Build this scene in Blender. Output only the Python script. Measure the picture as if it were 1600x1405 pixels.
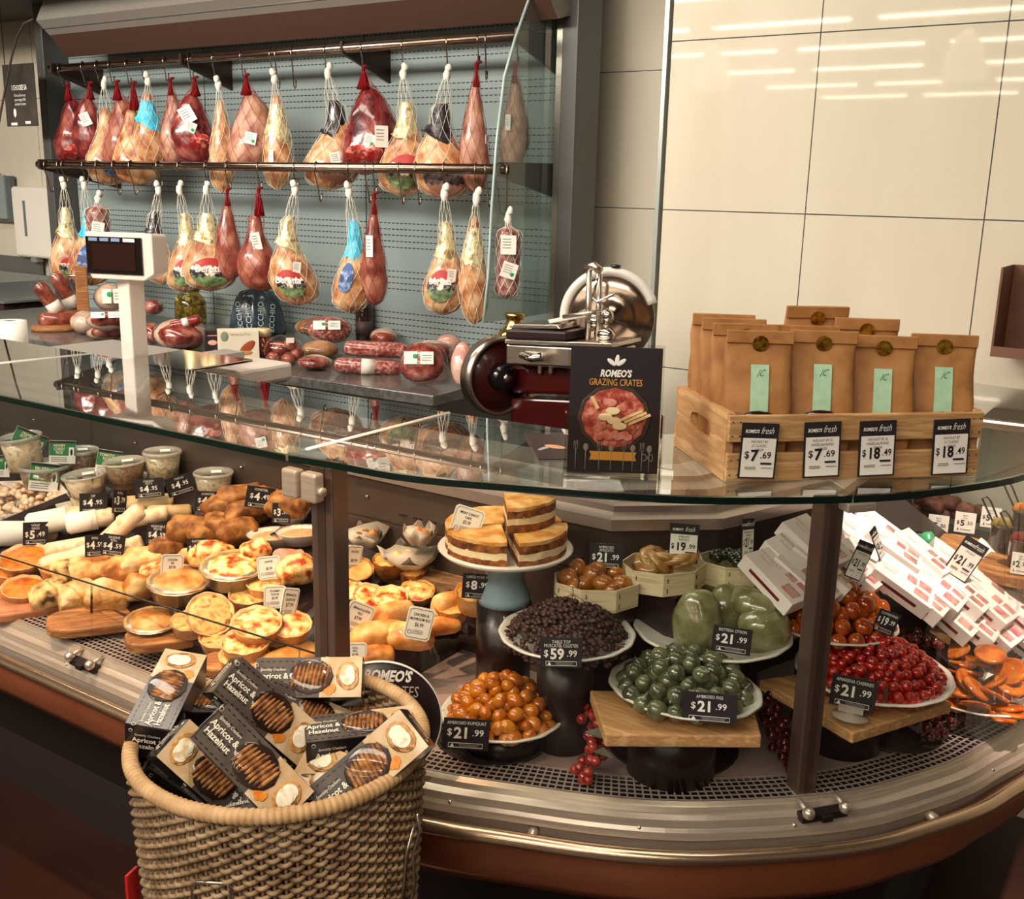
import bpy, math, random
from math import sin, cos, pi, radians, sqrt, atan2, hypot
from mathutils import Vector, Matrix, noise
S = bpy.context.scene
COL = S.collection
for o in list(bpy.data.objects): bpy.data.objects.remove(o)
random.seed(7)

# ------------------------------------------------------------------ camera
FOC, EYE = 1650.0, 1.62
YAW, PITCH, ROLL = radians(33.4), radians(13.8), radians(1.33)
Dv = Vector((-sin(YAW)*cos(PITCH), cos(YAW)*cos(PITCH), -sin(PITCH)))
_r0 = Vector((cos(YAW), sin(YAW), 0)); _u0 = _r0.cross(Dv)
Rv = _r0*cos(ROLL) + _u0*sin(ROLL)
Uv = _u0*cos(ROLL) - _r0*sin(ROLL)
CAM = Vector((0, 0, EYE))
cd = bpy.data.cameras.new('camera'); cam = bpy.data.objects.new('camera', cd); COL.objects.link(cam)
cd.sensor_fit = 'HORIZONTAL'; cd.sensor_width = 36; cd.lens = FOC/1600*36
cd.clip_start = 0.05; cd.clip_end = 80
mw = Matrix.Identity(4)
for i in range(3):
    mw[i][0] = Rv[i]; mw[i][1] = Uv[i]; mw[i][2] = -Dv[i]; mw[i][3] = CAM[i]
cam.matrix_world = mw
S.camera = cam
S.view_settings.view_transform = 'Standard'
S.view_settings.look = 'None'
S.view_settings.exposure = 0.0
S.view_settings.gamma = 1.0

# ------------------------------------------------------------------ world and lamps
w = bpy.data.worlds.new('world'); S.world = w; w.use_nodes = True
w.node_tree.nodes['Background'].inputs[0].default_value = (1.0, 0.72, 0.56, 1)
w.node_tree.nodes['Background'].inputs[1].default_value = 0.10

def area(name, loc, target, size, power, col, spread=180):
    d = bpy.data.lights.new(name, 'AREA'); d.shape = 'RECTANGLE'; d.size, d.size_y = size
    d.energy = power; d.color = col; d.spread = radians(spread)
    o = bpy.data.objects.new(name, d); COL.objects.link(o); o.location = loc
    o.rotation_euler = (Vector(target)-Vector(loc)).to_track_quat('-Z', 'Y').to_euler()
    return o
def spot(name, loc, target, power, col, ang, blend=.5, r=.04):
    d = bpy.data.lights.new(name, 'SPOT'); d.energy = power; d.color = col; d.spot_size = radians(ang)
    d.spot_blend = blend; d.shadow_soft_size = r
    o = bpy.data.objects.new(name, d); COL.objects.link(o); o.location = loc
    o.rotation_euler = (Vector(target)-Vector(loc)).to_track_quat('-Z', 'Y').to_euler()
    return o
WARM = (1.0, .90, .76)
area('overhead_light', (-3.2, 1.7, 3.15), (-3.2, 1.9, 0), (3.6, .4), 45, WARM)
area('overhead_light', (-.6, 1.2, 3.15), (-.6, 1.5, 0), (2.2, .4), 15, WARM)
area('overhead_light', (-1.2, -1.6, 3.15), (-1.2, 0, 1), (5, .5), 85, WARM)
area('overhead_light', (-3.4, -1.0, 3.1), (-3.5, 3.3, 1.55), (3.4, .5), 62, (1, .95, .86), 95)  # added lamp without a known fixture, aimed to brighten the ham cabinet
spot('ceiling_spotlight', (-1.9, .75, 3.1), (-1.70, 1.50, .75), 300, (1, .60, .36), 34, .6)
spot('ceiling_spotlight', (-1.2, .6, 3.1), (-1.32, 1.52, .75), 170, (1, .60, .36), 24, .7)
spot('ceiling_spotlight', (.35, 1.9, 3.1), (-.36, 2.26, .85), 620, (1, .74, .66), 22, .6)
spot('ceiling_spotlight', (-.2, .3, 3.1), (-1.05, 1.0, .85), 95, (1, .80, .58), 24, .6)

# ------------------------------------------------------------------ helpers
def lin(h):
    c = [int(h[i:i+2], 16)/255 for i in (0, 2, 4)]
    return tuple(x/12.92 if x <= .04045 else ((x+.055)/1.055)**2.4 for x in c) + (1,)

MATS = {}
def mat(name, c1, c2=None, c3=None, scale=60, rough=.5, metal=0, bump=0, coat=0, sss=0, trans=0, emit=0,
        detail=4, lo=.35, hi=.65, stretch=None, spec=.5, bscale=None, alpha=1, ior=1.45, sheen=0):
    if name in MATS: return MATS[name]
    m = bpy.data.materials.new(name); m.use_nodes = True; MATS[name] = m
    nt = m.node_tree; b = nt.nodes['Principled BSDF']
    b.inputs['Base Color'].default_value = lin(c1)
    b.inputs['Roughness'].default_value = rough
    b.inputs['Metallic'].default_value = metal
    b.inputs['Coat Weight'].default_value = coat
    b.inputs['Coat Roughness'].default_value = .08
    b.inputs['Specular IOR Level'].default_value = spec
    b.inputs['Transmission Weight'].default_value = trans
    b.inputs['IOR'].default_value = ior
    b.inputs['Alpha'].default_value = alpha
    if sss:
        b.inputs['Subsurface Weight'].default_value = sss
        b.inputs['Subsurface Radius'].default_value = (1, .45, .2)
        b.inputs['Subsurface Scale'].default_value = .012
    if emit:
        b.inputs['Emission Color'].default_value = lin(c1); b.inputs['Emission Strength'].default_value = emit
    if c2 or bump:
        tc = nt.nodes.new('ShaderNodeTexCoord'); oi = nt.nodes.new('ShaderNodeObjectInfo')
        va = nt.nodes.new('ShaderNodeVectorMath'); va.operation = 'MULTIPLY_ADD'
        nt.links.new(oi.outputs['Random'], va.inputs[0]); va.inputs[1].default_value = (3.1, 5.7, 2.3)
        nt.links.new(tc.outputs['Object'], va.inputs[2])
        src = va.outputs[0]
        if stretch:
            mp = nt.nodes.new('ShaderNodeVectorMath'); mp.operation = 'MULTIPLY'; mp.inputs[1].default_value = stretch
            nt.links.new(src, mp.inputs[0]); src = mp.outputs[0]
        nz = nt.nodes.new('ShaderNodeTexNoise'); nz.inputs['Scale'].default_value = scale; nz.inputs['Detail'].default_value = detail
        nt.links.new(src, nz.inputs['Vector'])
        if c2:
            cr = nt.nodes.new('ShaderNodeValToRGB'); e = cr.color_ramp.elements
            e[0].position = lo; e[0].color = lin(c1); e[1].position = hi; e[1].color = lin(c3 or c2)
            if c3:
                x = e.new((lo+hi)/2); x.color = lin(c2)
            nt.links.new(nz.outputs['Fac'], cr.inputs[0]); nt.links.new(cr.outputs[0], b.inputs['Base Color'])
        if bump:
            n2 = nz
            if bscale:
                n2 = nt.nodes.new('ShaderNodeTexNoise'); n2.inputs['Scale'].default_value = bscale; nt.links.new(src, n2.inputs['Vector'])
            bp = nt.nodes.new('ShaderNodeBump'); bp.inputs['Strength'].default_value = bump; bp.inputs['Distance'].default_value = .004
            nt.links.new(n2.outputs['Fac'], bp.inputs['Height']); nt.links.new(bp.outputs[0], b.inputs['Normal'])
    return m

def clear(name, tint='ffffff', refl=1.0, rough=.0, ior=1.45, milk=0, milkcol='ffffff'):
    """thin clear sheet: see-through with fresnel mirror, optionally milky"""
    if name in MATS: return MATS[name]
    m = bpy.data.materials.new(name); m.use_nodes = True; MATS[name] = m
    nt = m.node_tree; nt.nodes.clear(); N = nt.nodes.new
    out = N('ShaderNodeOutputMaterial'); t = N('ShaderNodeBsdfTransparent'); t.inputs[0].default_value = lin(tint)
    g = N('ShaderNodeBsdfGlossy'); g.inputs['Roughness'].default_value = rough
    fr = N('ShaderNodeFresnel'); fr.inputs['IOR'].default_value = ior
    mu = N('ShaderNodeMath'); mu.operation = 'MULTIPLY'; mu.inputs[1].default_value = refl; mu.use_clamp = True
    ge = N('ShaderNodeNewGeometry'); fb = N('ShaderNodeMath'); fb.operation = 'SUBTRACT'; fb.inputs[0].default_value = 1
    nt.links.new(ge.outputs['Backfacing'], fb.inputs[1])
    fm = N('ShaderNodeMath'); fm.operation = 'MULTIPLY'; nt.links.new(fr.outputs[0], fm.inputs[0]); nt.links.new(fb.outputs[0], fm.inputs[1])
    nt.links.new(fm.outputs[0], mu.inputs[0])
    a = t.outputs[0]
    if milk:
        d = N('ShaderNodeBsdfDiffuse'); d.inputs[0].default_value = lin(milkcol)
        x = N('ShaderNodeMixShader'); x.inputs[0].default_value = milk
        nt.links.new(a, x.inputs[1]); nt.links.new(d.outputs[0], x.inputs[2]); a = x.outputs[0]
    mx = N('ShaderNodeMixShader'); nt.links.new(mu.outputs[0], mx.inputs[0]); nt.links.new(a, mx.inputs[1]); nt.links.new(g.outputs[0], mx.inputs[2])
    nt.links.new(mx.outputs[0], out.inputs[0])
    return m

_tx = {}
def text_geo(s, bold=0.0):
    k = (s, bold)
    if k in _tx: return _tx[k]
    cu = bpy.data.curves.new('t', 'FONT'); cu.body = s; cu.align_x = 'CENTER'; cu.align_y = 'CENTER'
    cu.resolution_u = 2; cu.offset = bold
    ob = bpy.data.objects.new('t', cu); COL.objects.link(ob)
    dg = bpy.context.evaluated_depsgraph_get(); me = ob.evaluated_get(dg).to_mesh()
    r = ([v.co.copy() for v in me.vertices], [tuple(p.vertices) for p in me.polygons])
    ob.evaluated_get(dg).to_mesh_clear()
    bpy.data.objects.remove(ob); bpy.data.curves.remove(cu)
    _tx[k] = r
    return r

def T(x=0, y=0, z=0): return Matrix.Translation((x, y, z))
def RX(a): return Matrix.Rotation(a, 4, 'X')
def RY(a): return Matrix.Rotation(a, 4, 'Y')
def RZ(a): return Matrix.Rotation(a, 4, 'Z')
I4 = Matrix.Identity(4)

class MB:
    def __init__(s): s.v = []; s.f = []; s.m = []; s.s = []; s.M = I4
    def add(s, vs, fs, mi=0, sm=False, M=None):
        b = len(s.v); X = s.M @ M if M is not None else s.M
        s.v += [X @ Vector(v) for v in vs]
        s.f += [tuple(b+i for i in f) for f in fs]; s.m += [mi]*len(fs); s.s += [sm]*len(fs)
        return s
    def box(s, c, d, mi=0, M=None):
        x, y, z = c; a, b, e = d[0]/2, d[1]/2, d[2]/2
        vs = [(x+i*a, y+j*b, z+k*e) for k in (-1, 1) for j in (-1, 1) for i in (-1, 1)]
        return s.add(vs, [(0, 2, 3, 1), (4, 5, 7, 6), (0, 1, 5, 4), (2, 6, 7, 3), (0, 4, 6, 2), (1, 3, 7, 5)], mi, False, M)
    def quad(s, a, b, c, d, mi=0, M=None): return s.add([a, b, c, d], [(0, 1, 2, 3)], mi, False, M)
    def lathe(s, prof, n=24, c=(0, 0, 0), mi=0, sx=1, sy=1, sm=True, M=None, fn=None):
        vs = []; fs = []; K = len(prof)
        for j, (r, z) in enumerate(prof):
            for i in range(n):
                a = 2*pi*i/n
                p = Vector((c[0]+r*cos(a)*sx, c[1]+r*sin(a)*sy, c[2]+z))
                if fn: p = fn(p, a, j/(K-1))
                vs.append(p)
        for j in range(K-1):
            for i in range(n):
                fs.append((j*n+i, j*n+(i+1) % n, (j+1)*n+(i+1) % n, (j+1)*n+i))
        if prof[0][0] > 1e-6: fs.append(tuple(range(n-1, -1, -1)))
        if prof[-1][0] > 1e-6: fs.append(tuple((K-1)*n+i for i in range(n)))
        return s.add(vs, fs, mi, sm, M)
    def ball(s, c, r, n=14, k=8, mi=0, M=None, lump=0, freq=30, seed=0, flat=None):
        if not hasattr(r, '__len__'): r = (r, r, r)
        sd = Vector((seed*1.7, seed*.9, seed*2.3))
        def fn(p, a, t):
            q = Vector((p.x*r[0], p.y*r[1], p.z*r[2]))
            if lump: q *= 1+lump*noise.noise(q*freq+sd)
            if flat is not None and q.z < flat: q.z = flat
            return q+Vector(c)
        return s.lathe([(max(sin(pi*j/k), 0), -cos(pi*j/k)) for j in range(k+1)], n, (0, 0, 0), mi, 1, 1, True, M, fn)
    def tube(s, pts, r, n=8, mi=0, closed=False, M=None, cap=True):
        P = [Vector(p) for p in pts]; L = len(P); vs = []; fs = []
        up = None
        for i in range(L):
            a = P[(i-1) % L] if (closed or i > 0) else P[i]
            b = P[(i+1) % L] if (closed or i < L-1) else P[i]
            t = (b-a)
            t = t.normalized() if t.length > 1e-9 else Vector((0, 0, 1))
            if up is None: up = Vector((0, 0, 1)) if abs(t.z) < .9 else Vector((1, 0, 0))
            x = up-t*up.dot(t)
            if x.length < 1e-5: x = t.orthogonal()
            x.normalize(); up = x
            y = t.cross(x); rr = r[i] if hasattr(r, '__len__') else r
            vs += [P[i]+(x*cos(2*pi*k/n)+y*sin(2*pi*k/n))*rr for k in range(n)]
        for i in range(L if closed else L-1):
            j = (i+1) % L
            for k in range(n):
                fs.append((i*n+k, i*n+(k+1) % n, j*n+(k+1) % n, j*n+k))
        if cap and not closed:
            fs.append(tuple(range(n-1, -1, -1))); fs.append(tuple((L-1)*n+k for k in range(n)))
        return s.add(vs, fs, mi, True, M)
    def cyl(s, a, b, r, n=16, mi=0, r2=None, M=None, sm=True):
        return s.tube([a, b], [r, r if r2 is None else r2], n, mi, False, M)
    def prism(s, poly, z0, z1, mi=0, M=None, sm=False):
        n = len(poly)
        vs = [(x, y, z0) for x, y in poly]+[(x, y, z1) for x, y in poly]
        fs = [tuple(range(n-1, -1, -1)), tuple(range(n, 2*n))]
        fs += [(i, (i+1) % n, n+(i+1) % n, n+i) for i in range(n)]
        return s.add(vs, fs, mi, sm, M)
    def sweep(s, path, prof, mi=0, sm=False, M=None, close=False):
        """prof: list of 3D-point functions applied per path index -> rows"""
        rows = [prof(p) for p in path]; k = len(rows[0])
        vs = [v for r in rows for v in r]; fs = []
        for i in range(len(rows)-1):
            for j in range(k if close else k-1):
                fs.append((i*k+j, (i+1)*k+j, (i+1)*k+(j+1) % k, i*k+(j+1) % k))
        if close:
            fs.append(tuple(range(k))); fs.append(tuple((len(rows)-1)*k+j for j in range(k-1, -1, -1)))
        return s.add(vs, fs, mi, sm, M)
    def text(s, t, c, size, mi=0, M=None, sx=1.0, bold=0.0, shear=0.0):
        """text in the local XZ plane facing -Y, centred at c"""
        vs, fs = text_geo(t, bold)
        X = T(*c) @ Matrix(((size*sx, size*shear, 0, 0), (0, 0, -1, 0), (0, size, 0, 0), (0, 0, 0, 1)))
        return s.add(vs, fs, mi, False, (M @ X) if M is not None else X)
    def build(s, name, mats, parent=None, bevel=0, seg=2, solid=0, sub=0, loc=None):
        me = bpy.data.meshes.new(name); me.from_pydata([tuple(v) for v in s.v], [], s.f); me.validate()
        if not isinstance(mats, (list, tuple)): mats = [mats]
        for m in mats: me.materials.append(m)
        if len(me.polygons) == len(s.f):
            me.polygons.foreach_set('material_index', s.m); me.polygons.foreach_set('use_smooth', s.s)
        else:
            print('polygon mismatch', name)
        me.update()
        o = bpy.data.objects.new(name, me); COL.objects.link(o)
        if parent: o.parent = parent
        if loc is not None: o.location = loc
        if solid:
            md = o.modifiers.new('s', 'SOLIDIFY'); md.thickness = solid; md.offset = 0
        if bevel:
            md = o.modifiers.new('b', 'BEVEL'); md.width = bevel; md.segments = seg; md.limit_method = 'ANGLE'
        if sub:
            md = o.modifiers.new('u', 'SUBSURF'); md.levels = sub; md.render_levels = sub
        return o

def tag(o, label, cat, group=None, kind=None):
    o['label'] = label; o['category'] = cat
    if group: o['group'] = group
    if kind: o['kind'] = kind
    return o
def thing(name, label, cat, M=None, group=None):
    o = bpy.data.objects.new(name, None); COL.objects.link(o); o.empty_display_size = .02
    if M is not None: o.matrix_world = M
    return tag(o, label, cat, group)
def struct(o): o['kind'] = 'structure'; return o
def dup(src, M, label=None, group=None):
    r = src.copy(); COL.objects.link(r); r.matrix_world = M
    if label: r['label'] = label
    if group: r['group'] = group
    for ch in list(src.children):
        c = ch.copy(); COL.objects.link(c); c.parent = r
        for g in ch.children:
            d = g.copy(); COL.objects.link(d); d.parent = c
    return r

# where a sight line through the photograph meets a real plane of the shop
def ray(px, py): return Dv + Rv*((px-800)/FOC) - Uv*((py-702.5)/FOC)
def atz(px, py, z): v = ray(px, py); return CAM + v*((z-EYE)/v.z)
def aty(px, py, y): v = ray(px, py); return CAM + v*(y/v.y)
def atx(px, py, x): v = ray(px, py); return CAM + v*(x/v.x)
def atd(px, py, d): return CAM + ray(px, py)*d
def depth(p): return (Vector(p)-CAM).dot(Dv)
LS_Y0, LS_Z0, LS_K = 1.34, .705, .30      # the sloping tray of the left-hand case
def tray_k(x): return .30+.22*min(max((-1.35-x)/.35, 0), 1)
def slope(px, py, lift=0):
    v = ray(px, py); k = .4
    for _ in range(12):
        t = (LS_Z0+lift-EYE-k*LS_Y0)/(v.z-k*v.y); k = tray_k((CAM+v*t).x)
    p = CAM+v*t
    return p if p.y < 1.655 else CAM+v*(1.655/v.y)
def face(p):                               # heading that turns local -Y to the shopper
    d = CAM-Vector(p); return atan2(d.x, -d.y)
# ------------------------------------------------------------------ common materials
WHITE = mat('white_paint', 'efe8dc', rough=.4)
PRINT_W = mat('white_print', 'f4efe6', rough=.6)
PRINT_K = mat('black_print', '1c1012', rough=.6)
PRINT_G = mat('grey_print', '8a8480', rough=.6)
STEEL = mat('brushed_steel', 'cdc3b6', 'b8ada2', rough=.28, metal=1, scale=30, stretch=(1, 30, 30))
STEEL_D = mat('dark_steel', '4a403c', rough=.3, metal=1)
CHROME = mat('chrome', 'd8d2c8', rough=.08, metal=1)
GREY = mat('grey_enamel', '7f8483', rough=.4)
BROWN = mat('brown_metal', '4a3b37', rough=.4, metal=.3)
DARK = mat('dark_metal', '1b0f0e', rough=.5)
BLACK = mat('black_card', '221a1e', rough=.45)
GLASS = clear('counter_glass', 'fcfcfa', 1.1)
GLASS_T = clear('counter_top_glass', 'f2f8f5', 2.2, ior=1.5)
EDGE = mat('glass_edge', '0c1c17', rough=.15)
ACRYL = clear('clear_acrylic', 'f6f4f0', 1.6)
WOOD = mat('pale_wood', 'c99b68', 'b58555', 'd8ac78', rough=.6, scale=9, stretch=(1, 7, 12), bump=.15)
WOODD = mat('board_wood', 'a8703f', '8a5630', 'c08850', rough=.5, scale=9, stretch=(1, 8, 12), bump=.15)
WOODB = mat('shelf_wood', '8a6448', '6d4a34', 'a07a58', rough=.55, scale=8, stretch=(1, 9, 12), bump=.15)

# ------------------------------------------------------------------ the room
def tile_mat(name, c1, c2, ox, oz, w, h):
    m = mat(name, c1, c2, scale=2.2, rough=.03, stretch=(2.2, 1, .5), coat=0, lo=.3, hi=.7)
    nt = m.node_tree; b = nt.nodes['Principled BSDF']
    tc = nt.nodes.new('ShaderNodeTexCoord'); sx = nt.nodes.new('ShaderNodeSeparateXYZ'); nt.links.new(tc.outputs['Object'], sx.inputs[0])
    prev = None
    for ax, off, per in (('X', ox, w), ('Z', oz, h)):
        a = nt.nodes.new('ShaderNodeMath'); a.operation = 'SUBTRACT'; a.inputs[1].default_value = off-.5*per; nt.links.new(sx.outputs[ax], a.inputs[0])
        d = nt.nodes.new('ShaderNodeMath'); d.operation = 'DIVIDE'; d.inputs[1].default_value = per; nt.links.new(a.outputs[0], d.inputs[0])
        f = nt.nodes.new('ShaderNodeMath'); f.operation = 'FRACT'; nt.links.new(d.outputs[0], f.inputs[0])
        g = nt.nodes.new('ShaderNodeMath'); g.operation = 'SUBTRACT'; g.inputs[1].default_value = .5; nt.links.new(f.outputs[0], g.inputs[0])
        h2 = nt.nodes.new('ShaderNodeMath'); h2.operation = 'ABSOLUTE'; nt.links.new(g.outputs[0], h2.inputs[0])
        l = nt.nodes.new('ShaderNodeMath'); l.operation = 'LESS_THAN'; l.inputs[1].default_value = .0016/per; nt.links.new(h2.outputs[0], l.inputs[0])
        if prev is None: prev = l
        else:
            mx = nt.nodes.new('ShaderNodeMath'); mx.operation = 'MAXIMUM'; nt.links.new(prev.outputs[0], mx.inputs[0]); nt.links.new(l.outputs[0], mx.inputs[1]); prev = mx
    src = b.inputs['Base Color'].links[0].from_socket
    mc = nt.nodes.new('ShaderNodeMix'); mc.data_type = 'RGBA'
    nt.links.new(prev.outputs[0], mc.inputs[0]); nt.links.new(src, mc.inputs[6]); mc.inputs[7].default_value = lin('4c4d49')
    nt.links.new(mc.outputs[2], b.inputs['Base Color'])
    return m
TILE = tile_mat('cream_tile', 'd3c9b4', 'dcd3bf', -.972, 1.5745, .456, .4655)
TILE2 = tile_mat('cream_tile_recess', 'cfc6b3', 'd6cdba', -2.6, 1.566, 1.4, .47)
CEIL = mat('ceiling_paint', '8d7d71', rough=.8)
FLOORM = mat('brown_floor', '3a2219', '301b14', scale=3, rough=.35, coat=.2)
YW, YR = 2.9, 3.5
struct(MB().box((.9, YW+.06, 1.7), (4.6, .12, 3.4)).build('wall_right', TILE))
struct(MB().box((-4.2, YR+.06, 1.7), (7.6, .12, 3.4)).build('wall_back', TILE2))
struct(MB().box((-8.0, -2, 1.7), (.12, 12, 3.4)).build('wall_left', mat('left_paint', 'cfc4b2', rough=.6)))
struct(MB().box((-2.4, -6, -.05), (12, 20, .1)).build('floor', FLOORM))
struct(MB().box((-2.4, -6.5, 3.45), (12, 20.4, .1)).build('ceiling', CEIL))
struct(MB().box((-1.415, YW+.055, 1.7), (.012, .13, 3.4)).build('trim_1', mat('corner_trim', 'c8cdc9', rough=.25, metal=.6)))
struct(MB().box((-5.2, 3.0, 2.78), (6.6, .9, .72)).build('trim_2', mat('bulkhead_paint', '4a3a33', rough=.7)))
# strip lights of the shop ceiling, mirrored in the tiles
TUBE = mat('strip_light_glow', 'fff2d8', emit=30)
src = None
for r, y in enumerate((-3.2, -5.4, -7.4, -9.5, -11.7, -13.8)):
    for k in range(6):
        M = T(-6.2+1.75*k+.25*(r % 3), y, 3.4)
        lb = 'white linear strip light on the shop ceiling, mirrored in the cream wall tiles'
        if src is None:
            src = thing('strip_light', lb, 'ceiling light', M, 'ceiling strip lights')
            MB().box((0, 0, -.02), (1.5, .10, .04)).build('housing', WHITE, src)
            MB().box((0, 0, -.05), (1.45, .07, .02)).build('diffuser', TUBE, src)
        else: dup(src, M)
for i, (px, py) in enumerate(((1113, 118), (1508, 100))):
    v = ray(px, py); t = 7.2/v.y; p = CAM+v*t; y = 2*YW-7.2
    l = thing('pendant_lamp', 'white dome pendant lamp, mirrored %s in the tiled wall' % ('above the wooden crate', 'near the top right corner')[i], 'pendant lamp', T(p.x, y, p.z), 'pendant lamps')
    MB().lathe([(.02, .2), (.05, .17), (.11, .06), (.13, -.06), (.12, -.10)], 24).build('lamp_shade', mat('lamp_shade_white', 'fff0dc', emit=1.6), l, solid=.004)
    MB().cyl((0, 0, .2), (0, 0, 3.4-p.z), .006).build('cord', DARK, l)

# ------------------------------------------------------------------ ham display cabinet
PANEL_Y = 3.3
PANEL = mat('cabinet_panel', '8a9796', '929e9b', scale=3, rough=.38)
def add_slots(m):
    nt = m.node_tree; b = nt.nodes['Principled BSDF']
    tc = nt.nodes.new('ShaderNodeTexCoord'); sx = nt.nodes.new('ShaderNodeSeparateXYZ'); nt.links.new(tc.outputs['Object'], sx.inputs[0])
    def ma(op, a, b2):
        n = nt.nodes.new('ShaderNodeMath'); n.operation = op
        for i, q in enumerate((a, b2)):
            if q is None: continue
            if isinstance(q, (int, float)): n.inputs[i].default_value = q
            else: nt.links.new(q, n.inputs[i])
        return n.outputs[0]
    x, z = sx.outputs['X'], sx.outputs['Z']
    dash = ma('LESS_THAN', ma('FRACT', ma('DIVIDE', x, .021), None), .72)
    row = ma('LESS_THAN', ma('FRACT', ma('DIVIDE', z, .0235), None), .17)
    band = ma('LESS_THAN', ma('FRACT', ma('DIVIDE', ma('ADD', z, .03), .1763), None), .62)
    f = ma('MULTIPLY', ma('MULTIPLY', dash, row), band)
    mc = nt.nodes.new('ShaderNodeMix'); mc.data_type = 'RGBA'
    nt.links.new(f, mc.inputs[0]); nt.links.new(b.inputs['Base Color'].links[0].from_socket, mc.inputs[6]); mc.inputs[7].default_value = lin('2a2422')
    nt.links.new(mc.outputs[2], b.inputs['Base Color'])
add_slots(PANEL)
cab = thing('wall_display_cabinet', 'tall open grey wall cabinet with slotted back panels and two rails of hanging hams', 'display cabinet', I4)
xs = (-4.80, aty(322, 200, PANEL_Y).x, aty(571, 200, PANEL_Y).x, -1.93)
for a, b in zip(xs[:-1], xs[1:]):
    MB().box(((a+b)/2, PANEL_Y+.01, 1.58), (b-a-.006, .02, 1.44)).build('back_panel', PANEL, cab)
MB().box((-3.36, PANEL_Y+.03, 1.5), (2.9, .02, 1.9)).build('backing', DARK, cab)
HOODM = mat('hood_grey', '8b847c', rough=.5)
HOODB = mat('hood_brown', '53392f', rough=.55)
m = MB()
xl, xr = -4.50, -1.90
pr = [(3.0, 2.40), (2.95, 2.296), (3.01, 2.243), (3.09, 2.158), (3.33, 2.22), (3.33, 2.40)]
q = [(xl, y, z) for y, z in pr] + [(xr, y, z) for y, z in pr]
fs = [(i, (i+1) % 6, 6+(i+1) % 6, 6+i) for i in range(6)] + [(5, 4, 3, 2, 1, 0), (6, 7, 8, 9, 10, 11)]
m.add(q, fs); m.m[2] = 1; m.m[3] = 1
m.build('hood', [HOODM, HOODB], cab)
MB().box(((xl+xr)/2, 2.982, 2.268), (xr-xl, .006, .006)).build('hood_trim', mat('hood_trim', 'a09a92', rough=.3, metal=.7), cab)
for x, n in ((-4.83, 'side_column'), (-1.90, 'side_frame')):
    MB().box((x, PANEL_Y-.05, 1.45), (.06, .16, 2.0)).build(n, mat('column_grey', '5d5a57', rough=.4, metal=.3), cab, bevel=.004)
MB().box((-1.945, PANEL_Y-.11, 1.5), (.022, .02, 1.75)).build('frame_strip', STEEL, cab)
RAILM = mat('rail_steel', 'a58f80', rough=.22, metal=1)
RU_Y, RU_Z, RL_Y, RL_Z = 3.05, 2.108, 2.9, 1.684
MB().cyl((-4.57, RU_Y, RU_Z), (-1.98, RU_Y, RU_Z), .017, 14).build('rail', RAILM, cab)
MB().cyl((-4.49, RL_Y, RL_Z), (-1.96, RL_Y, RL_Z), .017, 14).build('rail', RAILM, cab)
for Y, Z, L in ((RU_Y, RU_Z, (-4.54, -3.66, -2.78, -2.02)), (RL_Y, RL_Z, (-4.46, -1.98))):
    for x in L:
        m = MB(); m.add([(x-.006, Y-.02, Z-.02), (x-.006, Y-.02, Z+.022), (x-.006, PANEL_Y, Z+.03), (x-.006, PANEL_Y, Z-.10)] + [(x+.006, Y-.02, Z-.02), (x+.006, Y-.02, Z+.022), (x+.006, PANEL_Y, Z+.03), (x+.006, PANEL_Y, Z-.10)],
              [(0, 1, 2, 3), (7, 6, 5, 4), (0, 4, 5, 1), (1, 5, 6, 2), (2, 6, 7, 3), (3, 7, 4, 0)])
        m.build('bracket', mat('bracket_brown', '4b3a34', rough=.4, metal=.5), cab)
# curved end glass
gx = -1.97; pts = []
for px, py in ((826, 0), (805, 60), (788, 120), (776, 220), (768, 330), (763, 430), (755, 505)):
    p = atx(px, py, gx); pts.append((p.y, p.z))
pts = [(pts[0][0]-.0, 2.3)] + pts
n = len(pts); m = MB()
for k in range(n-1):
    (y0, z0), (y1, z1) = pts[k], pts[k+1]
    m.quad((gx, y0, z0), (gx, 3.24, z0), (gx, 3.24, z1), (gx, y1, z1))
m.build('end_glass', clear('end_glass', 'd4dcd8', 1.6, milk=.10, milkcol='c9d0cc'), cab, solid=.006)
MB().tube([(gx, y, z) for y, z in pts], .005, 6).build('glass_edge', mat('pale_glass_edge', 'a9bcb6', rough=.15), cab)

# bench below the hams
BZ = 1.0
def bench_y(x): return 2.53 + (x+2.0)*.055
BTOP = mat('stone_bench', '4e4a47', '6b6662', scale=45, rough=.25, coat=.3)
b = thing('back_bench', 'long dark stone topped service bench below the hanging hams', 'bench', I4)
pl = [(-4.88, bench_y(-4.88)), (-1.965, bench_y(-1.965)), (-1.965, 3.27), (-4.88, 3.27)]
MB().prism(pl, BZ-.035, BZ).build('worktop', BTOP, b, bevel=.004)
pl2 = [(-4.88, bench_y(-4.88)+.02), (-1.97, bench_y(-1.97)+.02), (-1.97, 3.27), (-4.88, 3.27)]
MB().prism(pl2, 0, BZ-.035).build('front_panel', mat('bench_front', '49403e', rough=.35, metal=.2), b)
MB().prism([(x, y-.015) for x, y in pl[:2]]+[(x, y+.02) for x, y in pl[1::-1]], BZ-.075, BZ-.037).build('edge_strip', mat('bench_strip', '6a615d', rough=.3, metal=.6), b)
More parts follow.
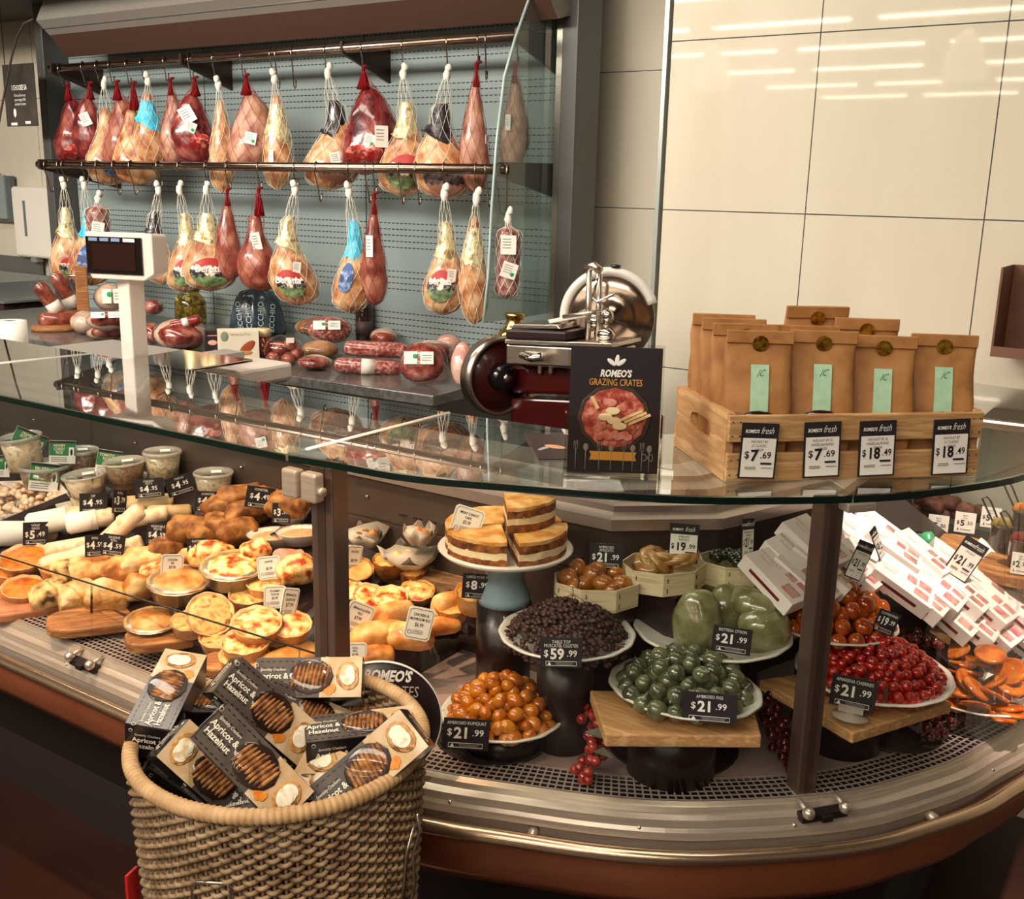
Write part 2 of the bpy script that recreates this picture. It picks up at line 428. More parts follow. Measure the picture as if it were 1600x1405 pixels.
# ------------------------------------------------------------------ hanging hams
NETW = mat('white_net', 'f0e9da', rough=.7); NETR = mat('red_net', '9c2226', rough=.6)
FOILS = {'gold': mat('gold_foil', 'd2ba84', 'ecdcae', '9c8050', rough=.25, metal=.35, scale=40, bump=.9),
         'black': mat('black_foil', '1d181b', '3a3338', rough=.2, scale=40, bump=.8, coat=.4),
         'cyan': mat('cyan_foil', '25a9cf', '58d2ee', rough=.3, scale=40, bump=.8)}
MEATS = {'tan': mat('cured_ham_tan', '9a5a35', 'c98f5f', 'e0b98c', rough=.35, scale=22, bump=.5, coat=.4),
         'pink': mat('cured_ham_pink', '8a5040', 'b07a64', 'c79a80', rough=.4, scale=18, bump=.5, coat=.3),
         'dark': mat('cured_ham_dark', '3f1013', '7a2a2a', 'a05a4e', rough=.2, scale=16, bump=.4, coat=.8),
         'rose': mat('cured_ham_rose', '6e2c24', '96503f', 'b0765e', rough=.3, scale=16, bump=.4, coat=.5),
         'salami': mat('netted_salami', '6b2f2c', '8f5048', 'b08a80', rough=.35, scale=45, coat=.5)}
LABELW = mat('paper_label', 'efe9df', rough=.5)
BADGES = {'cut': [mat('cut_red', '8f1a18', 'c04038', 'e0a090', scale=50, rough=.15, coat=.8), mat('cut_red2', 'a02020', '6a1416', 'd07a68', scale=45, rough=.15, coat=.8), mat('cut_dark', '6a1416', '8f1a18', scale=60, rough=.15, coat=.8), mat('cut_brown', '4a1012', '7a2a22', scale=50, rough=.2, coat=.8)],
          'red': [mat('badge_red', 'b0302c'), mat('badge_cream', 'eadfce', 'b0302c', scale=70, lo=.5, hi=.6), mat('badge_black', '1f1a1a', '8a8078', scale=90, lo=.5, hi=.62), mat('badge_green', '8aa06a', '4c5a3c', scale=60)],
          'blue': [mat('badge_blue', '2a4f8d'), mat('badge_pale_blue', '9fb2cf', '2f5896', scale=50), mat('badge_navy', '1f3566'), mat('badge_navy2', '24406f', '7f97bd', scale=80)],
          'brown': [mat('badge_tan', 'b88a70'), mat('badge_dark', '2c2222', '8a7a74', scale=70), mat('badge_dark2', '241c1c', '6e5a55', scale=70), mat('badge_tan2', '9c6a58')]}
PROF = {'ham': [(.23, 0), (.245, .17), (.32, .27), (.42, .35), (.52, .52), (.63, .80), (.75, .98), (.82, 1), (.9, .92), (.96, .66), (1, 0)],
        'slim': [(.15, 0), (.165, .22), (.28, .42), (.45, .72), (.62, .96), (.76, 1), (.88, .86), (.96, .55), (1, 0)],
        'vac': [(.17, 0), (.19, .22), (.3, .5), (.45, .78), (.62, .97), (.75, 1), (.87, .9), (.95, .64), (1, 0)],
        'salami': [(.13, 0), (.15, .5), (.19, .88), (.23, 1), (.9, 1), (.96, .8), (1, 0)]}
def interp(pr, t):
    if t <= pr[0][0]: return pr[0][1]
    for (a, x), (b, y) in zip(pr[:-1], pr[1:]):
        if t <= b:
            u = (t-a)/(b-a); return x+(y-x)*u
    return pr[-1][1]
def hang(px, y0, y1, wpx, Y, kind, meat, net, foil, label, badge=None, papers=(), bend=0, foilr=(.235, .55), txt=None, cat='ham'):
    p = aty(px, y0, Y); d = depth(p); L = (y1-y0)*d/FOC*1.03; W = wpx*d/FOC/2*1.1
    root = thing({'salami': 'hanging_salami'}.get(kind, 'hanging_ham'), label, {'salami': 'salami'}.get(kind, cat), T(*p) @ RZ(face(p)), 'hams and salami on the cabinet rails')
    pr = PROF[kind]; flat = .72 if kind != 'salami' else 1
    sd = px*.37
    def P(t, a, off=0, lump=.16 if kind == 'vac' else .09):
        r = interp(pr, t)*W; z = -t*L
        k = 1+lump*noise.noise(Vector((cos(a)*2+sd, sin(a)*2, t*5)))
        return Vector((bend*W*sin(pi*min(t*1.1, 1))+(r*k+off)*cos(a), (r*k*flat+off)*sin(a), z))
    ts = [pr[0][0]+(1-pr[0][0])*(i/22) for i in range(23)]
    def skin(mb, t0, t1, a0, a1, nt_, na, off, mi=0, closed=True):
        vs = []; fs = []
        for i in range(nt_+1):
            t = t0+(t1-t0)*i/nt_
            for j in range(na if closed else na+1):
                vs.append(P(t, a0+(a1-a0)*j/na, off))
        k = na if closed else na+1
        for i in range(nt_):
            for j in range(na):
                j2 = (j+1) % k
                fs.append((i*k+j, (i+1)*k+j, (i+1)*k+j2, i*k+j2))
        mb.add(vs, fs, mi, True)
    m = MB(); skin(m, pr[0][0], 1, 0, 2*pi, 22, 20, 0); m.build('meat', MEATS[meat], root)
    if foil:
        m = MB(); skin(m, foilr[0]+.01, foilr[1], 0, 2*pi, 10, 20, .003)
        for q in m.v: q.z -= (q.x*.5+.012*sin(q.x*300+sd)*.5)*max(0, (-q.z/L-.35)/.2)
        m.build('shank_wrap', FOILS[foil], root)
    # netting
    nm = NETW if net == 'white' else NETR
    m = MB(); n = 9 if net == 'white' else 9
    for s in (1, -1):
        for k in range(n):
            pts = [Vector((0, 0, 0))]
            for i in range(1, 21):
                t = .05+.95*i/20*.995
                q = P(t, 2*pi*k/n+s*t*3.2, .0045)
                if t < pr[0][0]+.02: q.x *= .6; q.y *= .6
                c = max(interp(pr, t)*W, .004+.30*W*min(t/.3, 1)*(t < .9))
                e = interp(pr, t)*W
                if c > e: q.x += (c-e)*cos(2*pi*k/n+s*t*3.2); q.y += (c-e)*sin(2*pi*k/n+s*t*3.2)
                pts.append(q)
            m.tube(pts, (.0009 if net == 'white' else .0007), 3, cap=False)
    m.build('netting', nm, root)
    m = MB()
    if net == 'white':
        m.ball((0, 0, -.012), (.013, .012, .022), 10, 7, lump=.35, freq=90, seed=px)
        m.ball((.006*(-1)**px, -.006, .012), (.012, .008, .014), 8, 6, lump=.4, freq=80, seed=px)
    else:
        m.lathe([(.004, .006), (.007, -.004), (.006, -.02), (.10*W, -.07*L), (.25*W, -(pr[0][0]+.03)*L)], 12)
        m.ball((.006, -.002, .004), (.012, .006, .006), 8, 5, lump=.4, freq=90, seed=px)
    m.build('net_knot' if net == 'white' else 'net_gather', nm if net == 'white' else clear('red_net_cone', 'd05a55', .6, rough=.4, milk=.55, milkcol='8e2024'), root)
    if badge:
        tc_, ac, ht, ha = badge[1:]
        vs = [P(tc_, ac, .007)]; fs = []; mi = []
        NR, NA = 4, 24
        for i in range(1, NR+1):
            for j in range(NA):
                a = 2*pi*j/NA; vs.append(P(tc_-ht*sin(a)*i/NR, ac+ha*cos(a)*i/NR, .007))
        for j in range(NA):
            j2 = (j+1) % NA
            fs.append((0, 1+j2, 1+j)); mi.append(1)
            for i in range(NR-1):
                fs.append((1+i*NA+j, 1+i*NA+j2, 1+(i+1)*NA+j2, 1+(i+1)*NA+j))
                v = sin(2*pi*(j+.5)/NA)*(i+1.5)/NR
                mi.append(0 if v > .45 else (1 if v > .12 else (2 if v > -.25 else 3)))
        m = MB()
        for f, k in zip(fs, mi): m.f.append(f); m.m.append(k); m.s.append(True)
        m.v = vs
        mats = BADGES[badge[0]]+[PRINT_W]
        if txt:
            c = P(tc_-ht*.28, ac, .011); 
            m.text(txt, (c.x, c.y-.004, c.z), W*.42, 4, T(c.x, c.y, c.z) @ RZ(ac+pi/2) @ T(-c.x, -c.y, -c.z), sx=.85, bold=.012)
        m.build('badge', mats, root)
    for (tc_, ac, w_, h_, rot) in papers:
        c = P(tc_, ac, .009)
        m = MB(); X = T(*c) @ RZ(ac+pi/2) @ RY(rot)
        m.box((0, 0, 0), (w_, .001, h_), 0, X)
        for k in range(4): m.box((-w_*.1, -.001, h_*(.3-.15*k)), (w_*.55, .0008, h_*.04), 1, X)
        if rot > .1: m.ball((w_*.25, -.001, -h_*.2), (.007, .0008, .007), 8, 4, 2, X)
        m.build('paper_label', [LABELW, PRINT_G, mat('label_green', '2f9a5a')], root)
    return p
def hook(px, Ypl, Z, tip, label, lean=0):
    p = aty(px, 250, Ypl); x = p.x
    root = T(x, Ypl, Z) @ RZ(radians(25))
    L = max(Z-tip, .06)
    r = .021
    pts = [Vector((0, r*cos(a), r*sin(a))) for a in (radians(-40), 0, radians(50), radians(100), radians(150), radians(180))]
    pts += [Vector((0, -r, -.02)), Vector((lean*.5, -r*.3, -L*.5)), Vector((lean, 0, -L+.014))]
    pts += [Vector((lean, .012-.012*cos(a), -L+.012-.012*sin(a))) for a in (radians(40), radians(90), radians(140), radians(185))]
    pts.append(Vector((lean, .026, -L+.03)))
    pts = [q.copy() for q in pts]
    o = MB().tube(pts, .0026, 6).build('meat_hook', mat('hook_steel', '9a8a7c', rough=.2, metal=1))
    o.matrix_world = root
    tag(o, label, 'hook', 'steel hooks on the ham rails')
UP = [
 (105, 132, 250, 52, 'vac', 'dark', 'red', None, 'dark red vacuum packed ham at the far left of the upper rail', ('cut', .84, -1.5, .1, .6), [(.5, -1.4, .035, .05, .05)]),
 (140, 130, 249, 47, 'vac', 'dark', 'red', None, 'dark red netted ham with slanted white label, second on the upper rail', None, [(.45, -1.7, .04, .055, -.4)]),
 (162, 128, 281, 60, 'ham', 'tan', 'white', None, 'white netted ham with round blue badge, low behind the upper rail hams', ('blue', .78, -1.3, .14, .6), []),
 (182, 128, 262, 58, 'vac', 'rose', 'red', None, 'broad red netted brown ham left of the cyan wrapped one', None, [(.8, -1.2, .035, .04, .1)]),
 (208, 130, 282, 64, 'ham', 'tan', 'red', None, 'plastic wrapped pale ham with hanging white label beside the cyan wrapped ham', None, [(.62, -1.2, .045, .06, -.3)]),
 (231, 122, 256, 42, 'slim', 'tan', 'white', 'cyan', 'slim ham with cyan wrapped shank on the upper rail', None, []),
 (266, 124, 252, 40, 'slim', 'pink', 'red', None, 'slim pinkish ham in red net left of the big dark ham', None, []),
 (304, 122, 252, 62, 'vac', 'dark', 'red', None, 'big dark red vacuum ham with two white labels under the first hood bracket', ('cut', .76, -1.2, .13, .6), [(.42, -1.75, .055, .065, -.5), (.56, -1.6, .04, .04, .4)]),
 (341, 128, 292, 36, 'slim', 'tan', 'white', None, 'narrow white netted ham between the dark ham and the plump pink ham', None, []),
 (384, 118, 260, 68, 'vac', 'pink', 'red', None, 'plump pink ham in a fine net with one small green dotted label', None, [(.65, -1.7, .045, .045, .2)]),
 (429, 118, 287, 42, 'slim', 'tan', 'white', 'gold', 'slim gold wrapped ham in white net right of the plump pink ham', None, [(.7, -2.0, .02, .045, 0)]),
 (512, 110, 287, 80, 'ham', 'tan', 'white', 'black', 'ham with black wrapped shank and white label left of the big red ham', ('brown', .83, -1.45, .1, .6), [(.73, -1.5, .045, .045, -.2)]),
 (568, 105, 264, 82, 'vac', 'dark', 'red', None, 'large glossy red ham with square white labels in the middle of the upper rail', ('cut', .82, -1.7, .11, .7), [(.64, -1.25, .05, .075, 0), (.68, -1.6, .042, .045, .3)]),
 (630, 110, 297, 76, 'ham', 'tan', 'white', 'gold', 'gold wrapped ham with large red and black badge on the upper rail', ('red', .8, -1.57, .14, .75), []),
 (698, 112, 302, 86, 'ham', 'tan', 'white', 'black', 'black wrapped ham with large oval brown badge on the upper rail', ('brown', .84, -1.57, .13, .7), []),
 (745, 99, 290, 42, 'slim', 'pink', 'red', None, 'long slim pink ham with red net top left of the end glass', None, [(.58, -.6, .02, .03, 0)]),
 (805, 100, 256, 40, 'slim', 'pink', 'red', None, 'slim pink ham seen behind the end glass on the upper rail', None, [(.55, -2.1, .02, .05, 0)])]
LOW = [
 (99, 285, 437, 50, 'ham', 'tan', 'white', 'gold', 'gold wrapped ham at the far left of the lower rail', ('red', .83, -1.5, .1, .6), []),
 (131, 285, 441, 58, 'ham', 'tan', 'white', 'cyan', 'cyan wrapped ham with round blue badge on the lower rail', ('blue', .72, -1.5, .15, .8), []),
 (152, 307, 402, 32, 'salami', 'salami', 'white', None, 'fat netted salami with white label just above the scale display', None, [(.5, -1.6, .05, .06, .2)]),
 (247, 292, 440, 48, 'ham', 'tan', 'white', 'black', 'black wrapped ham half hidden behind the scale display', None, []),
 (280, 292, 452, 50, 'ham', 'tan', 'white', 'gold', 'gold wrapped ham directly right of the scale display', ('red', .8, -1.7, .13, .6), [(.7, -1.5, .03, .03, .3)]),
 (322, 292, 450, 76, 'ham', 'tan', 'white', 'gold', 'wide gold wrapped ham with red badge left of the two red netted hams', ('red', .8, -1.57, .14, .75), []),
 (355, 296, 432, 36, 'slim', 'rose', 'red', None, 'slim rosy ham with red net beside the wide gold wrapped ham', None, []),
 (404, 295, 450, 62, 'ham', 'rose', 'red', None, 'rosy ham with tilted white label above the dark lettered bag', None, [(.5, -1.55, .035, .065, -.2)]),
 (461, 292, 472, 68, 'ham', 'tan', 'white', 'gold', 'gold wrapped ham with red badge hanging alone in mid rail', ('red', .8, -1.75, .12, .6), [(.66, -1.3, .03, .04, .1)]),
 (545, 295, 484, 56, 'ham', 'tan', 'white', 'cyan', 'cyan wrapped ham with narrow blue badge on the lower rail', ('blue', .7, -2.0, .12, .4), []),
 (585, 303, 472, 36, 'slim', 'rose', 'red', None, 'slim red netted ham with tall white label beside the cyan wrapped ham', None, [(.46, -1.9, .025, .075, 0)]),
 (694, 298, 487, 62, 'ham', 'tan', 'white', 'gold', 'gold wrapped ham with red badge left of the end glass', ('red', .75, -1.8, .13, .65), [(.66, -1.3, .03, .04, .1)]),
 (744, 305, 502, 42, 'slim', 'tan', 'white', 'gold', 'slim gold wrapped ham right by the end glass edge', None, []),
 (794, 335, 462, 34, 'salami', 'salami', 'white', None, 'slim netted salami on a string behind the end glass', None, [(.35, -1.6, .05, .06, 0), (.65, -1.5, .05, .05, .3)])]
for i, (a, Y, Z) in enumerate([(a, RU_Y, RU_Z) for a in UP]+[(a, RL_Y, RL_Z) for a in LOW]):
    kw = {}
    if 'badge' in a[8] and a[9] and a[9][0] == 'red' and a[3] > 60: kw['txt'] = 'Beretta'
    bend = (-.35, .3, 0, .15, -.2)[i % 5] if a[4] in ('ham',) else ((.3, -.25, .15)[i % 3] if a[4] == 'vac' else (.12, -.12)[i % 2])
    p = hang(a[0], a[1], a[2], a[3], Y-.01, *a[4:9], badge=a[9], papers=a[10], bend=bend, **kw)
    nm = a[8].split(' ham')[0].split(' salami')[0]
    hook(a[0], Y, Z, p.z-.002, 'steel hook holding the ' + (a[8] if len(a[8].split()) <= 12 else ' '.join(a[8].split()[:12])))
for k, (px, d) in enumerate(((437, 'empty steel hook on the upper rail above the slim gold wrapped ham'), (462, 'empty steel hook left of the black wrapped ham on the upper rail'), (757, 'second empty hook beside the long slim pink ham'))):
    hook(px, RU_Y, RU_Z, RU_Z-.13, d)
for k, (px, d) in enumerate(((72, 'first empty hook at the far left end of the lower rail'), (92, 'second empty hook at the left end of the lower rail'),
        (178, 'empty hook on the lower rail below the blue badged ham'), (204, 'empty hook on the lower rail above the scale display'), (494, 'empty hook below the black wrapped ham of the lower rail'),
        (572, 'double bent empty hook above the slim red netted ham'), (624, 'empty hook in front of the large red and black badge'), (650, 'empty hook right of the large red and black badge'), (760, 'empty hook below the long slim pink ham'))):
    hook(px, RL_Y, RL_Z, RL_Z-.12, d, .01)

# ------------------------------------------------------------------ things on the bench
FILM = clear('vacuum_film', 'fbf7f4', 1.5, rough=.06)
MEATR = mat('vacuum_meat', '5a1f1c', '8c3a32', 'b8786a', rough=.25, scale=28, bump=.4, coat=.6)
MEATP = mat('ham_slice', 'c98a80', 'd9a597', 'e4c0b2', rough=.3, scale=14, coat=.5)
SALM = mat('salami_skin', '6a2c22', '8a4032', 'a5604e', rough=.35, scale=30, bump=.3, coat=.4)
MARB = mat('salami_cut', '7c3230', 'a5544e', 'd0a79c', rough=.35, scale=90, coat=.4)
FAT = mat('meat_fat', 'e0c9b4', 'cda792', rough=.35, scale=30, coat=.4)
def on_bench(px, py, z=BZ): return atz(px, py, z)
def small_label(root, c, w_, h_, rx, rz=0, green=True):
    m = MB(); X = T(*c) @ RZ(rz) @ RX(rx)
    m.box((-w_*.27, 0, 0), (w_*.44, .0012, h_), 0, X); m.box((w_*.27, 0, 0), (w_*.44, .0012, h_), 0, X)
    for k in range(3): m.box((w_*.27, -.001, h_*(.2-.2*k)), (w_*.32, .0008, h_*.05), 1, X)
    if green: m.ball((-w_*.12, -.001, h_*.12), (h_*.2, .0008, h_*.2), 8, 4, 2, X)
    m.build('paper_label', [LABELW, PRINT_G, mat('label_green', '2f9a5a')], root)
def pack(px, py, wpx, hpx, label, name='vacuum_pack', meat=MEATR, rz=0, dep=.12, tilt=0, lab=None, lift=0, cat='meat pack', fat=True, grp='packed meats on the bench'):
    p = on_bench(px, py, BZ+lift); s = depth(p)/FOC; W, Hh = wpx*s/2, hpx*s
    r = thing(name, label, cat, T(*p) @ RZ(face(p)+rz) @ T(0, 0, Hh/2) @ RX(tilt), grp)
    MB().ball((0, 0, 0), (W*.9, dep/2, Hh*.46), 22, 12, lump=.16, freq=16, seed=px).build('meat', meat, r)
    if fat: MB().ball((0, .006, 0), (W*.93, dep*.42, Hh*.485), 22, 10, lump=.1, freq=14, seed=px+3).build('fat_rim', FAT, r)
    MB().ball((0, 0, 0), (W, dep*.56, Hh*.5), 22, 10, lump=.13, freq=19, seed=px+9).build('film', FILM, r)
    if lab: small_label(r, (lab[0]*W, -dep*.56, lab[1]*Hh), lab[2]*s, lab[3]*s, -.1)
    return r
def sausage(px, py, wpx, hpx, label, m1=SALM, rz=0, roll=0, lift=0, n=1, lab=True, cat='salami', grp='salamis on the bench'):
    p = on_bench(px, py, BZ+lift); s = depth(p)/FOC; L, r = wpx*s, hpx*s/2
    t = thing('salami', label, cat, T(*p) @ RZ(face(p)+rz) @ T(0, 0, r) @ RY(roll), grp)
    pr = [(0, -.5), (.5, -.49), (.85, -.46), (1, -.40), (1.02, 0), (1, .40), (.85, .46), (.5, .49), (0, .5)]
    MB().lathe([(a*r, b*L) for a, b in pr], 18, M=RY(pi/2)).build('meat', m1, t)
    if lab: MB().lathe([(r*1.04, -.1*L), (r*1.04, .1*L)], 18, M=RY(pi/2)).build('paper_band', LABELW, t)
    MB().lathe([(a*r*1.1, b*L*1.03) for a, b in pr], 18, M=RY(pi/2)).build('film', FILM, t)
    return t
sausage(97, 513, 66, 26, 'netted dark red roast lying at the far left end of the bench', lab=False, rz=.2)
# carving stand with post
p = on_bench(88, 516); s = depth(p)/FOC
t = thing('ham_stand', 'wooden ham carving stand with upright post at the left of the bench', 'ham stand', T(*p) @ RZ(face(p)), None)
MB().lathe([(0, 0), (.075, 0), (.08, .01), (.075, .02), (0, .02)], 24, sx=1.25).build('base_board', WOODD, t)
MB().box((.115, .1, .13), (.05, .035, .26)).build('post', WOODD, t, bevel=.004)
MB().cyl((.06, .09, .22), (.17, .09, .22), .006, 8).build('screw', STEEL, t)
for k, (px, py, L, roll, lb) in enumerate(((82, 502, 66, 1.05, 'front salami in film with white band on the carving stand'), (108, 497, 74, 1.15, 'longer salami in film leaning beside it on the carving stand'))):
    p = on_bench(px, py, BZ+.03); s = depth(p)/FOC
    t = thing('salami', lb, 'salami', T(*p) @ RZ(face(p)) @ T(0, 0, L*s*.46) @ RY(roll), 'salamis on the bench')
    LL, r = L*s, .03
    pr = [(0, -.5), (.6, -.49), (.95, -.44), (1, -.3), (1, .3), (.95, .44), (.6, .49), (0, .5)]
    MB().lathe([(a*r, b*LL) for a, b in pr], 16, M=RY(pi/2)).build('meat', SALM, t)
    MB().lathe([(r*1.05, .02*LL), (r*1.05, .26*LL)], 16, M=RY(pi/2)).build('paper_band', LABELW, t)
    MB().lathe([(a*r*1.15, b*LL*1.12) for a, b in pr], 16, M=RY(pi/2)).build('film', FILM, t)
pack(136, 522, 48, 36, 'round cloudy film wrapped meat ball right of the carving stand', meat=FAT)
pack(168, 531, 62, 22, 'lower flat tray pack of dark meat behind the scale post', tilt=-.3)
pack(168, 516, 62, 30, 'upper tray pack with green and white labels behind the scale post', tilt=-.45, lab=(0, 0, 46, 10), lift=.05)
pack(172, 487, 46, 44, 'cloudy film bag with white label standing behind the tray packs', meat=FAT, lab=(.2, .1, 30, 22), lift=.06)
pack(240, 492, 34, 26, 'dry dark meat knuckle right of the scale post', lift=.07, fat=False)
pack(238, 537, 28, 34, 'small red meat pack low beside the scale post', fat=False)
pack(284, 547, 88, 48, 'big dark red vacuum pack with crumpled film left of the small black box', dep=.2)
sausage(290, 512, 48, 15, 'short salami with red and green label on top of the big vacuum pack', rz=.0, roll=-.25, lift=.09, m1=mat('salami_wrapper', 'a03028', '7a1f1c', scale=50))
# jar of olives
p = on_bench(299, 508); s = depth(p)/FOC; rr = 24*s
t = thing('olive_jar', 'large glass jar of pale green olives at the back of the bench', 'jar', T(*p), None)
m = MB(); rnd = random.Random(3)
OL = mat('olive', '8a7a3a', 'a5954e', rough=.3, coat=.5)
for k in range(70):
    a = rnd.random()*2*pi; z = .02+rnd.random()*.10
    m.ball((cos(a)*rr*.8, sin(a)*rr*.8, z), (.011, .011, .013), 8, 6)
m.build('olives', OL, t)['kind'] = 'stuff'
MB().lathe([(0, .003), (rr*.95, .003), (rr, .02), (rr, .105), (rr*.8, .13), (rr*.62, .14), (rr*.62, .155)], 24).build('glass', clear('olive_brine', 'd8c98a', 1.4, milk=.12, milkcol='8a7a42'), t)
MB().lathe([(0, .155), (rr*.68, .155), (rr*.7, .16), (rr*.7, .172), (0, .174)], 24).build('lid', mat('jar_lid', '8a6a34', rough=.3, metal=.8), t)
# small printed boxes
p = on_bench(332, 556); s = depth(p)/FOC
t = thing('gift_box', 'small black upright box with pale oval emblem on the bench', 'box', T(*p) @ RZ(face(p)+.1), None)
MB().box((0, 0, 20*s), (20*s, .05, 40*s)).build('carton', BLACK, t, bevel=.001)
m = MB(); m.ball((0, -.0255, 22*s), (7*s, .0012, 4*s), 16, 6, 0); m.ball((3*s, -.0255, 7*s), (4*s, .0012, 4*s), 12, 6, 1); m.box((0, -.0255, 33*s), (14*s, .001, 1.5*s), 1)
m.build('emblem', [mat('pink_print', 'd8a08c'), mat('rose_print', 'c98a80')], t)
p = on_bench(374, 560); s = depth(p)/FOC
t = thing('picture_box', 'wide white carton printed with a carved ham beside the black box', 'box', T(*p) @ RZ(face(p)+.1), None)
MB().box((0, .02, 22*s), (60*s, .08, 44*s)).build('carton', mat('cream_carton', 'e6d9c2', rough=.5), t, bevel=.001)
m = MB(); m.ball((12*s, -.0205, 18*s), (15*s, .0012, 7*s), 14, 6, 0, T(12*s, 0, 18*s) @ RY(-.7) @ T(-12*s, 0, -18*s)); m.ball((8*s, -.0208, 10*s), (12*s, .0012, 4*s), 14, 6, 1); m.box((-8*s, -.0205, 6*s), (30*s, .001, 2.5*s), 2); m.ball((-22*s, -.0205, 36*s), (6*s, .001, 8*s), 10, 6, 3); m.text('PROSCIUTTO', (2*s, -.0208, 38*s), 5*s, 4)
m.build('printed_ham', [mat('print_ham_red', 'a04a30'), mat('print_ham_tan', 'c98a4a'), BLACK, mat('print_sage', '8c917c'), mat('print_tan', 'b08a5a')], t)
p = on_bench(412, 556); s = depth(p)/FOC
t = thing('preserve_jar', 'squat jar of red preserve with cream lid on the bench', 'jar', T(*p), None)
MB().lathe([(0, 0), (13*s, 0), (16*s, 5*s), (16*s, 20*s), (11*s, 28*s), (10*s, 31*s)], 20).build('preserve', mat('red_preserve', '6a1c14', '8f3422', rough=.15, coat=.8), t)
MB().lathe([(0, 31*s), (12*s, 31*s), (12.5*s, 40*s), (11*s, 43*s), (0, 43*s)], 20).build('lid', mat('cream_lid', 'c9a870', 'e3cfa0', rough=.5), t)
# lettered bag
p = on_bench(403, 522); s = depth(p)/FOC
t = thing('panettone_bag', 'dark gathered bag with tall pale lettering below the rosy ham', 'bag', T(*p) @ RZ(face(p)), None)
def foldfn(q, a, tt):
    k = 1+.07*sin(a*10)*(1-.3*tt); return Vector((q.x*k, q.y*k, q.z))
MB().lathe([(40*s, 0), (42*s, 6*s), (38*s, 30*s), (31*s, 55*s), (24*s, 66*s), (9*s, 71*s), (4*s, 74*s), (10*s, 80*s)], 60, sy=.75, fn=foldfn).build('wrapper', mat('slate_wrapper', '27333b', '3d4d56', rough=.25, scale=20, coat=.5), t)
for k, (x, tx) in enumerate(((-29, 'VECCHIO'), (-14, 'ECCHIO'), (6, 'VECCHIO'), (25, 'ECCHIO'))):
    X = T(x*s*.9, -33*s+abs(x)*s*.28, 28*s) @ RX(-.12) @ RZ(x*.018) @ RY(-pi/2 + x*.004)
    MB().text(tx, (0, 0, 0), 12*s, 0, X, bold=.01).build('lettering', mat('pale_lettering', 'aab6b6'), t)
MB().lathe([(6*s, 70*s), (5*s, 73*s), (6*s, 75*s)], 12).build('tie', mat('gold_tie', 'b9924a', metal=.8, rough=.3), t)
# round salami balls in film
p = on_bench(440, 570); s = depth(p)/FOC
t = thing('salami_bag', 'film bag of round knotted salamis beside the red preserve jar', 'salami', T(*p) @ RZ(face(p)), None)
for k, (x, y, z, r) in enumerate(((-12, 0, 10, 11), (10, -4, 9, 11), (-2, 4, 25, 12), (14, 8, 30, 11), (24, 5, 16, 11))):
    MB().ball((x*s, y*s, z*s), r*s, 14, 10, lump=.1, freq=30, seed=k).build('salami_ball', SALM, t)
MB().ball((3*s, 0, 22*s), (30*s, 22*s, 24*s), 20, 12, lump=.15, freq=16, seed=4).build('film', FILM, t)
MB().box((14*s, -6*s, 39*s), (12*s, .001, 8*s), M=None).build('paper_label', LABELW, t)
pack(500, 526, 84, 30, 'long brown rind ham lying at the back of the meat pile', meat=WOODD, fat=True, dep=.15, lift=.03)
pack(515, 537, 76, 44, 'pale vacuum pack with green and white labels on the meat pile', lab=(-.1, .05, 42, 14), lift=.03, tilt=-.3, meat=MARB)
pack(500, 560, 62, 28, 'piece of ham wrapped in brown paper in the meat pile', meat=mat('rind_brown', '8a5a3a', 'b58a60', rough=.5, scale=20), fat=False)
pack(492, 577, 56, 22, 'small dark vacuum pack at the front edge of the bench')
sausage(588, 558, 100, 24, 'upper long marbled salami in a film sleeve', m1=MARB, roll=.04, lift=.05, lab=False)
sausage(575, 585, 104, 24, 'lower long marbled salami with white label in film', m1=MARB, roll=.06)
pack(600, 542, 46, 30, 'half red ham with white net at the back of the meat pile', meat=mat('red_ham', '8f3020', 'b5523a', rough=.3, scale=20, coat=.5), lift=.0)
p = on_bench(570, 535); s = depth(p)/FOC
t = thing('wine_bottle', 'dark glass bottle standing behind the meat pile', 'bottle', T(*p), None)
MB().lathe([(0, 0), (.036, 0), (.037, .01), (.037, .13), (.03, .16), (.015, .18), (.013, .22)], 20).build('glass', mat('dark_bottle', '2a1412', rough=.1, coat=.6), t)
MB().lathe([(.0375, .03), (.0375, .09)], 20).build('paper_label', mat('bottle_label', '4a3632'), t)
pack(660, 600, 76, 66, 'large vacuum pack with green dotted label at the front of the bench', lab=(-.15, .05, 46, 20), tilt=-.35, dep=.09)
pack(672, 568, 80, 36, 'reddish vacuum pack behind the large labelled one', lift=.0, meat=SALM)
pack(700, 560, 44, 40, 'pink sliced ham pack upright behind the flywheel', meat=MEATP, fat=False, dep=.06)
pack(722, 604, 40, 72, 'tall pink sliced ham pack leaning beside the slicer flywheel', meat=MEATP, fat=False, dep=.06, tilt=-.25)
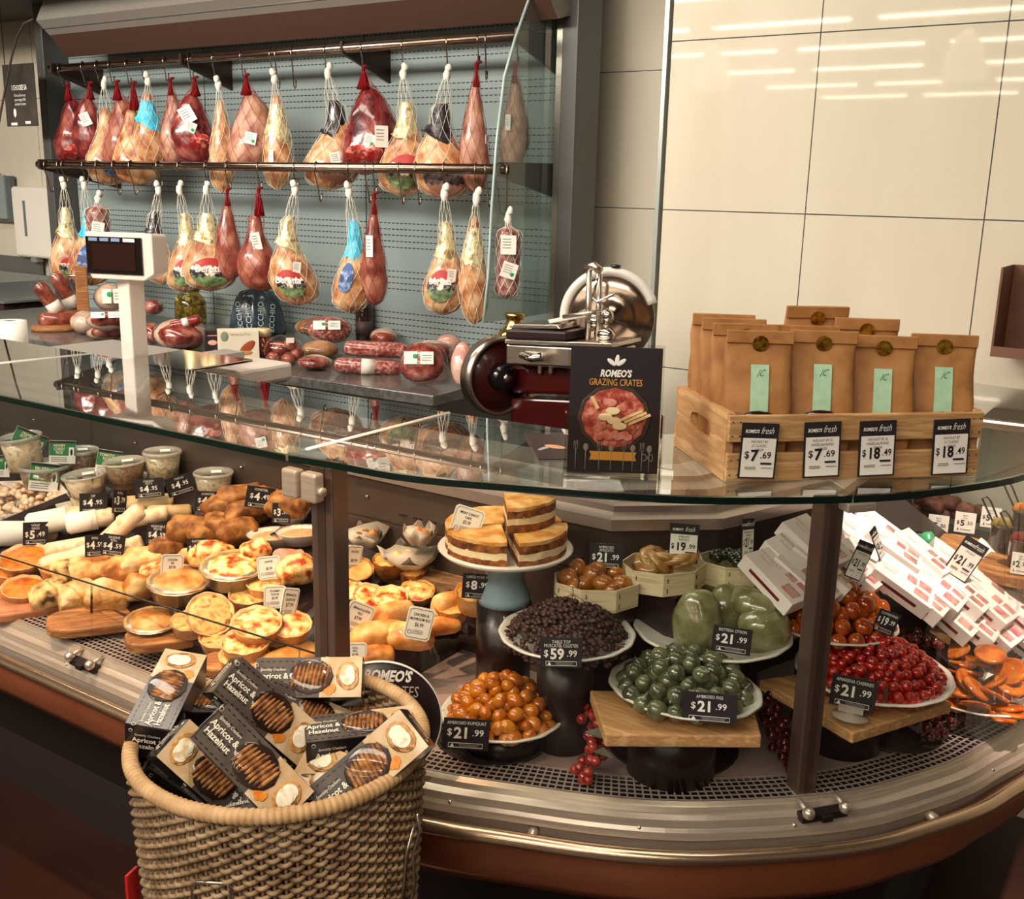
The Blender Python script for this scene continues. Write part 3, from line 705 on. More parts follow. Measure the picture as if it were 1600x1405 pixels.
# brass can and finial
BRASS = mat('polished_brass', 'c9a05a', 'e0bd78', rough=.16, metal=1, scale=10)
p = on_bench(803, 570); p = aty(803, 560, 2.85); p.z = BZ; s = depth(p)/FOC
t = thing('brass_can', 'polished brass milk can standing behind the slicer', 'can', T(*p), None)
MB().lathe([(0, 0), (26*s, 0), (27*s, 3*s), (27*s, 72*s), (28*s, 75*s), (27*s, 78*s), (22*s, 86*s), (14*s, 92*s), (13*s, 106*s)], 28).build('body', BRASS, t)
MB().lathe([(0, 106*s), (15*s, 106*s), (16*s, 109*s), (15*s, 112*s), (0, 113*s)], 24).build('lid', BRASS, t)
m = MB()
for sx in (-1, 1): m.tube([(sx*(10+a*9)*s, -27*s, (72-a*a*8)*s) for a in (0, .3, .6, 1)], 2.4*s, 6)
m.build('handles', CHROME, t)
p = aty(748, 545, 2.75); p.z = BZ; s = depth(p)/FOC
t = MB().lathe([(0, 0), (6*s, 0), (6*s, 5*s), (3*s, 10*s), (4.5*s, 14*s), (2.5*s, 18*s), (4*s, 23*s), (2*s, 27*s), (4*s, 33*s), (0, 40*s)], 14).build('brass_finial', BRASS)
t.matrix_world = T(p.x, p.y, BZ); tag(t, 'small turned brass spindle beside the end glass and flywheel', 'ornament')

# ------------------------------------------------------------------ meat slicer
RED = mat('slicer_red', '4a0d0d', '3c0909', rough=.22, coat=.8, scale=4)
BLK = mat('gloss_black', '170f10', rough=.2, coat=.5)
SY = 2.32
def sp(px, py, dy=0): return aty(px, py, SY+dy)
c = sp(777, 587); s = depth(c)/FOC
sl = thing('meat_slicer', 'vintage red hand cranked meat slicer with steel flywheel and round blade', 'meat slicer', T(c.x, c.y, 0), None)
def L(p): return Vector(p)-Vector((c.x, c.y, 0))
X = T(0, 0, c.z) @ RZ(radians(-20)) @ RY(pi/2)
R0 = .106
MB().lathe([(R0*.9, -.02), (R0, -.022), (R0, .022), (R0*.9, .022), (R0*.88, .01), (R0*.88, -.01), (R0*.9, -.02)], 48, M=X).build('flywheel_rim', STEEL, sl)
MB().lathe([(0, -.008), (R0*.89, -.004), (R0*.89, .004), (0, .010)], 40, M=X).build('flywheel_disc', mat('flywheel_red', '4a1412', rough=.35, coat=.4), sl)
MB().lathe([(0, .0), (.036, 0), (.038, .01), (.036, .04), (.028, .045), (0, .045)], 28, M=X).build('hub', BLK, sl)
MB().lathe([(0, .044), (.012, .044), (.012, .05), (0, .051)], 16, M=X).build('hub_nut', STEEL, sl)
x1, z1 = L(sp(800, 590)).x, None
def slab(pts, y0, y1, mats, name, bev=.004):
    P = [sp(*q) for q in pts]; m = MB()
    vs = [(q.x-c.x, y0, q.z) for q in P]+[(q.x-c.x, y1, q.z) for q in P]; n = len(P)
    m.add(vs, [tuple(range(n)), tuple(range(2*n-1, n-1, -1))]+[(i, n+i, n+(i+1) % n, (i+1) % n) for i in range(n)])
    return m.build(name, mats, sl, bevel=bev)
slab(((788, 572), (960, 585), (960, 622), (788, 618)), .03, .16, RED, 'base_casting', .01)
slab(((788, 624), (960, 632), (960, 680), (788, 672)), .03, .2, RED, 'lower_base', .006)
MB().box((.14, .13, .50), (.30, .16, .985)).build('pedestal', mat('slicer_pedestal', '3c2a28', rough=.4), sl, bevel=.01)
slab(((800, 536), (965, 545), (965, 575), (800, 567)), -.03, .10, STEEL, 'carriage', .004)
slab(((802, 528), (968, 534), (968, 541), (802, 535)), -.04, .12, STEEL, 'carriage_plate', .002)
slab(((806, 512), (900, 516), (900, 530), (806, 527)), -.05, .12, mat('carriage_black', '2a1a1a', rough=.3), 'meat_table', .005)
slab(((812, 505), (880, 506), (885, 513), (808, 512)), -.03, .09, STEEL, 'table_top', .002)
MB().tube([L(sp(828, 552))+Vector((0, -.04, 0)), L(sp(848, 557))+Vector((0, -.06, 0)), L(sp(866, 553))+Vector((0, -.06, 0))], [.009, .008, .012], 8).build('crank_handle', CHROME, sl)
m = MB()
for px, py in ((838, 577), (855, 577)): m.box(L(sp(px, py))+Vector((0, .02, 0)), (.01, .012, .03))
m.build('latch', STEEL, sl, bevel=.002)
# round blade facing the shopper's right
bc = L(sp(952, 496, .10)); XB = T(*bc) @ RZ(radians(22)) @ RX(pi/2)
RB = .118
MB().lathe([(0, .016), (.02, .016), (.022, .012), (RB*.55, .010), (RB*.97, .003), (RB, 0), (RB*.97, -.004), (0, -.004)], 56, M=XB).build('blade', mat('blade_steel', 'c5b6a4', '8b7468', rough=.14, metal=1, scale=5), sl)
gd = MB(); gd.sweep([radians(a) for a in range(20, 215, 6)], lambda a: [XB @ Vector((q*RB*cos(a), q*RB*sin(a), h)) for q, h in ((.9, .012), (1.06, .014), (1.1, .004), (1.08, -.012), (.92, -.012))], 0, True, None, True)
gd.build('blade_guard', mat('white_enamel', 'd9d4ca', rough=.25, coat=.4), sl)
MB().lathe([(0, .016), (.016, .016), (.018, .024), (.01, .03), (0, .03)], 20, M=XB).build('blade_nut', STEEL, sl)
k = L(sp(962, 424, .10))
MB().lathe([(.004, -.01), (.004, .008), (.013, .010), (.014, .016), (0, .018)], 16, M=T(*k)).build('guard_knob', BLK, sl)
for px, nm in ((921, 'post'), (937, 'post')):
    a = L(sp(px, 420 if px < 930 else 428, .02)); b_ = L(sp(px-3, 545, .02))
    MB().cyl(a, b_, .0075, 12).build(nm, STEEL, sl)
MB().tube([L(sp(915, 420, .02)), L(sp(928, 415, .02)), L(sp(938, 424, .02))], .011, 10).build('post_cap', STEEL, sl)
MB().tube([L(sp(935, 428, .0)), L(sp(930, 450, .0)), L(sp(926, 466, .0)), L(sp(934, 472, 0)), L(sp(946, 466, .0)), L(sp(960, 459, 0))], .004, 8).build('clamp_lever', CHROME, sl)
m = MB(); m.ball(L(sp(930, 500, .03)), (.022, .02, .02), 12, 8, lump=.2, freq=40); m.ball(L(sp(945, 522, .03)), (.03, .02, .02), 12, 8, lump=.2, freq=40, seed=3); m.ball(L(sp(950, 493, .02)), (.016, .016, .016), 12, 8)
m.build('sharpener', CHROME, sl)
slab(((855, 500), (915, 488), (915, 496), (858, 506)), .0, .03, mat('pusher_white', 'd4cfc4', rough=.35), 'meat_pusher', .003)
MB().tube([L(sp(880, 495, 0)), L(sp(915, 490, 0)), L(sp(940, 486, .02))], .005, 8).build('pusher_rod', STEEL, sl)

# ------------------------------------------------------------------ left wall things and scale
YL = 3.47
def wallthing(name, label, cat, px0, py0, px1, py1, Y=YL):
    a, b = aty(px0, py1, Y), aty(px1, py0, Y)
    return thing(name, label, cat, T((a.x+b.x)/2, Y, (a.z+b.z)/2)), b.x-a.x, b.z-a.z
t, w_, h_ = wallthing('soap_dispenser', 'white wall soap dispenser left of the ham cabinet', 'soap dispenser', 40, 293, 96, 400)
MB().box((0, 0, 0), (w_, .12, h_)).build('housing', mat('dispenser_white', 'e6dfd2', rough=.3), t, bevel=.02, seg=4)
MB().box((-w_*.18, -.061, .02), (.02, .004, h_*.5)).build('level_window', mat('level_window_grey', '6a7070', rough=.2), t, bevel=.001)
MB().box((-w_*.1, -.03, -h_*.52), (.05, .04, .03)).build('nozzle', GREY, t)
t, w_, h_ = wallthing('poster', 'dark hanging poster with white heading left of the ham cabinet', 'poster', 12, 98, 52, 198, 3.0)
MB().box((0, 0, 0), (w_, .004, h_)).build('sheet', mat('poster_dark', '33302d', '4a4038', scale=6, rough=.4), t)
m = MB(); m.text('I CHOOSE SA', (0, -.003, h_*.12), .032, 0, sx=.62, bold=.02)
for k, q in enumerate(('Choose Farm our', 'great range of SA', 'products in store')): m.text(q, (0, -.003, h_*(-.0-.07*k)), .018, 0, sx=.7)
m.ball((-w_*.2, -.003, -h_*.28), (.012, .001, .02), 8, 5, 0); m.box((-w_*.25, -.003, -h_*.46), (.05, .001, .012), 0); m.box((w_*.2, -.003, -h_*.44), (.04, .001, .012), 0)
m.build('print', [PRINT_W], t)
MB().tube([(-w_*.5+.02, 0, h_/2), (-w_*.5+.02, 0.0, 3.4-aty(30, 148, 3.0).z)], .002, 6).build('hanging_wire', DARK, t)
t, w_, h_ = wallthing('clipboard', 'grey clipboard sheaf hooked on the wall at the left edge', 'clipboard', -10, 275, 19, 345)
MB().box((0, 0, 0), (w_, .03, h_)).build('board', mat('clipboard_grey', '59605f', rough=.4), t, bevel=.003)
MB().box((-.02, -.02, .01), (w_*.8, .012, h_*.95)).build('papers', mat('grey_paper', '8d9491', rough=.6), t)
MB().box((0, -.02, h_*.5), (.05, .02, .03)).build('clip', STEEL, t)
t, w_, h_ = wallthing('splashback', 'grey steel splashback panel low on the left wall', 'panel', -30, 404, 64, 442)
MB().box((0, 0, 0), (w_, .02, h_)).build('sheet', mat('splash_grey', '77746f', rough=.35, metal=.4), t)
t, w_, h_ = wallthing('wash_basin', 'steel hand basin below the grey splashback at the left edge', 'basin', -60, 446, 62, 474, 3.2)
m = MB(); m.box((0, 0, 0), (w_, .4, .01)); m.box((-.05, -.2, .04), (w_*.72, .012, .09)); m.box((w_*.28, 0, .04), (.012, .4, .09)); m.box((0, .19, .05), (w_, .02, .1))
m.build('bowl', mat('basin_steel', 'b5bab6', rough=.25, metal=.7), t)
MB().box((0, 0, -.5*(aty(0, 460, 3.2).z)), (w_*.9, .36, aty(0, 460, 3.2).z-.02)).build('cabinet', mat('basin_dark', '3a2722', rough=.5), t)
a = [aty(px, py, 2.94) for px, py in ((52, 30), (38, 36), (27, 56), (18, 90), (8, 140), (0, 182), (-8, 240), (-14, 320))]
tag(MB().tube(a, .005, 8).build('power_cable', mat('cable_brown', '4a3a32', rough=.5)), 'dark cable arching from the hood down past the poster', 'cable')
# paper roll
p = atz(22, 560, 1.08)
t = thing('paper_roll', 'white paper towel roll standing at the left edge behind the counter', 'paper roll', T(*p), None)
s = depth(p)/FOC
MB().lathe([(8*s, 0), (23*s, 0), (23*s, 59*s), (8*s, 59*s), (8*s, 0)], 28).build('paper', mat('roll_paper', 'efe6da', rough=.8), t)
MB().lathe([(8.2*s, 1*s), (7*s, 1*s), (7*s, 58.5*s), (8.2*s, 58.5*s)], 20).build('core', mat('card_core', '8a6a52', rough=.8), t)
# scale
PLAS = mat('scale_plastic', 'dccfc4', rough=.4); PLASG = mat('scale_grey', '9b9a94', rough=.4)
p = aty(214, 600, 1.80); s = depth(p)/FOC
sc = thing('shop_scale', 'white retail scale with customer display on a tall post', 'scale', T(p.x, p.y, 1.08), None)
def LS(q): return Vector(q)-Vector((p.x, p.y, 1.08))
a, b_ = LS(aty(212, 600, 1.80)), LS(aty(212, 425, 1.80))
MB().box((0, 0, b_.z/2), (.05, .05, b_.z)).build('post', PLAS, sc, bevel=.004)
d0 = LS(aty(207, 399, 1.80)); f = RZ(radians(18))
hw, hh = 57*s, 35*s
X = T(d0.x, -.02, d0.z) @ f
poly = [(-hw, -hh*.65), (-hw*.86, -hh), (hw*.72, -hh), (hw*1.02, -hh*.7), (hw*1.02, hh*.88), (hw*.95, hh), (-hw*.95, hh), (-hw, hh*.9)]
m = MB(); m.add([(x, -.03, z) for x, z in poly]+[(x*.92, .05, z*.92) for x, z in poly], [tuple(range(8)), tuple(range(15, 7, -1))]+[(i, 8+i, 8+(i+1) % 8, (i+1) % 8) for i in range(8)], M=X)
m.build('display_housing', PLAS, sc, bevel=.004)
m = MB(); m.box((-hw*.12, -.032, .02*hh), (hw*1.66, .006, hh*1.55), 0, X); m.box((-hw*.12, -.0355, -.05*hh), (hw*1.3, .002, hh*1.1), 1, X)
for k in range(3): m.box((-hw*(.72-.34*k), -.0355, hh*.68), (hw*.26, .002, hh*.14), 2, X)
m.box((hw*.36, -.0355, hh*.68), (hw*.34, .002, hh*.14), 3, X)
m.build('display_screen', [mat('screen_black', '1a1312', rough=.12), mat('screen_dark', '2a1712', rough=.15), mat('screen_blue', '7488a8'), PRINT_W], sc)
MB().box((.06, .18, .02), (.34, .36, .05)).build('scale_body', PLAS, sc, bevel=.01)
q = [LS(atz(px, py, 1.165)) for px, py in ((192, 562), (290, 578), (395, 561), (285, 546))]
m = MB(); m.prism([(v.x, v.y) for v in q], .077, .085); m.build('weighing_platter', CHROME, sc, bevel=.002)
MB().box((.10, .22, .06), (.08, .08, .035)).build('platter_support', PLASG, sc)
X = T(.06, -.06, .035) @ RX(radians(-48))
MB().box((0, 0, 0), (.18, .03, .10), M=X).build('operator_display', PLAS, sc, bevel=.008)
MB().box((0, -.016, 0), (.15, .003, .075), M=X).build('operator_screen', mat('screen_pale', 'b9c4c0', rough=.1), sc)
# ------------------------------------------------------------------ curved deli case
CX, CY, CR = -1.1, 2.13, .866
XL = -4.2; YE = 2.88
def bulge(a, z):
    k = min(max((1.17-z)/.55, 0), 1.1)
    P = [(-.35, .05), (0, .02), (.35, -.01), (.7, .0), (1.05, .02), (1.3, .035), (1.571, .07)]
    if a <= P[0][0]: return P[0][1]*k
    for (u, p), (v, q) in zip(P[:-1], P[1:]):
        if a <= v:
            t = (a-u)/(v-u); t = t*t*(3-2*t); return (p+(q-p)*t)*k
    return P[-1][1]*k
def path(o, z=1.18, n=40):
    """plan curve of the case, offset o outward from the glass line"""
    return [tuple(ptan(s, o, z)[0].xy) for s in [-3.1, -1.5, -.8, -.5, -.4, -.3, -.2, -.1]+[CR*pi/2*i/n for i in range(n+1)]+[CR*pi/2+YE-CY]]
def ptan(s, o, z):
    """point at arc position s (metres from the start of the curve, negative = straight part)"""
    o = o+bulge(s/CR, z)
    if s < 0: return Vector((CX+s, CY-CR-o, z)), 0.0
    a = s/CR
    if a > pi/2: return Vector((CX+CR+o, CY+(s-CR*pi/2), z)), pi/2
    return Vector((CX+(CR+o)*sin(a), CY-(CR+o)*cos(a), z)), a
NP = len(path(0))
def casesweep(mb, prof, mi=0, sm=False, close=False):
    cols = [path(o, z) for o, z in prof]
    mb.sweep(range(NP), lambda i: [Vector((cols[k][i][0], cols[k][i][1], prof[k][1])) for k in range(len(prof))], mi, sm, None, close)
case = thing('deli_case', 'long curved refrigerated deli counter with steel bumper and brown lower panel', 'deli counter', I4)
ALU = mat('case_aluminium', 'c4b6a6', 'b5a696', rough=.3, metal=.5, scale=12, stretch=(1, 1, 20))
m = MB(); casesweep(m, [(-.010, .663), (-.002, .657), (.002, .648), (.014, .643), (.016, .630), (.02, .624), (.022, .612), (.012, .605), (.012, .58)]); m.build('front_frame', ALU, case)
m = MB(); prof = [(.042+.013*cos(a), .594+.013*sin(a)) for a in [2*pi*k/14 for k in range(14)]]
casesweep(m, prof, 0, True, True); m.build('bumper_rail', mat('bumper_steel', 'd9bda0', rough=.22, metal=.95), case)
for s in (-1.9, -1.2, -.45, .30, .98, 1.6):
    a, _ = ptan(s, .006, .602); b_, _ = ptan(s, .036, .595)
    MB().cyl(a, b_, .009, 12).build('bumper_bracket', ALU, case)
for s in (-2.3, -1.6, -.80, -.1, .16, .47, .72, 1.15):
    a, _ = ptan(s, .017, .629)
    MB().ball(a, .0035, 8, 6).build('screw', CHROME, case)
m = MB(); casesweep(m, [(.014, .588), (.014, .54), (.006, .495), (-.004, .474), (-.03, .472)], 0, True); m.build('lower_panel', mat('case_brown', 'a05c3e', '925236', rough=.28, metal=.35, scale=5, coat=.3), case)
m = MB(); casesweep(m, [(-.02, .474), (-.20, .46), (-.26, .12), (-.22, .0)]); m.build('plinth', mat('plinth_black', '1a0907', rough=.6), case)
DECK = mat('deck_steel', 'c9b0a8', 'bda29c', rough=.2, metal=.35, scale=4)
DZ = .66
m = MB(); casesweep(m, [(-.075, DZ), (-.20, DZ), (-.40, DZ), (-.62, DZ)]); m.build('deck', DECK, case)
# perforated air grille
GRM = mat('grille_steel', 'cdbcb4', rough=.3, metal=.4)
m = MB()
rows = 5; step = .0125; o0, o1 = -.075, -.012
for i in range(rows+1):
    o = o0+(o1-o0)*i/rows; w_ = .0022
    casesweep(m, [(o-w_, .664), (o+w_, .664)])
s = -1.75
while s < 1.95:
    a, _ = ptan(s-.0015, o0, .6645); b_, _ = ptan(s-.0015, o1, .6645); c, _ = ptan(s+.0015, o1, .6645); d, _ = ptan(s+.0015, o0, .6645)
    m.quad(a, d, c, b_); s += .0135
m.build('air_grille', GRM, case)
m = MB(); casesweep(m, [(-.075, .656), (-.008, .656)]); m.build('grille_tray', mat('grille_dark', '1a0d0d', rough=.7), case)
# inner back: wall, rail steps and ledge along an angled line
inner = [(-4.2, 1.70), (-.89, 1.70), (-.73, 1.835), (-.61, 2.16), (-.61, 2.88)]
def inner_off(d):
    out = []; P = [Vector(q) for q in inner]
    for i, q in enumerate(P):
        ns = []
        if i > 0: t = (q-P[i-1]).normalized(); ns.append(Vector((-t.y, t.x)))
        if i < len(P)-1: t = (P[i+1]-q).normalized(); ns.append(Vector((-t.y, t.x)))
        nn = sum(ns, Vector((0, 0))).normalized(); out.append(q+nn*d/max(nn.dot(ns[0]), .3))
    return out
def innersweep(mb, prof, mi=0):
    cols = [inner_off(d) for d, z in prof]
    mb.sweep(range(len(inner)), lambda i: [Vector((cols[k][i].x, cols[k][i].y, prof[k][1])) for k in range(len(prof))], mi)
BACKM = mat('case_back', '5c4e48', '544640', rough=.35, metal=.5, scale=6)
m = MB(); innersweep(m, [(.0, .65), (.0, .90), (.004, .902), (.004, .905), (0, .907), (.0, .995)]); m.build('back_wall', BACKM, case)
m = MB(); innersweep(m, [(0, .995), (-.012, 1.0), (-.012, 1.022), (.012, 1.03), (.012, 1.042), (.045, 1.05), (.045, 1.064), (.085, 1.072), (.085, 1.08), (.17, 1.082)]); m.build('back_rail', mat('rail_alu', 'b9aaa2', rough=.3, metal=.7), case)
m = MB(); innersweep(m, [(.17, 1.082), (.17, .0)]); m.build('rear_panel', mat('rear_grey', '8d8a85', rough=.4), case)
for x in (-3.2, -2.75, -2.3, -1.9, -1.5, -1.1):
    MB().ball((x, 1.697, .955), .004, 8, 6).build('screw', CHROME, case)
for k in range(26):
    x = -1.40+k*.02
    if k % 2 == 0:
        MB().box((x, 1.699, .93), (.024, .003, .002)).build('vent_slot', DARK, case)
# white service unit behind, carrying the scale
m = MB(); 
sv = thing('service_counter', 'pale service shelf behind the counter glass carrying the scale', 'service shelf', I4)
MB().box((-2.78, 2.09, 1.055), (.86, .42, .05)).build('worktop', mat('service_pale', '9d978e', rough=.35), sv, bevel=.004)
MB().box((-2.78, 2.09, .52), (.80, .36, 1.02)).build('body', mat('service_body', '8d8780', rough=.5), sv)
# glass panes
def pane_front(s0, s1, name):
    n = max(2, int((s1-s0)/.03)) if s1 > 0 else 2
    m = MB(); m.sweep([s0+(s1-s0)*i/n for i in range(n+1)], lambda s: [ptan(s, .004, .641)[0], ptan(s, .004, 1.172)[0], ptan(s, -.004, 1.172)[0], ptan(s, -.004, .641)[0]], 0, False, None, True)
    o = m.build(name, GLASS); return o
def ang(x, y): return CR*radians(50.74)
S_SEAM = [-3.1, -.741, -.159, CR*radians(50.74), 1.95]
names = [('front_glass', 'far left straight glass front pane of the deli case'), ('front_glass', 'short straight glass front pane before the broad dark post'), ('front_glass', 'large curved glass front pane before the candied fruit'), ('front_glass', 'right curved glass front pane before the white boxes')]
for (n_, lb), a, b_ in zip(names, S_SEAM[:-1], S_SEAM[1:]):
    tag(pane_front(a+.0015, b_-.0015, n_), lb, 'glass pane', 'front glass panes')
GT0, GT1 = 1.172, 1.184
def top_pane(s0, s1, lb, front_only=False, backpts=None):
    n = max(1, int((s1-s0)/.04)) if s1 > 0 else 1
    front = [ptan(s0+(s1-s0)*i/n, .006, 0)[0] for i in range(n+1)]
    poly = [(v.x, v.y) for v in front] + backpts
    root = thing('top_glass', lb, 'glass pane', I4, 'top glass panes')
    m = MB(); m.prism(poly, GT0, GT1); m.build('pane', GLASS_T, root)
    m = MB(); m.sweep(front, lambda v: [Vector((v.x, v.y, GT0)), Vector((v.x, v.y, GT1))]); 
    e = MB(); e.sweep([ptan(s0+(s1-s0)*i/n, .0075, 0)[0] for i in range(n+1)], lambda v: [Vector((v.x, v.y, GT0-.001)), Vector((v.x, v.y, GT1-.002))]); e.build('polished_edge', EDGE, root)
    return root
YB = 1.66
top_pane(-3.1, -1.36, 'far left counter top pane', backpts=[(CX-1.36+.05, YB), (CX-3.1, YB)])
top_pane(-1.355, -.155, 'straight counter top pane in front of the scale', backpts=[(CX-.150, YB), (CX-1.305, YB)])
top_pane(-.150, S_SEAM[3]-.001, 'curved counter top pane carrying the brochure holder', backpts=[(-.72, 1.93), (-.86, 1.69), (CX-.145, YB)])
top_pane(S_SEAM[3]+.001, 1.53, 'right counter top pane below the wooden crate', backpts=[(-.62, 2.28), (-.66, 2.1), (-.715, 1.935)])
top_pane(1.533, 1.95, 'far right counter top pane behind the wooden crate', backpts=[(-.62, 2.80), (-.62, 2.29)])
SEAM = mat('seam_white', 'd6d2c8', rough=.3)
for a, b_ in (((CX-1.357, CY-CR), (CX-1.307, YB)), ((CX-.152, CY-CR), (CX-.148, YB)), ((-.25, 2.30), (-.62, 2.285))):
    m = MB(); m.cyl((a[0], a[1], 1.182), (b_[0], b_[1], 1.182), .0045, 8); m.build('glass_joint', SEAM, case)
# posts
PM = mat('post_bronze', '78635a', rough=.3, metal=.6)
def post(px, w_, d_, s, lb):
    p, a = ptan(s, -.035, 0)
    M = T(p.x, p.y, DZ) @ RZ(a)
    t = thing('glass_post', lb, 'post', M)
    H = GT0-DZ-.002
    MB().box((0, 0, H/2), (w_, d_, H)).build('upright', PM, t, bevel=.003)
    MB().box((0, -d_/2-.0006, H/2), (w_*.35, .002, H*.98)).build('channel_strip', mat('post_strip', '80695e', rough=.25, metal=.8), t)
    return t, H
t, H = post(517, .050, .04, -.105, 'broad dark bronze post behind the left glass seam')
for k, (x, rz) in enumerate(((-.040, .25), (.004, -.2))):
    MB().box((x, -.045, H-.035), (.036, .022, .05), M=T(0, 0, 0)).build('hinge_clamp', ALU, t, bevel=.005, seg=3)
MB().cyl((.022, -.045, H-.04), (.03, -.045, H-.04), .008, 12).build('hinge_knob', ALU, t)
t, H = post(1280, .036, .036, CR*radians(50.74)-.012, 'slim bronze post behind the right glass seam')
MB().box((.03, -.03, H-.008), (.05, .03, .014)).build('hinge_clamp', ALU, t, bevel=.002)
def catch(s, lb):
    p, a = ptan(s, .012, .640)
    t = thing('glass_catch', lb, 'catch', T(*p) @ RZ(a))
    MB().box((0, -.002, .004), (.085, .02, .014)).build('base', mat('catch_black', '1e1718', rough=.4), t, bevel=.002)
    for x in (-.034, .034):
        MB().cyl((x, .018, .024), (x, -.008, .018), .004, 10).build('stem', ALU, t)
        MB().ball((x, -.014, .017), .0105, 16, 10).build('knob', mat('catch_silver', 'c9bcae', rough=.3, metal=.8), t)
    MB().box((.0, -.014, .004), (.02, .012, .012)).build('latch', DARK, t, bevel=.002)
catch(-.741, 'pair of silver knobs clamping the left glass seam')
catch(CR*radians(50.74), 'pair of silver knobs clamping the right glass seam')
# left sloping food tray
TRM = mat('tray_black', '200f0e', rough=.35, coat=.2)
tr = thing('display_tray', 'long black sloping food tray inside the left half of the deli case', 'display tray', I4)
xr_ = -1.235
def zt(y, x=-1.235): return LS_Z0+tray_k(x)*(y-LS_Y0)
m = MB(); cols = [-3.9, -1.72]+[-1.72+.04*k for k in range(1, 12)]+[xr_]
m.sweep(cols, lambda x: [Vector((x, 1.325, zt(1.325, x)-.004)), Vector((x, 1.69, zt(1.69, x)-.004))])
m.add([(-3.9, 1.325, DZ+.001), (xr_, 1.325, DZ+.001), (xr_, 1.325, zt(1.325)-.004), (-3.9, 1.325, zt(1.325)-.004)], [(0, 1, 2, 3)])
m.add([(xr_, 1.325, DZ+.001), (xr_, 1.69, DZ+.001), (xr_, 1.69, zt(1.69)+.012), (xr_, 1.325, zt(1.325)+.008)], [(0, 1, 2, 3)])
m.build('tray_panel', TRM, tr)
MB().box(((-3.9+xr_)/2, 1.327, zt(1.325)), (xr_+3.9, .004, .012)).build('tray_lip', mat('tray_lip', '5b4a48', rough=.3, metal=.5), tr)

# low inner glass guard before the food
z0g = .665
g0, g1 = aty(0, 868, 1.285), aty(540, 1036, 1.285)
gd = thing('glass_guard', 'low glass guard with dark top edge in front of the baked goods', 'glass guard', I4)
xa = -3.2; sl_ = (g1.z-g0.z)/(g1.x-g0.x); za = g0.z+sl_*(xa-g0.x)
m = MB(); m.add([(xa, 1.282, z0g), (g1.x, 1.282, z0g), (g1.x, 1.282, g1.z), (xa, 1.282, za), (xa, 1.288, z0g), (g1.x, 1.288, z0g), (g1.x, 1.288, g1.z), (xa, 1.288, za)], [(0, 1, 2, 3), (5, 4, 7, 6), (0, 4, 5, 1), (1, 5, 6, 2), (3, 7, 4, 0)])
m.build('pane', clear('guard_glass', 'fdfdfb', .5), gd)
MB().tube([(xa, 1.285, za), (g1.x, 1.285, g1.z)], .0022, 6).build('top_edge', DARK, gd)
# ------------------------------------------------------------------ price tags
TAGM = [mat('tag_black', '2a2529', rough=.4), PRINT_W, PRINT_K, mat('tag_white', 'f1ebe2', rough=.5), mat('tag_green', '2f7d4c', rough=.5), PRINT_G, mat('tag_cream', 'f0e3c8', rough=.5)]
def price(m, d, c, y, h, mi, x=0, sx=.8, W=None):
    """dollars large, cents small, sitting on z=y"""
    n = len(d)
    if W: sx = min(1.0, W*.86/(h*(.62*n+.36*len(c)+.45)))
    wd = h*.62*sx*n; wc = h*.36*sx*len(c); ws = h*.45*sx
    x0 = x-(wd+wc+ws)/2
    m.text('$', (x0+ws*.45, -.0014, y+h*.06), h*.72, mi, sx=sx, bold=.012)
    m.text(d, (x0+ws+wd/2, -.0014, y), h*1.12, mi, sx=sx, bold=.032)
    m.text(c, (x0+ws+wd+wc/2, -.0014, y+h*.06), h*.68, mi, sx=sx, bold=.012)
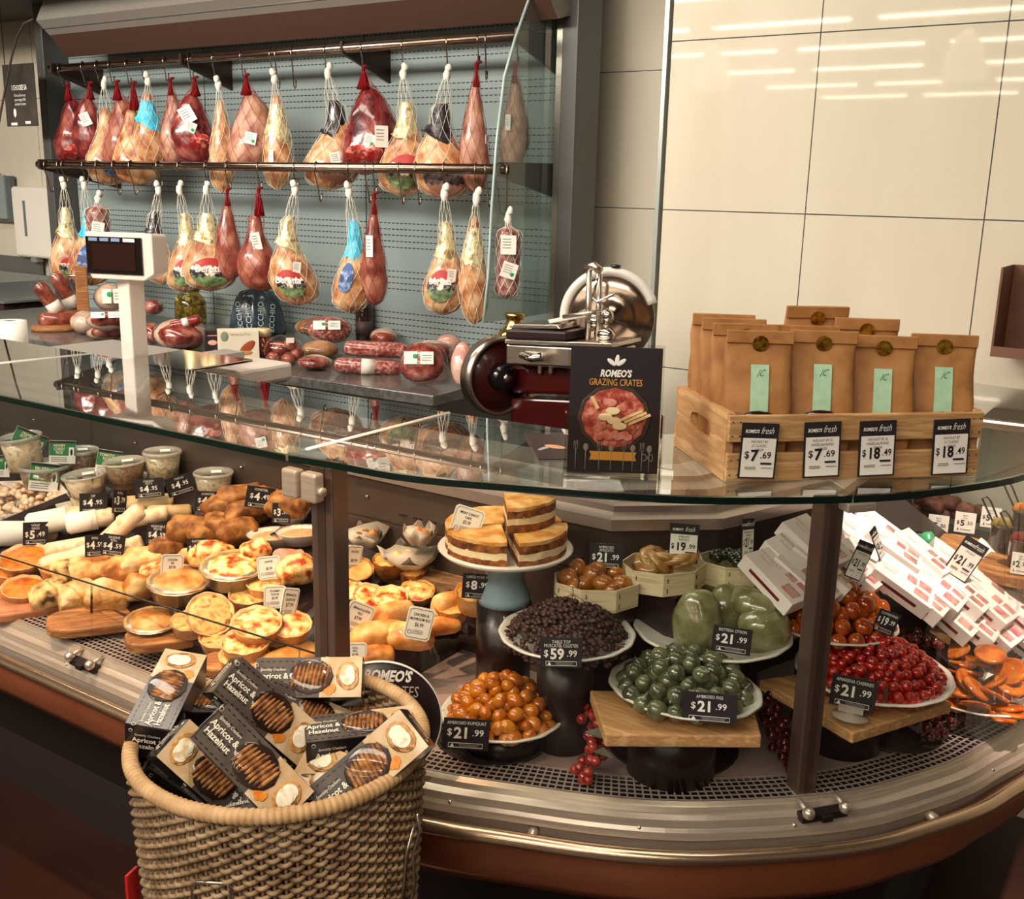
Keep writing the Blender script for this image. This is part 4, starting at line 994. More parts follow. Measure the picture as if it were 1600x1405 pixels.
def tag_geo(style, W, H, pr, head):
    card = MB(); pt = MB()
    if style == 'black':
        card.box((0, 0, 0), (W, .002, H), 0)
        for k, q in enumerate(head): pt.text(q, (0, -.0014, H*(.36-.13*k)), H*.15, 1, sx=min(.8, W*1.5/(H*.15*max(len(q), 1))))
        price(pt, pr[0], pr[1], H*.02 if len(head) < 2 else -H*.06, H*.44, 1, 0, W=W)
        y = -H*.36; a = W*.37
        for z in (y-H*.07, y+H*.07): pt.box((0, -.0012, z), (2*a, .0008, H*.012), 1)
        for x in (-a, a): pt.box((x, -.0012, y), (H*.012, .0008, H*.14), 1)
        pt.box((a*.2, -.0012, y+H*.02), (a*1.2, .0008, H*.02), 5); pt.box((a*.2, -.0012, y-H*.025), (a*1.1, .0008, H*.02), 5)
        pt.add([(-a*.9, -.0013, y-H*.055), (-a*.66, -.0013, y-H*.055), (-a*.78, -.0013, y+H*.06)], [(0, 1, 2)], 1)
    elif style == 'white':
        c = min(W, H)*.09
        pl = [(-W/2+c, -H/2), (W/2-c, -H/2), (W/2, -H/2+c), (W/2, H/2-c), (W/2-c, H/2), (-W/2+c, H/2), (-W/2, H/2-c), (-W/2, -H/2+c)]
        card.prism(pl, -.001, .001, 3, RX(pi/2))
        k = .88
        for (x0, z0), (x1, z1) in zip(pl, pl[1:]+pl[:1]):
            pt.tube([(x0*k, -.0011, z0*k), (x1*k, -.0011, z1*k)], H*.008, 3, 2)
        for i, q in enumerate(head): pt.text(q, (0, -.0014, H*(.27-.14*i)), H*.12, 2, sx=min(.75, W*1.25/(H*.12*max(len(q), 1))), bold=.02)
        pt.text('$'+pr[0]+pr[1], (0, -.0014, -H*.04), H*.17, 2, sx=.7, bold=.01)
        for z in (-.2, -.25, -.30): pt.box((0, -.0013, H*z), (W*.4, .0006, H*.015), 5)
        pt.tube([(-W*.3+H*.06*cos(a), -.0012, -H*.28+H*.06*sin(a)) for a in [pi*q/5 for q in range(10)]], H*.008, 3, 2, True)
    elif style == 'green':
        card.box((0, 0, 0), (W, .002, H), 3); pt.box((0, -.0012, H*.16), (W*.99, .0008, H*.62), 4); pt.box((W*.0, -.0014, H*.44), (W*.99, .0008, H*.10), 0)
        for k, q in enumerate(head): pt.text(q, (-W*.12, -.0018, H*(.28-.15*k)), H*.17, 6, sx=min(.8, W*1.0/(H*.17*max(len(q), 1))), bold=.02)
        pt.box((W*.34, -.0016, -H*.06), (W*.2, .0008, H*.55), 3); pt.ball((W*.34, -.002, 0), (W*.05, .0006, H*.14), 8, 6, 2)
        for z in (-.24, -.32, -.40): pt.box((-W*.12, -.0013, H*z), (W*.6, .0006, H*.03), 5)
    elif style == 'fresh':
        card.box((0, 0, 0), (W, .002, H), 0); card.box((0, -.0006, -H*.12), (W*.9, .002, H*.7), 3)
        pt.text("ROMEO'S", (-W*.22, -.0022, H*.35), H*.085, 1, sx=.72, bold=.03, shear=.2)
        pt.text('fresh', (W*.2, -.0022, H*.365), H*.18, 1, sx=.66, bold=-.005, shear=.3)
        for k, q in enumerate(head): pt.text(q, (0, -.0022, H*(.17-.075*k)), H*.068, 2, sx=min(.8, W*1.15/(H*.068*max(len(q), 1))))
        m2 = MB(); price(m2, pr[0], pr[1], -H*.09, H*.25, 2, 0, W=W*1.0)
        pt.add([(v.x, v.y-.0008, v.z) for v in m2.v], m2.f, 2)
        pt.box((W*.22, -.0022, -H*.22), (W*.3, .0006, H*.035), 0)
        for z, x in ((-.29, -.2), (-.32, -.2), (-.30, .25)): pt.box((W*x, -.0022, H*z), (W*.3, .0006, H*.012), 5)
    elif style == 'pale':
        card.box((0, 0, 0), (W, .002, H), 3)
        for k, q in enumerate(head): pt.text(q, (0, -.0014, H*(.33-.12*k)), H*.1, 2, sx=.7)
        price(pt, pr[0], pr[1], -H*.04, H*.36, 2, 0, W=W)
        pt.add([(-W*.36, -.0013, -H*.4), (-W*.28, -.0013, -H*.4), (-W*.32, -.0013, -H*.24)], [(0, 1, 2)], 2)
        pt.box((W*.05, -.0013, -H*.34), (W*.5, .0006, H*.03), 5)
    return card, pt
def tag_at(style, px, py, wpx, hpx, base, pr, head, label, rz=0, roll=0, tilt=-.12, holder=False):
    """base: function (px,py) -> point the foot of the card stands on"""
    b = base(px, py+hpx/2); s = depth(b)/FOC; W, H = wpx*s, hpx*s
    M = T(*b) @ RZ(face(b)+rz) @ T(0, 0, H/2) @ RX(tilt) @ RY(roll)
    t = thing('price_tag', label, 'price tag', M, 'price tags in the deli case')
    c, p = tag_geo(style, W, H, pr, head)
    c.build('card', TAGM, t); p.build('print', TAGM, t)
    if holder:
        h = MB(); h.lathe([(0, 0), (.03, 0), (.03, .003), (0, .006)], 24, M=T(0, -.005, -H*.75)); h.box((0, 0, -H*.62), (.012, .008, .02)); h.box((0, .001, -H*.53), (.04, .006, .012))
        h.build('holder', clear('frosted_plastic', 'ffffff', 1, rough=.3, milk=.5, milkcol='d8ccc0'), t)
    return t
def D_(z): return lambda px, py: atz(px, py, z)
def L_(l): return lambda px, py: slope(px, py, l)
def Y_(y): return lambda px, py: aty(px, py, y)

# left case: black, green and white tags
for a in [
 ('black', 234, 762, 44, 30, L_(.05), ('4', '.95'), ('CHICKEN', 'PESTO'), 'black $4.95 tag leaning on the stacked brown tubs', -.1, -.06),
 ('black', 283, 757, 44, 30, L_(.05), ('4', '.95'), ('TABOULI',), 'black $4.95 tag right beside its twin before the grey tub', .2, -.2),
 ('black', 147, 786, 40, 32, L_(.04), ('4', '.95'), ('DIP',), 'black $4.95 tag below the white lidded tubs by the glass seam', 0, .06),
 ('black', 188, 783, 26, 36, L_(.05), ('3', '.79'), ('ROLL',), 'small steeply tilted black $3.79 tag among the white rolls', .7, .25),
 ('black', 325, 783, 38, 32, L_(.04), ('4', '.99'), ('SCHNITZEL',), 'black $4.99 tag below the lone grey tub', .1, .12),
 ('black', 407, 777, 44, 34, L_(.06), ('4', '.49'), ('SCHNITZEL',), 'black $4.49 tag standing highest above the crumbed cutlets', .1, .2),
 ('black', 440, 801, 28, 32, L_(.03), ('3', '.99'), ('PATE',), 'black $3.99 tag behind the oval pate dish', 0, .06),
 ('black', 57, 833, 36, 36, L_(.03), ('5', '.49'), ('WRAP', 'EACH'), 'black $5.49 tag before the two paper wraps', .1, .1),
 ('black', 150, 852, 30, 34, L_(.03), ('4', '.59'), ('ROLL',), 'black $4.59 tag half hidden behind another left of the seam', 0, .05),
 ('black', 178, 851, 34, 34, L_(.045), ('4', '.59'), ('SAUSAGE', 'ROLL'), 'black $4.59 tag standing on the turkish bread', -.1, .2),
 ('black', 247, 834, 32, 34, L_(.03), ('4', '.59'), ('VEGETABLE', 'PASTIE'), 'black $4.59 tag before the long cream roll', -.1, .12),
 ('black', 308, 857, 28, 34, L_(.03), ('4', '.49'), ('PASTRY',), 'black $4.49 tag sunk into the puff pastries', .1, .05),
 ('black', 746, 915, 48, 40, Y_(1.50), ('8', '.99'), ('LARGE PORK PIE',), 'black $8.99 tag in front of the wooden board and cake stand', 0, .06),
 ('white', 270, 884, 34, 38, L_(.05), ('9', '.99'), ('CHICKEN', 'PIE'), 'white scalloped tag on the front foil pie', .2, .15),
 ('white', 421, 886, 36, 36, L_(.05), ('5', '.99'), ('QUICHE',), 'bright white tag standing above the layered quiches', -.1, -.08),
 ('white', 430, 932, 34, 36, L_(.05), ('6', '.99'), ('GOURMET', 'QUICHE'), 'white tag with thin border below the bright white one', 0, .04),
 ('white', 453, 942, 28, 50, L_(.05), ('7', '.99'), ('SPINACH', 'QUICHE'), 'white tag turned edgeways left of the bronze post', .5, .3),
 ('white', 560, 963, 44, 46, L_(.03), ('7', '.99'), ('SPINACH & FETA', 'FILO'), 'white spinach and feta tag tilted right of the bronze post', .3, .5),
 ('white', 655, 973, 42, 52, L_(.03), ('6', '.99'), ('CHICKEN &', 'MUSHROOM FILO'), 'white chicken and mushroom tag in the filo parcels', .1, .25),
 ('white', 553, 873, 26, 44, L_(.03), ('8', '.99'), ('PASTRY',), 'white tag by the parchment wrapped pastries', .5, .25),
 ('white', 555, 1020, 36, 34, L_(.02), ('7', '.99'), ('CHILLI', 'ROLL'), 'white chilli roll tag low beside the foot of the bronze post', .0, .03),
 ('green', 46, 690, 48, 34, L_(.13), None, ('CREAMY', 'POTATO'), 'green and white tag tilted behind the tall white tub', .1, .5),
 ('green', 99, 706, 38, 36, L_(.09), None, ('HONEY', 'CURRY', 'RICE'), 'green and white tag upright behind the brown tub', 0, .1),
 ('green', 171, 722, 36, 38, L_(.07), None, ('TOMATO', 'RICE'), 'green and white tag between the brown tub and the stacked tubs', .1, .25),
 ('green', 71, 745, 42, 44, L_(.05), None, ('FRUITY', 'CHILLI', 'RICE SALAD'), 'green and white tag lowest beside the chicken tray', 0, .2),
 ('green', 2, 728, 26, 34, L_(.08), None, ('SALAD',), 'green and white tag cut by the left edge of the photo', 0, .1),
]: tag_at(*a[:9], rz=a[9], roll=a[10])

# ------------------------------------------------------------------ tubs and chopped chicken
TUB = clear('tub_plastic', 'f4efe6', 1.2, rough=.12, milk=.08, milkcol='efe6dc')
LID = clear('tub_lid', 'f4f0ea', 1.4, rough=.1, milk=.28, milkcol='f0e8e0')
SALADS = {'white': mat('chicken_salad', 'd9c2a6', 'e8dac4', 'b9a07c', scale=60, rough=.5, bump=.5), 'brown': mat('rice_salad', '3c2414', '7a4f26', 'a06c38', scale=110, rough=.5, bump=.8),
          'grain': mat('grain_salad', '5a4024', '946e42', '6a4622', scale=120, rough=.5, bump=.7), 'pale': mat('pale_salad', 'a5947c', 'c2b59c', '8a765c', scale=80, rough=.5, bump=.6)}
def tub(px, py, wpx, hpx, fill, label, lift=0, roll=0, tilt=0):
    p = slope(px, py, lift); s = depth(p)/FOC; r, h = wpx*s/2, hpx*s
    t = thing('deli_tub', label, 'tub', T(*p) @ RZ(face(p)) @ RX(tilt) @ RY(roll), 'tubs of salad in the deli case')
    MB().lathe([(0, .002), (r*.72, .002), (r*.88, h*.8), (0, h*.84)], 24).build('salad', SALADS[fill], t)
    MB().lathe([(0, 0), (r*.76, 0), (r*.94, h*.93)], 28).build('container', TUB, t)
    MB().lathe([(r*.95, h*.88), (r, h*.9), (r, h*.97), (r*.94, h), (r*.9, h*.96), (0, h*.97)], 28).build('lid', LID, t)
    m = MB(); m.box((r*.15, 0, h*.985), (r*.5, r*.4, .001), 0); m.build('lid_label', [LABELW], t)
for a in [
 (76, 776, 84, 54, 'brown', 'wide tub of brown rice salad, bottom of the pair at the left edge'),
 (128, 748, 58, 48, 'brown', 'tub of brown rice salad right of the upright green tag'),
 (203, 770, 64, 28, 'grain', 'flat tub of grain salad, lower of the stack before the seam'),
 (256, 752, 60, 50, 'pale', 'tall pale tub behind the pair of black $4.95 tags'),
 (142, 796, 66, 30, 'white', 'white tub, lower of the two below the glass seam'),
 (335, 777, 62, 42, 'pale', 'lone grey tub standing at the right end of the tubs')]: tub(*a)
tub(42, 732, 66, 54, 'white', 'tall white tub of chicken salad tipped on the brown one', .085, -.12)
tub(198, 752, 66, 34, 'grain', 'flat tub of grain salad, upper of the stack before the seam', .06, -.06)
tub(138, 772, 70, 34, 'white', 'white lidded tub on top by the glass seam', .055, -.1)
CHK = mat('chopped_chicken', 'dcb08c', 'edd0b0', 'c28a62', scale=50, rough=.5, bump=.3)
q = [slope(px, py, .012) for px, py in ((-60, 775), (86, 772), (110, 802), (-60, 840))]
t = thing('chicken_tray', 'white tray of chopped chicken pieces at the left edge', 'food tray', I4)
c0 = (q[0]+q[1]+q[2]+q[3])/4
m = MB(); m.add(q, [(0, 1, 2, 3)]); 
for a, b_ in zip(q, q[1:]+q[:1]): m.quad(a, b_, b_+Vector((0, 0, .035))+(b_-c0)*.08, a+Vector((0, 0, .035))+(a-c0)*.08)
m.build('tray', mat('white_tray', 'dcd0c4', rough=.4), t, solid=.003)
m = MB(); rnd = random.Random(5)
for k in range(170):
    u, v = rnd.random(), rnd.random()
    a = q[0].lerp(q[1], u); b_ = q[3].lerp(q[2], u); c = a.lerp(b_, v)+Vector((0, 0, .016+.03*rnd.random()*(1-abs(2*u-1)**2)))
    m.ball(c, (.012+.007*rnd.random(), .010, .008), 7, 5, lump=.4, freq=60, seed=k)
o = m.build('chicken_pieces', CHK, t); o['kind'] = 'stuff'
q = [slope(px, py, .0) for px, py in ((-60, 870), (106, 800), (112, 806), (-60, 884))]
m = MB(); m.add(q+[v+Vector((0, 0, .05)) for v in q], [(0, 1, 2, 3), (4, 7, 6, 5), (0, 4, 5, 1), (1, 5, 6, 2), (2, 6, 7, 3), (3, 7, 4, 0)])
tag(m.build('tray_divider', TRM), 'black divider slanting below the tray of chopped chicken', 'divider')
q = [slope(px, py, .0) for px, py in ((86, 770), (108, 800), (60, 800))]

# ------------------------------------------------------------------ breads, rolls and pies
CRUST = mat('pie_crust', 'c07a34', 'dd9f56', 'eabd7c', scale=30, rough=.5, bump=.25, sss=.05)
PASTRY = mat('golden_pastry', 'a85e22', 'd6924a', 'e8bc80', scale=22, rough=.45, bump=.5, coat=.15)
PASTEL = mat('pale_pastry', 'd8a470', 'e6be90', 'c48a50', scale=26, rough=.55, bump=.2)
QUICHE = mat('quiche_filling', 'd28a36', 'eec37c', '8a4018', scale=55, rough=.4, bump=.4, lo=.32, hi=.7)
PIZZA = mat('pizza_filling', 'a83a14', 'e8b062', 'f4dcaa', scale=48, rough=.4, bump=.6, lo=.38, hi=.62)
ORANGE = mat('orange_filling', 'd2691e', 'e88a2c', 'c05418', scale=30, rough=.4, bump=.5, stretch=(1, 1, 1))
BREAD = mat('turkish_bread', 'a05a24', 'dca05a', 'efcf9c', scale=20, rough=.65, bump=.9, bscale=70, lo=.32, hi=.62)
HERB = mat('herb_bread', '4a4024', 'd0a060', 'ecc98c', scale=34, rough=.6, bump=.6, lo=.36, hi=.55)
BROWNC = mat('crumbed_cutlet', '6a3a18', '955a26', 'b57c40', scale=40, rough=.6, bump=.9)
WRAPM = mat('flatbread', 'e6c29c', 'f0d6b6', 'd2a070', scale=26, rough=.6, bump=.15)
PAPER = mat('white_paper', 'f0e6dc', rough=.6)
GREENF = mat('wrap_filling', '3a3418', '6a5a2a', '8a4a2a', scale=60, rough=.5, bump=.6)
FOILT = mat('foil_tin', 'cfc4b8', rough=.3, metal=.85, scale=40, bump=.3)
GRP = 'baked goods in the deli case'
def place(px, py, lift=0, rz=0, roll=0, tilt=0, base=None):
    p = base(px, py) if base else slope(px, py, lift)
    return p, depth(p)/FOC, T(*p) @ RZ(face(p)+rz) @ RX(tilt) @ RY(roll)
def quiche(px, py, wpx, label, fill=QUICHE, crust=PASTEL, h=.3, lift=0, rz=0, roll=0, tilt=.15, tin=False, base=None, name='quiche', top=0):
    p, s, M = place(px, py, lift, rz, roll, tilt, base); r = wpx*s/2; H = r*2*h
    t = thing(name, label, 'pie' if tin else 'quiche', M, GRP)
    def wob(q, a, tt): k = 1+.02*noise.noise(Vector((cos(a)*3+px, sin(a)*3, tt))); return Vector((q.x*k, q.y*k, q.z+.0015*sin(a*9+px)*(tt > .4)))
    MB().lathe([(0, 0), (r*.82, 0), (r*.97, H*.95), (r, H), (r*.95, H*1.02), (r*.88, H*.86), (r*.5, H*.86)], 36, fn=wob).build('crust', crust, t)
    m = MB(); sd = Vector((px*.3, py*.2, 0))
    def lf(q, a, tt): return Vector((q.x, q.y, q.z+.12*r*(noise.noise(q*60+sd)*.5+.2)*(tt > .1)))
    m.lathe([(r*.92, H*.84), (r*.8, H*.9), (r*.55, H*.92+top*r), (r*.25, H*.93+top*r*1.3), (0, H*.93+top*r*1.4)], 30, fn=lf); m.build('filling', fill, t)
    if tin: MB().lathe([(0, -.002), (r*.84, -.002), (r*1.0, H*.9), (r*1.04, H*.93), (r*1.03, H*.96)], 40, fn=lambda q, a, tt: Vector((q.x*(1+.012*sin(a*24)), q.y*(1+.012*sin(a*24)), q.z))).build('foil_tin', FOILT, t)
    return t
def slab(px, py, wpx, dpx, label, m_=BREAD, h=.02, lift=0, rz=0, roll=0, tilt=.2, name='bread_slice', lump=.3, cat='bread', base=None):
    p, s, M = place(px, py, lift, rz, roll, tilt, base); a, b_ = wpx*s/2, dpx*s/2
    o = MB().ball((0, 0, h*.7), (a, b_, h), 30, 16, lump=lump, freq=42, seed=px*.11+py*.3).build(name, m_)
    o.matrix_world = M
    # square the shoulders of the loaf
    for v in o.data.vertices:
        v.co.x = a*math.copysign(min(abs(v.co.x/a)**.55, 1.1), v.co.x); v.co.y = b_*math.copysign(min(abs(v.co.y/b_)**.55, 1.1), v.co.y)
    return tag(o, label, cat, GRP)
def roll_(px, py, wpx, hpx, label, m_=WRAPM, rz=0, roll=0, lift=0, name='filled_roll', cat='roll', wrap=False, filling=False):
    p, s, M = place(px, py, lift, rz, roll, .1); L, r = wpx*s, hpx*s/2
    t = thing(name, label, cat, M, GRP)
    X = T(0, 0, r) @ RY(pi/2)
    MB().lathe([(0, -L*.5), (r*.8, -L*.49), (r, -L*.42), (r, L*.42), (r*.8, L*.49), (0, L*.5)], 18, sx=.85, M=X, fn=lambda q, a, tt: q*(1+.05*noise.noise(Vector((a, tt*4, px))))).build('flatbread' if wrap else 'crust', m_, t)
    if wrap: MB().lathe([(r*.8, -L*.52), (r*1.1, -L*.46), (r*1.1, L*.12), (r*1.05, L*.13)], 18, sx=.87, M=X).build('paper_wrap', PAPER, t)
    if filling: MB().ball((L*.40, 0, r), (r*.5, r*.84, r*.72), 14, 8, lump=.3, freq=70, seed=px).build('filling', GREENF, t)
    return t
BOARDM = WOODD
def board(px, py, wpx, dpx, label, rz=0, lift=-.002, m_=WOODD, h=.022):
    p, s, M = place(px, py, lift, rz, 0, 0); a, b_ = wpx*s/2, dpx*s/2
    pl = [(a*math.copysign(abs(cos(q))**.6, cos(q)), b_*math.copysign(abs(sin(q))**.6, sin(q))) for q in [2*pi*k/28 for k in range(28)]]
    o = MB().prism(pl, 0, h, sm=False).build('serving_board', m_, bevel=.005); o.matrix_world = M @ RX(.16)
    return tag(o, label, 'board', 'serving boards in the deli case')
board(40, 955, 110, 60, 'pale board under the orange tarts at the left edge', m_=mat('pink_board', 'c0805c', 'a86a48', scale=9, stretch=(1, 8, 12)))
board(160, 975, 160, 70, 'rounded wooden board under the turkish bread')
board(275, 1000, 150, 62, 'rounded wooden board under the foil pies', rz=.1)
board(395, 1040, 150, 60, 'rounded wooden board under the stacked quiches left of the bronze post', rz=.05)
roll_(40, 852, 92, 40, 'white paper wrap with dark filling at the left edge', wrap=True, filling=True, roll=.12)
roll_(97, 829, 92, 38, 'white paper wrap with green filling behind the $5.49 tag', wrap=True, filling=True, roll=-.12, lift=.01)
roll_(145, 828, 70, 34, 'short white wrap left of the big cream roll', wrap=True, roll=-.1)
roll_(110, 866, 70, 26, 'soft pale roll behind the orange tarts', roll=-.08, lift=.0)
roll_(110, 886, 80, 30, 'long split roll in front of the pale one', roll=-.2)
roll_(200, 838, 96, 34, 'large smooth cream roll lying diagonally by the black $3.79 tag', rz=-.1, roll=-.75, lift=.012)
roll_(226, 822, 78, 28, 'cream roll crossing behind the diagonal one', roll=-.15, lift=.02)
roll_(205, 872, 50, 34, 'short cream roll end below the diagonal roll', roll=-.3)
roll_(230, 800, 80, 30, 'tan bread roll behind the cream rolls', m_=mat('tan_roll', 'b89468', 'cfae82', scale=20, bump=.2))
roll_(265, 812, 66, 26, 'dark striped baguette end left of the crumbed cutlets', m_=mat('tan_roll', 'b89468', scale=20, bump=.2), roll=.05)
for k, (px, py, w_) in enumerate(((20, 905, 60), (42, 892, 76), (92, 898, 60), (38, 936, 66), (-6, 940, 50))):
    quiche(px, py, w_, ('orange tart behind the tilted one at the left', 'tilted orange swirl tart leaning below the $5.49 tag', 'flat orange tart beside the herb bread', 'front orange swirl tart in a deep pale crust', 'orange tart cut by the left edge of the photo')[k], ORANGE, PASTEL, h=.36, tilt=.25, roll=-.12 if k == 1 else 0, name='orange_tart', top=.1)
for k, a in enumerate([
 (85, 935, 62, 44, 'herb topped bread slice with dark edge right of the front orange tart', HERB, .03, .2, -.5, .5), (125, 945, 66, 50, 'square turkish bread slice at the front of the board', BREAD, .035, .15, 0, .45),
 (168, 945, 66, 46, 'turkish bread slice leaning right by the glass seam', BREAD, .035, -.3, .3, .45), (150, 905, 74, 44, 'turkish bread piece behind the front slices', BREAD, .03, .1, 0, .3),
 (112, 902, 56, 36, 'herb sprinkled bread behind the dark edged slice', HERB, .028, 0, -.1, .3), (192, 905, 66, 44, 'cheese crusted bread piece right of the seam', BREAD, .03, -.1, .2, .3),
 (224, 890, 70, 42, 'pale cheese bread behind the golden pasties', BREAD, .03, .2, .1, .3), (215, 930, 50, 40, 'smooth golden pastie left of the front foil pie', PASTRY, .03, .2, .3, .4), (246, 908, 52, 36, 'golden pastie with browned corner behind the front foil pie', PIZZA, .028, 0, 0, .3),
 (190, 870, 50, 30, 'cheese roll under the right $4.59 tag', BREAD, .025, 0, 0, .2), (262, 868, 56, 32, 'round golden scone by the $4.59 tag', BROWNC, .025, 0, 0, .2), (300, 880, 52, 32, 'puff pastry square below the $4.49 tag', PASTRY, .02, .3, .1, .3)]):
    slab(a[0], a[1], a[2], a[3], a[4], a[5], a[6], 0, a[7], a[8], a[9])
for k, a in enumerate([(292, 838, 62, 40, 'crumbed cutlet left of the front pair'), (322, 845, 66, 44, 'ridged crumbed cutlet at the front'), (345, 835, 60, 44, 'olive topped crumbed cutlet'), (375, 842, 66, 34, 'long crumbed cutlet before the pate dish'), (385, 815, 70, 36, 'crumbed cutlet behind the long one'), (352, 806, 70, 36, 'crumbed cutlet under the $4.99 tag'), (420, 795, 70, 38, 'crumbed cutlet behind the $4.49 tag'), (378, 790, 76, 40, 'large crumbed cutlet at the back of the tray'), (455, 800, 70, 40, 'crumbed cutlet beside the bronze post')]):
    slab(a[0], a[1], a[2], a[3], a[4], BROWNC, .03, .012, .4*sin(k*2.1), .25*sin(k*1.3), .35, 'crumbed_cutlet', .3, 'cutlet')
# pate dishes
for k, (px, py, w_, lb) in enumerate(((428, 852, 82, 'oval white pate dish with dark glazed top'), (470, 848, 76, 'second oval pate dish half behind the bronze post'), (455, 815, 60, 'foil dish of pate behind the first oval dish'))):
    p, s, M = place(px, py, .0, .1, 0, .12); r = w_*s/2
    t = thing('pate_dish', lb, 'dish', M, GRP)
    MB().lathe([(0, 0), (r*.7, 0), (r, .028), (r*1.03, .030), (r*.97, .026), (r*.7, .018)], 32, sy=.62).build('dish', mat('dish_white', 'e3d9cf', rough=.3, coat=.3), t)
    MB().ball((0, 0, .019), (r*.9, r*.55, .008), 24, 8).build('pate', mat('pate', 'c9a078', 'b98c62', scale=50, rough=.5), t)
    if k == 0: MB().ball((r*.25, .0, .026), (r*.42, r*.26, .004), 18, 6).build('glaze', mat('dark_glaze', '1e1210', rough=.25, coat=.6), t)
quiche(282, 927, 98, 'foil pie in front with a golden lid', PASTRY, CRUST, .26, tin=True, name='foil_pie', lift=.03, top=.08)
quiche(238, 985, 82, 'foil pie lowest on the left board', PASTRY, CRUST, .24, tin=True, name='foil_pie', top=.1, lift=.018)
quiche(365, 905, 100, 'foil pie with browned cheese peaks behind the front pie', PIZZA, CRUST, .26, tin=True, name='foil_pie', lift=.03, top=.1)
quiche(300, 986, 66, 'flat quiche under the tilted one', QUICHE, PASTEL, .3, lift=.015)
quiche(326, 968, 76, 'quiche tilted up to show its ham topped face', QUICHE, PASTEL, .26, lift=.045, tilt=.75, roll=.15)
quiche(345, 965, 60, 'quiche half hidden right of the tilted one', QUICHE, PASTEL, .3)
quiche(390, 945, 64, 'pale quiche behind the pizza topped ones', QUICHE, PASTEL, .3, lift=.01)
quiche(415, 925, 60, 'pale quiche below the bright white tag', QUICHE, PASTEL, .3, lift=.02)
quiche(345, 1012, 66, 'quiche at the left of the front stack', QUICHE, PASTEL, .3, lift=.012)
quiche(382, 1040, 78, 'cut quiche at the bottom of the front stack', QUICHE, PASTEL, .28, lift=.02)
quiche(384, 1020, 78, 'quiche in the middle of the front stack', PIZZA, PASTEL, .28, lift=.045)
quiche(402, 990, 80, 'pizza topped quiche on top of the front stack', PIZZA, PASTEL, .3, lift=.06, tilt=.3, top=.1)
quiche(455, 990, 66, 'pizza topped quiche left of the bronze post', PIZZA, PASTEL, .3, lift=.035, tilt=.3, top=.1)
quiche(430, 1010, 60, 'quiche behind the front stack', QUICHE, PASTEL, .3, lift=.0)
slab(450, 1040, 120, 46, 'long flat pastry lying below the bronze post', PASTRY, .02, .0, .6, 0, .3, 'flat_pastry', .1, 'pastry')
slab(462, 905, 60, 40, 'cheesy pastry beside the bronze post', PIZZA, .03, .03, .3, 0, .3, 'flat_pastry', .3, 'pastry')
slab(452, 885, 50, 34, 'folded ham slices behind the quiches', mat('ham_fold', 'd89a88', 'c27a6a', scale=20, rough=.4), .022, .03, .2, 0, .3, 'ham_slices', .4, 'ham')
slab(400, 870, 46, 30, 'browned puff pastry beside the pink tag', PIZZA, .024, .03, .2, 0, .3, 'flat_pastry', .4, 'pastry')
slab(330, 880, 70, 40, 'browned cheese pastry behind the foil pies', PIZZA, .03, .02, .1, .1, .4, 'flat_pastry', .4, 'pastry')
# right of the bronze post
quiche(575, 945, 60, 'pizza quiche tilted right of the bronze post', PIZZA, PASTEL, .28, lift=.015, tilt=.55, roll=.3, top=.08)
quiche(610, 945, 58, 'pizza quiche lying flat beside the tilted one', PIZZA, PASTEL, .3, lift=.02, tilt=.25, top=.08)
quiche(652, 935, 56, 'dark pizza quiche behind the filo parcels', PIZZA, CRUST, .3, lift=.0, tilt=.3, top=.08)
quiche(585, 970, 54, 'pale quiche under the pizza quiches', QUICHE, PASTEL, .3)
quiche(545, 930, 48, 'pizza quiche cut by the bronze post', PIZZA, PASTEL, .3, lift=.02, tilt=.4)
quiche(608, 897, 52, 'tall brown pork pie beside the parchment pastries', CRUST, BROWNC, .52, name='pork_pie', top=.04, lift=.02)
quiche(645, 910, 44, 'smaller brown pork pie by the wooden shelf', CRUST, BROWNC, .5, name='pork_pie', top=.04)
quiche(560, 905, 50, 'pork pie tilted behind the bronze post', CRUST, BROWNC, .5, name='pork_pie', tilt=.5, lift=.01)
quiche(745, 950, 70, 'large pork pie behind the $8.99 tag', CRUST, CRUST, .45, name='pork_pie', base=Y_(1.58), top=.05)
quiche(705, 965, 56, 'crimped pork pie left of the $8.99 tag', CRUST, CRUST, .45, name='pork_pie', base=D_(.78), tilt=.2, top=.05)
for a in [(590, 1010, 90, 46, 'large filo parcel with golden folds', .03, .3), (640, 1005, 80, 44, 'filo parcel below the mushroom tag', .025, -.2), (615, 975, 66, 36, 'filo parcel between the two white tags', .03, .5), (575, 1035, 80, 40, 'long filo pastry at the tray front', .02, .1), (700, 960, 60, 34, 'square filo parcel behind the mushroom tag', .03, .6), (560, 990, 60, 40, 'rounded pastry under the spinach tag', .03, .2), (690, 985, 60, 30, 'flat filo pieces at the tray edge', .016, .3)]:
    slab(a[0], a[1], a[2], a[3], a[4], PASTRY, a[5], 0, a[6], 0, .25, 'filo_parcel', .22, 'pastry')
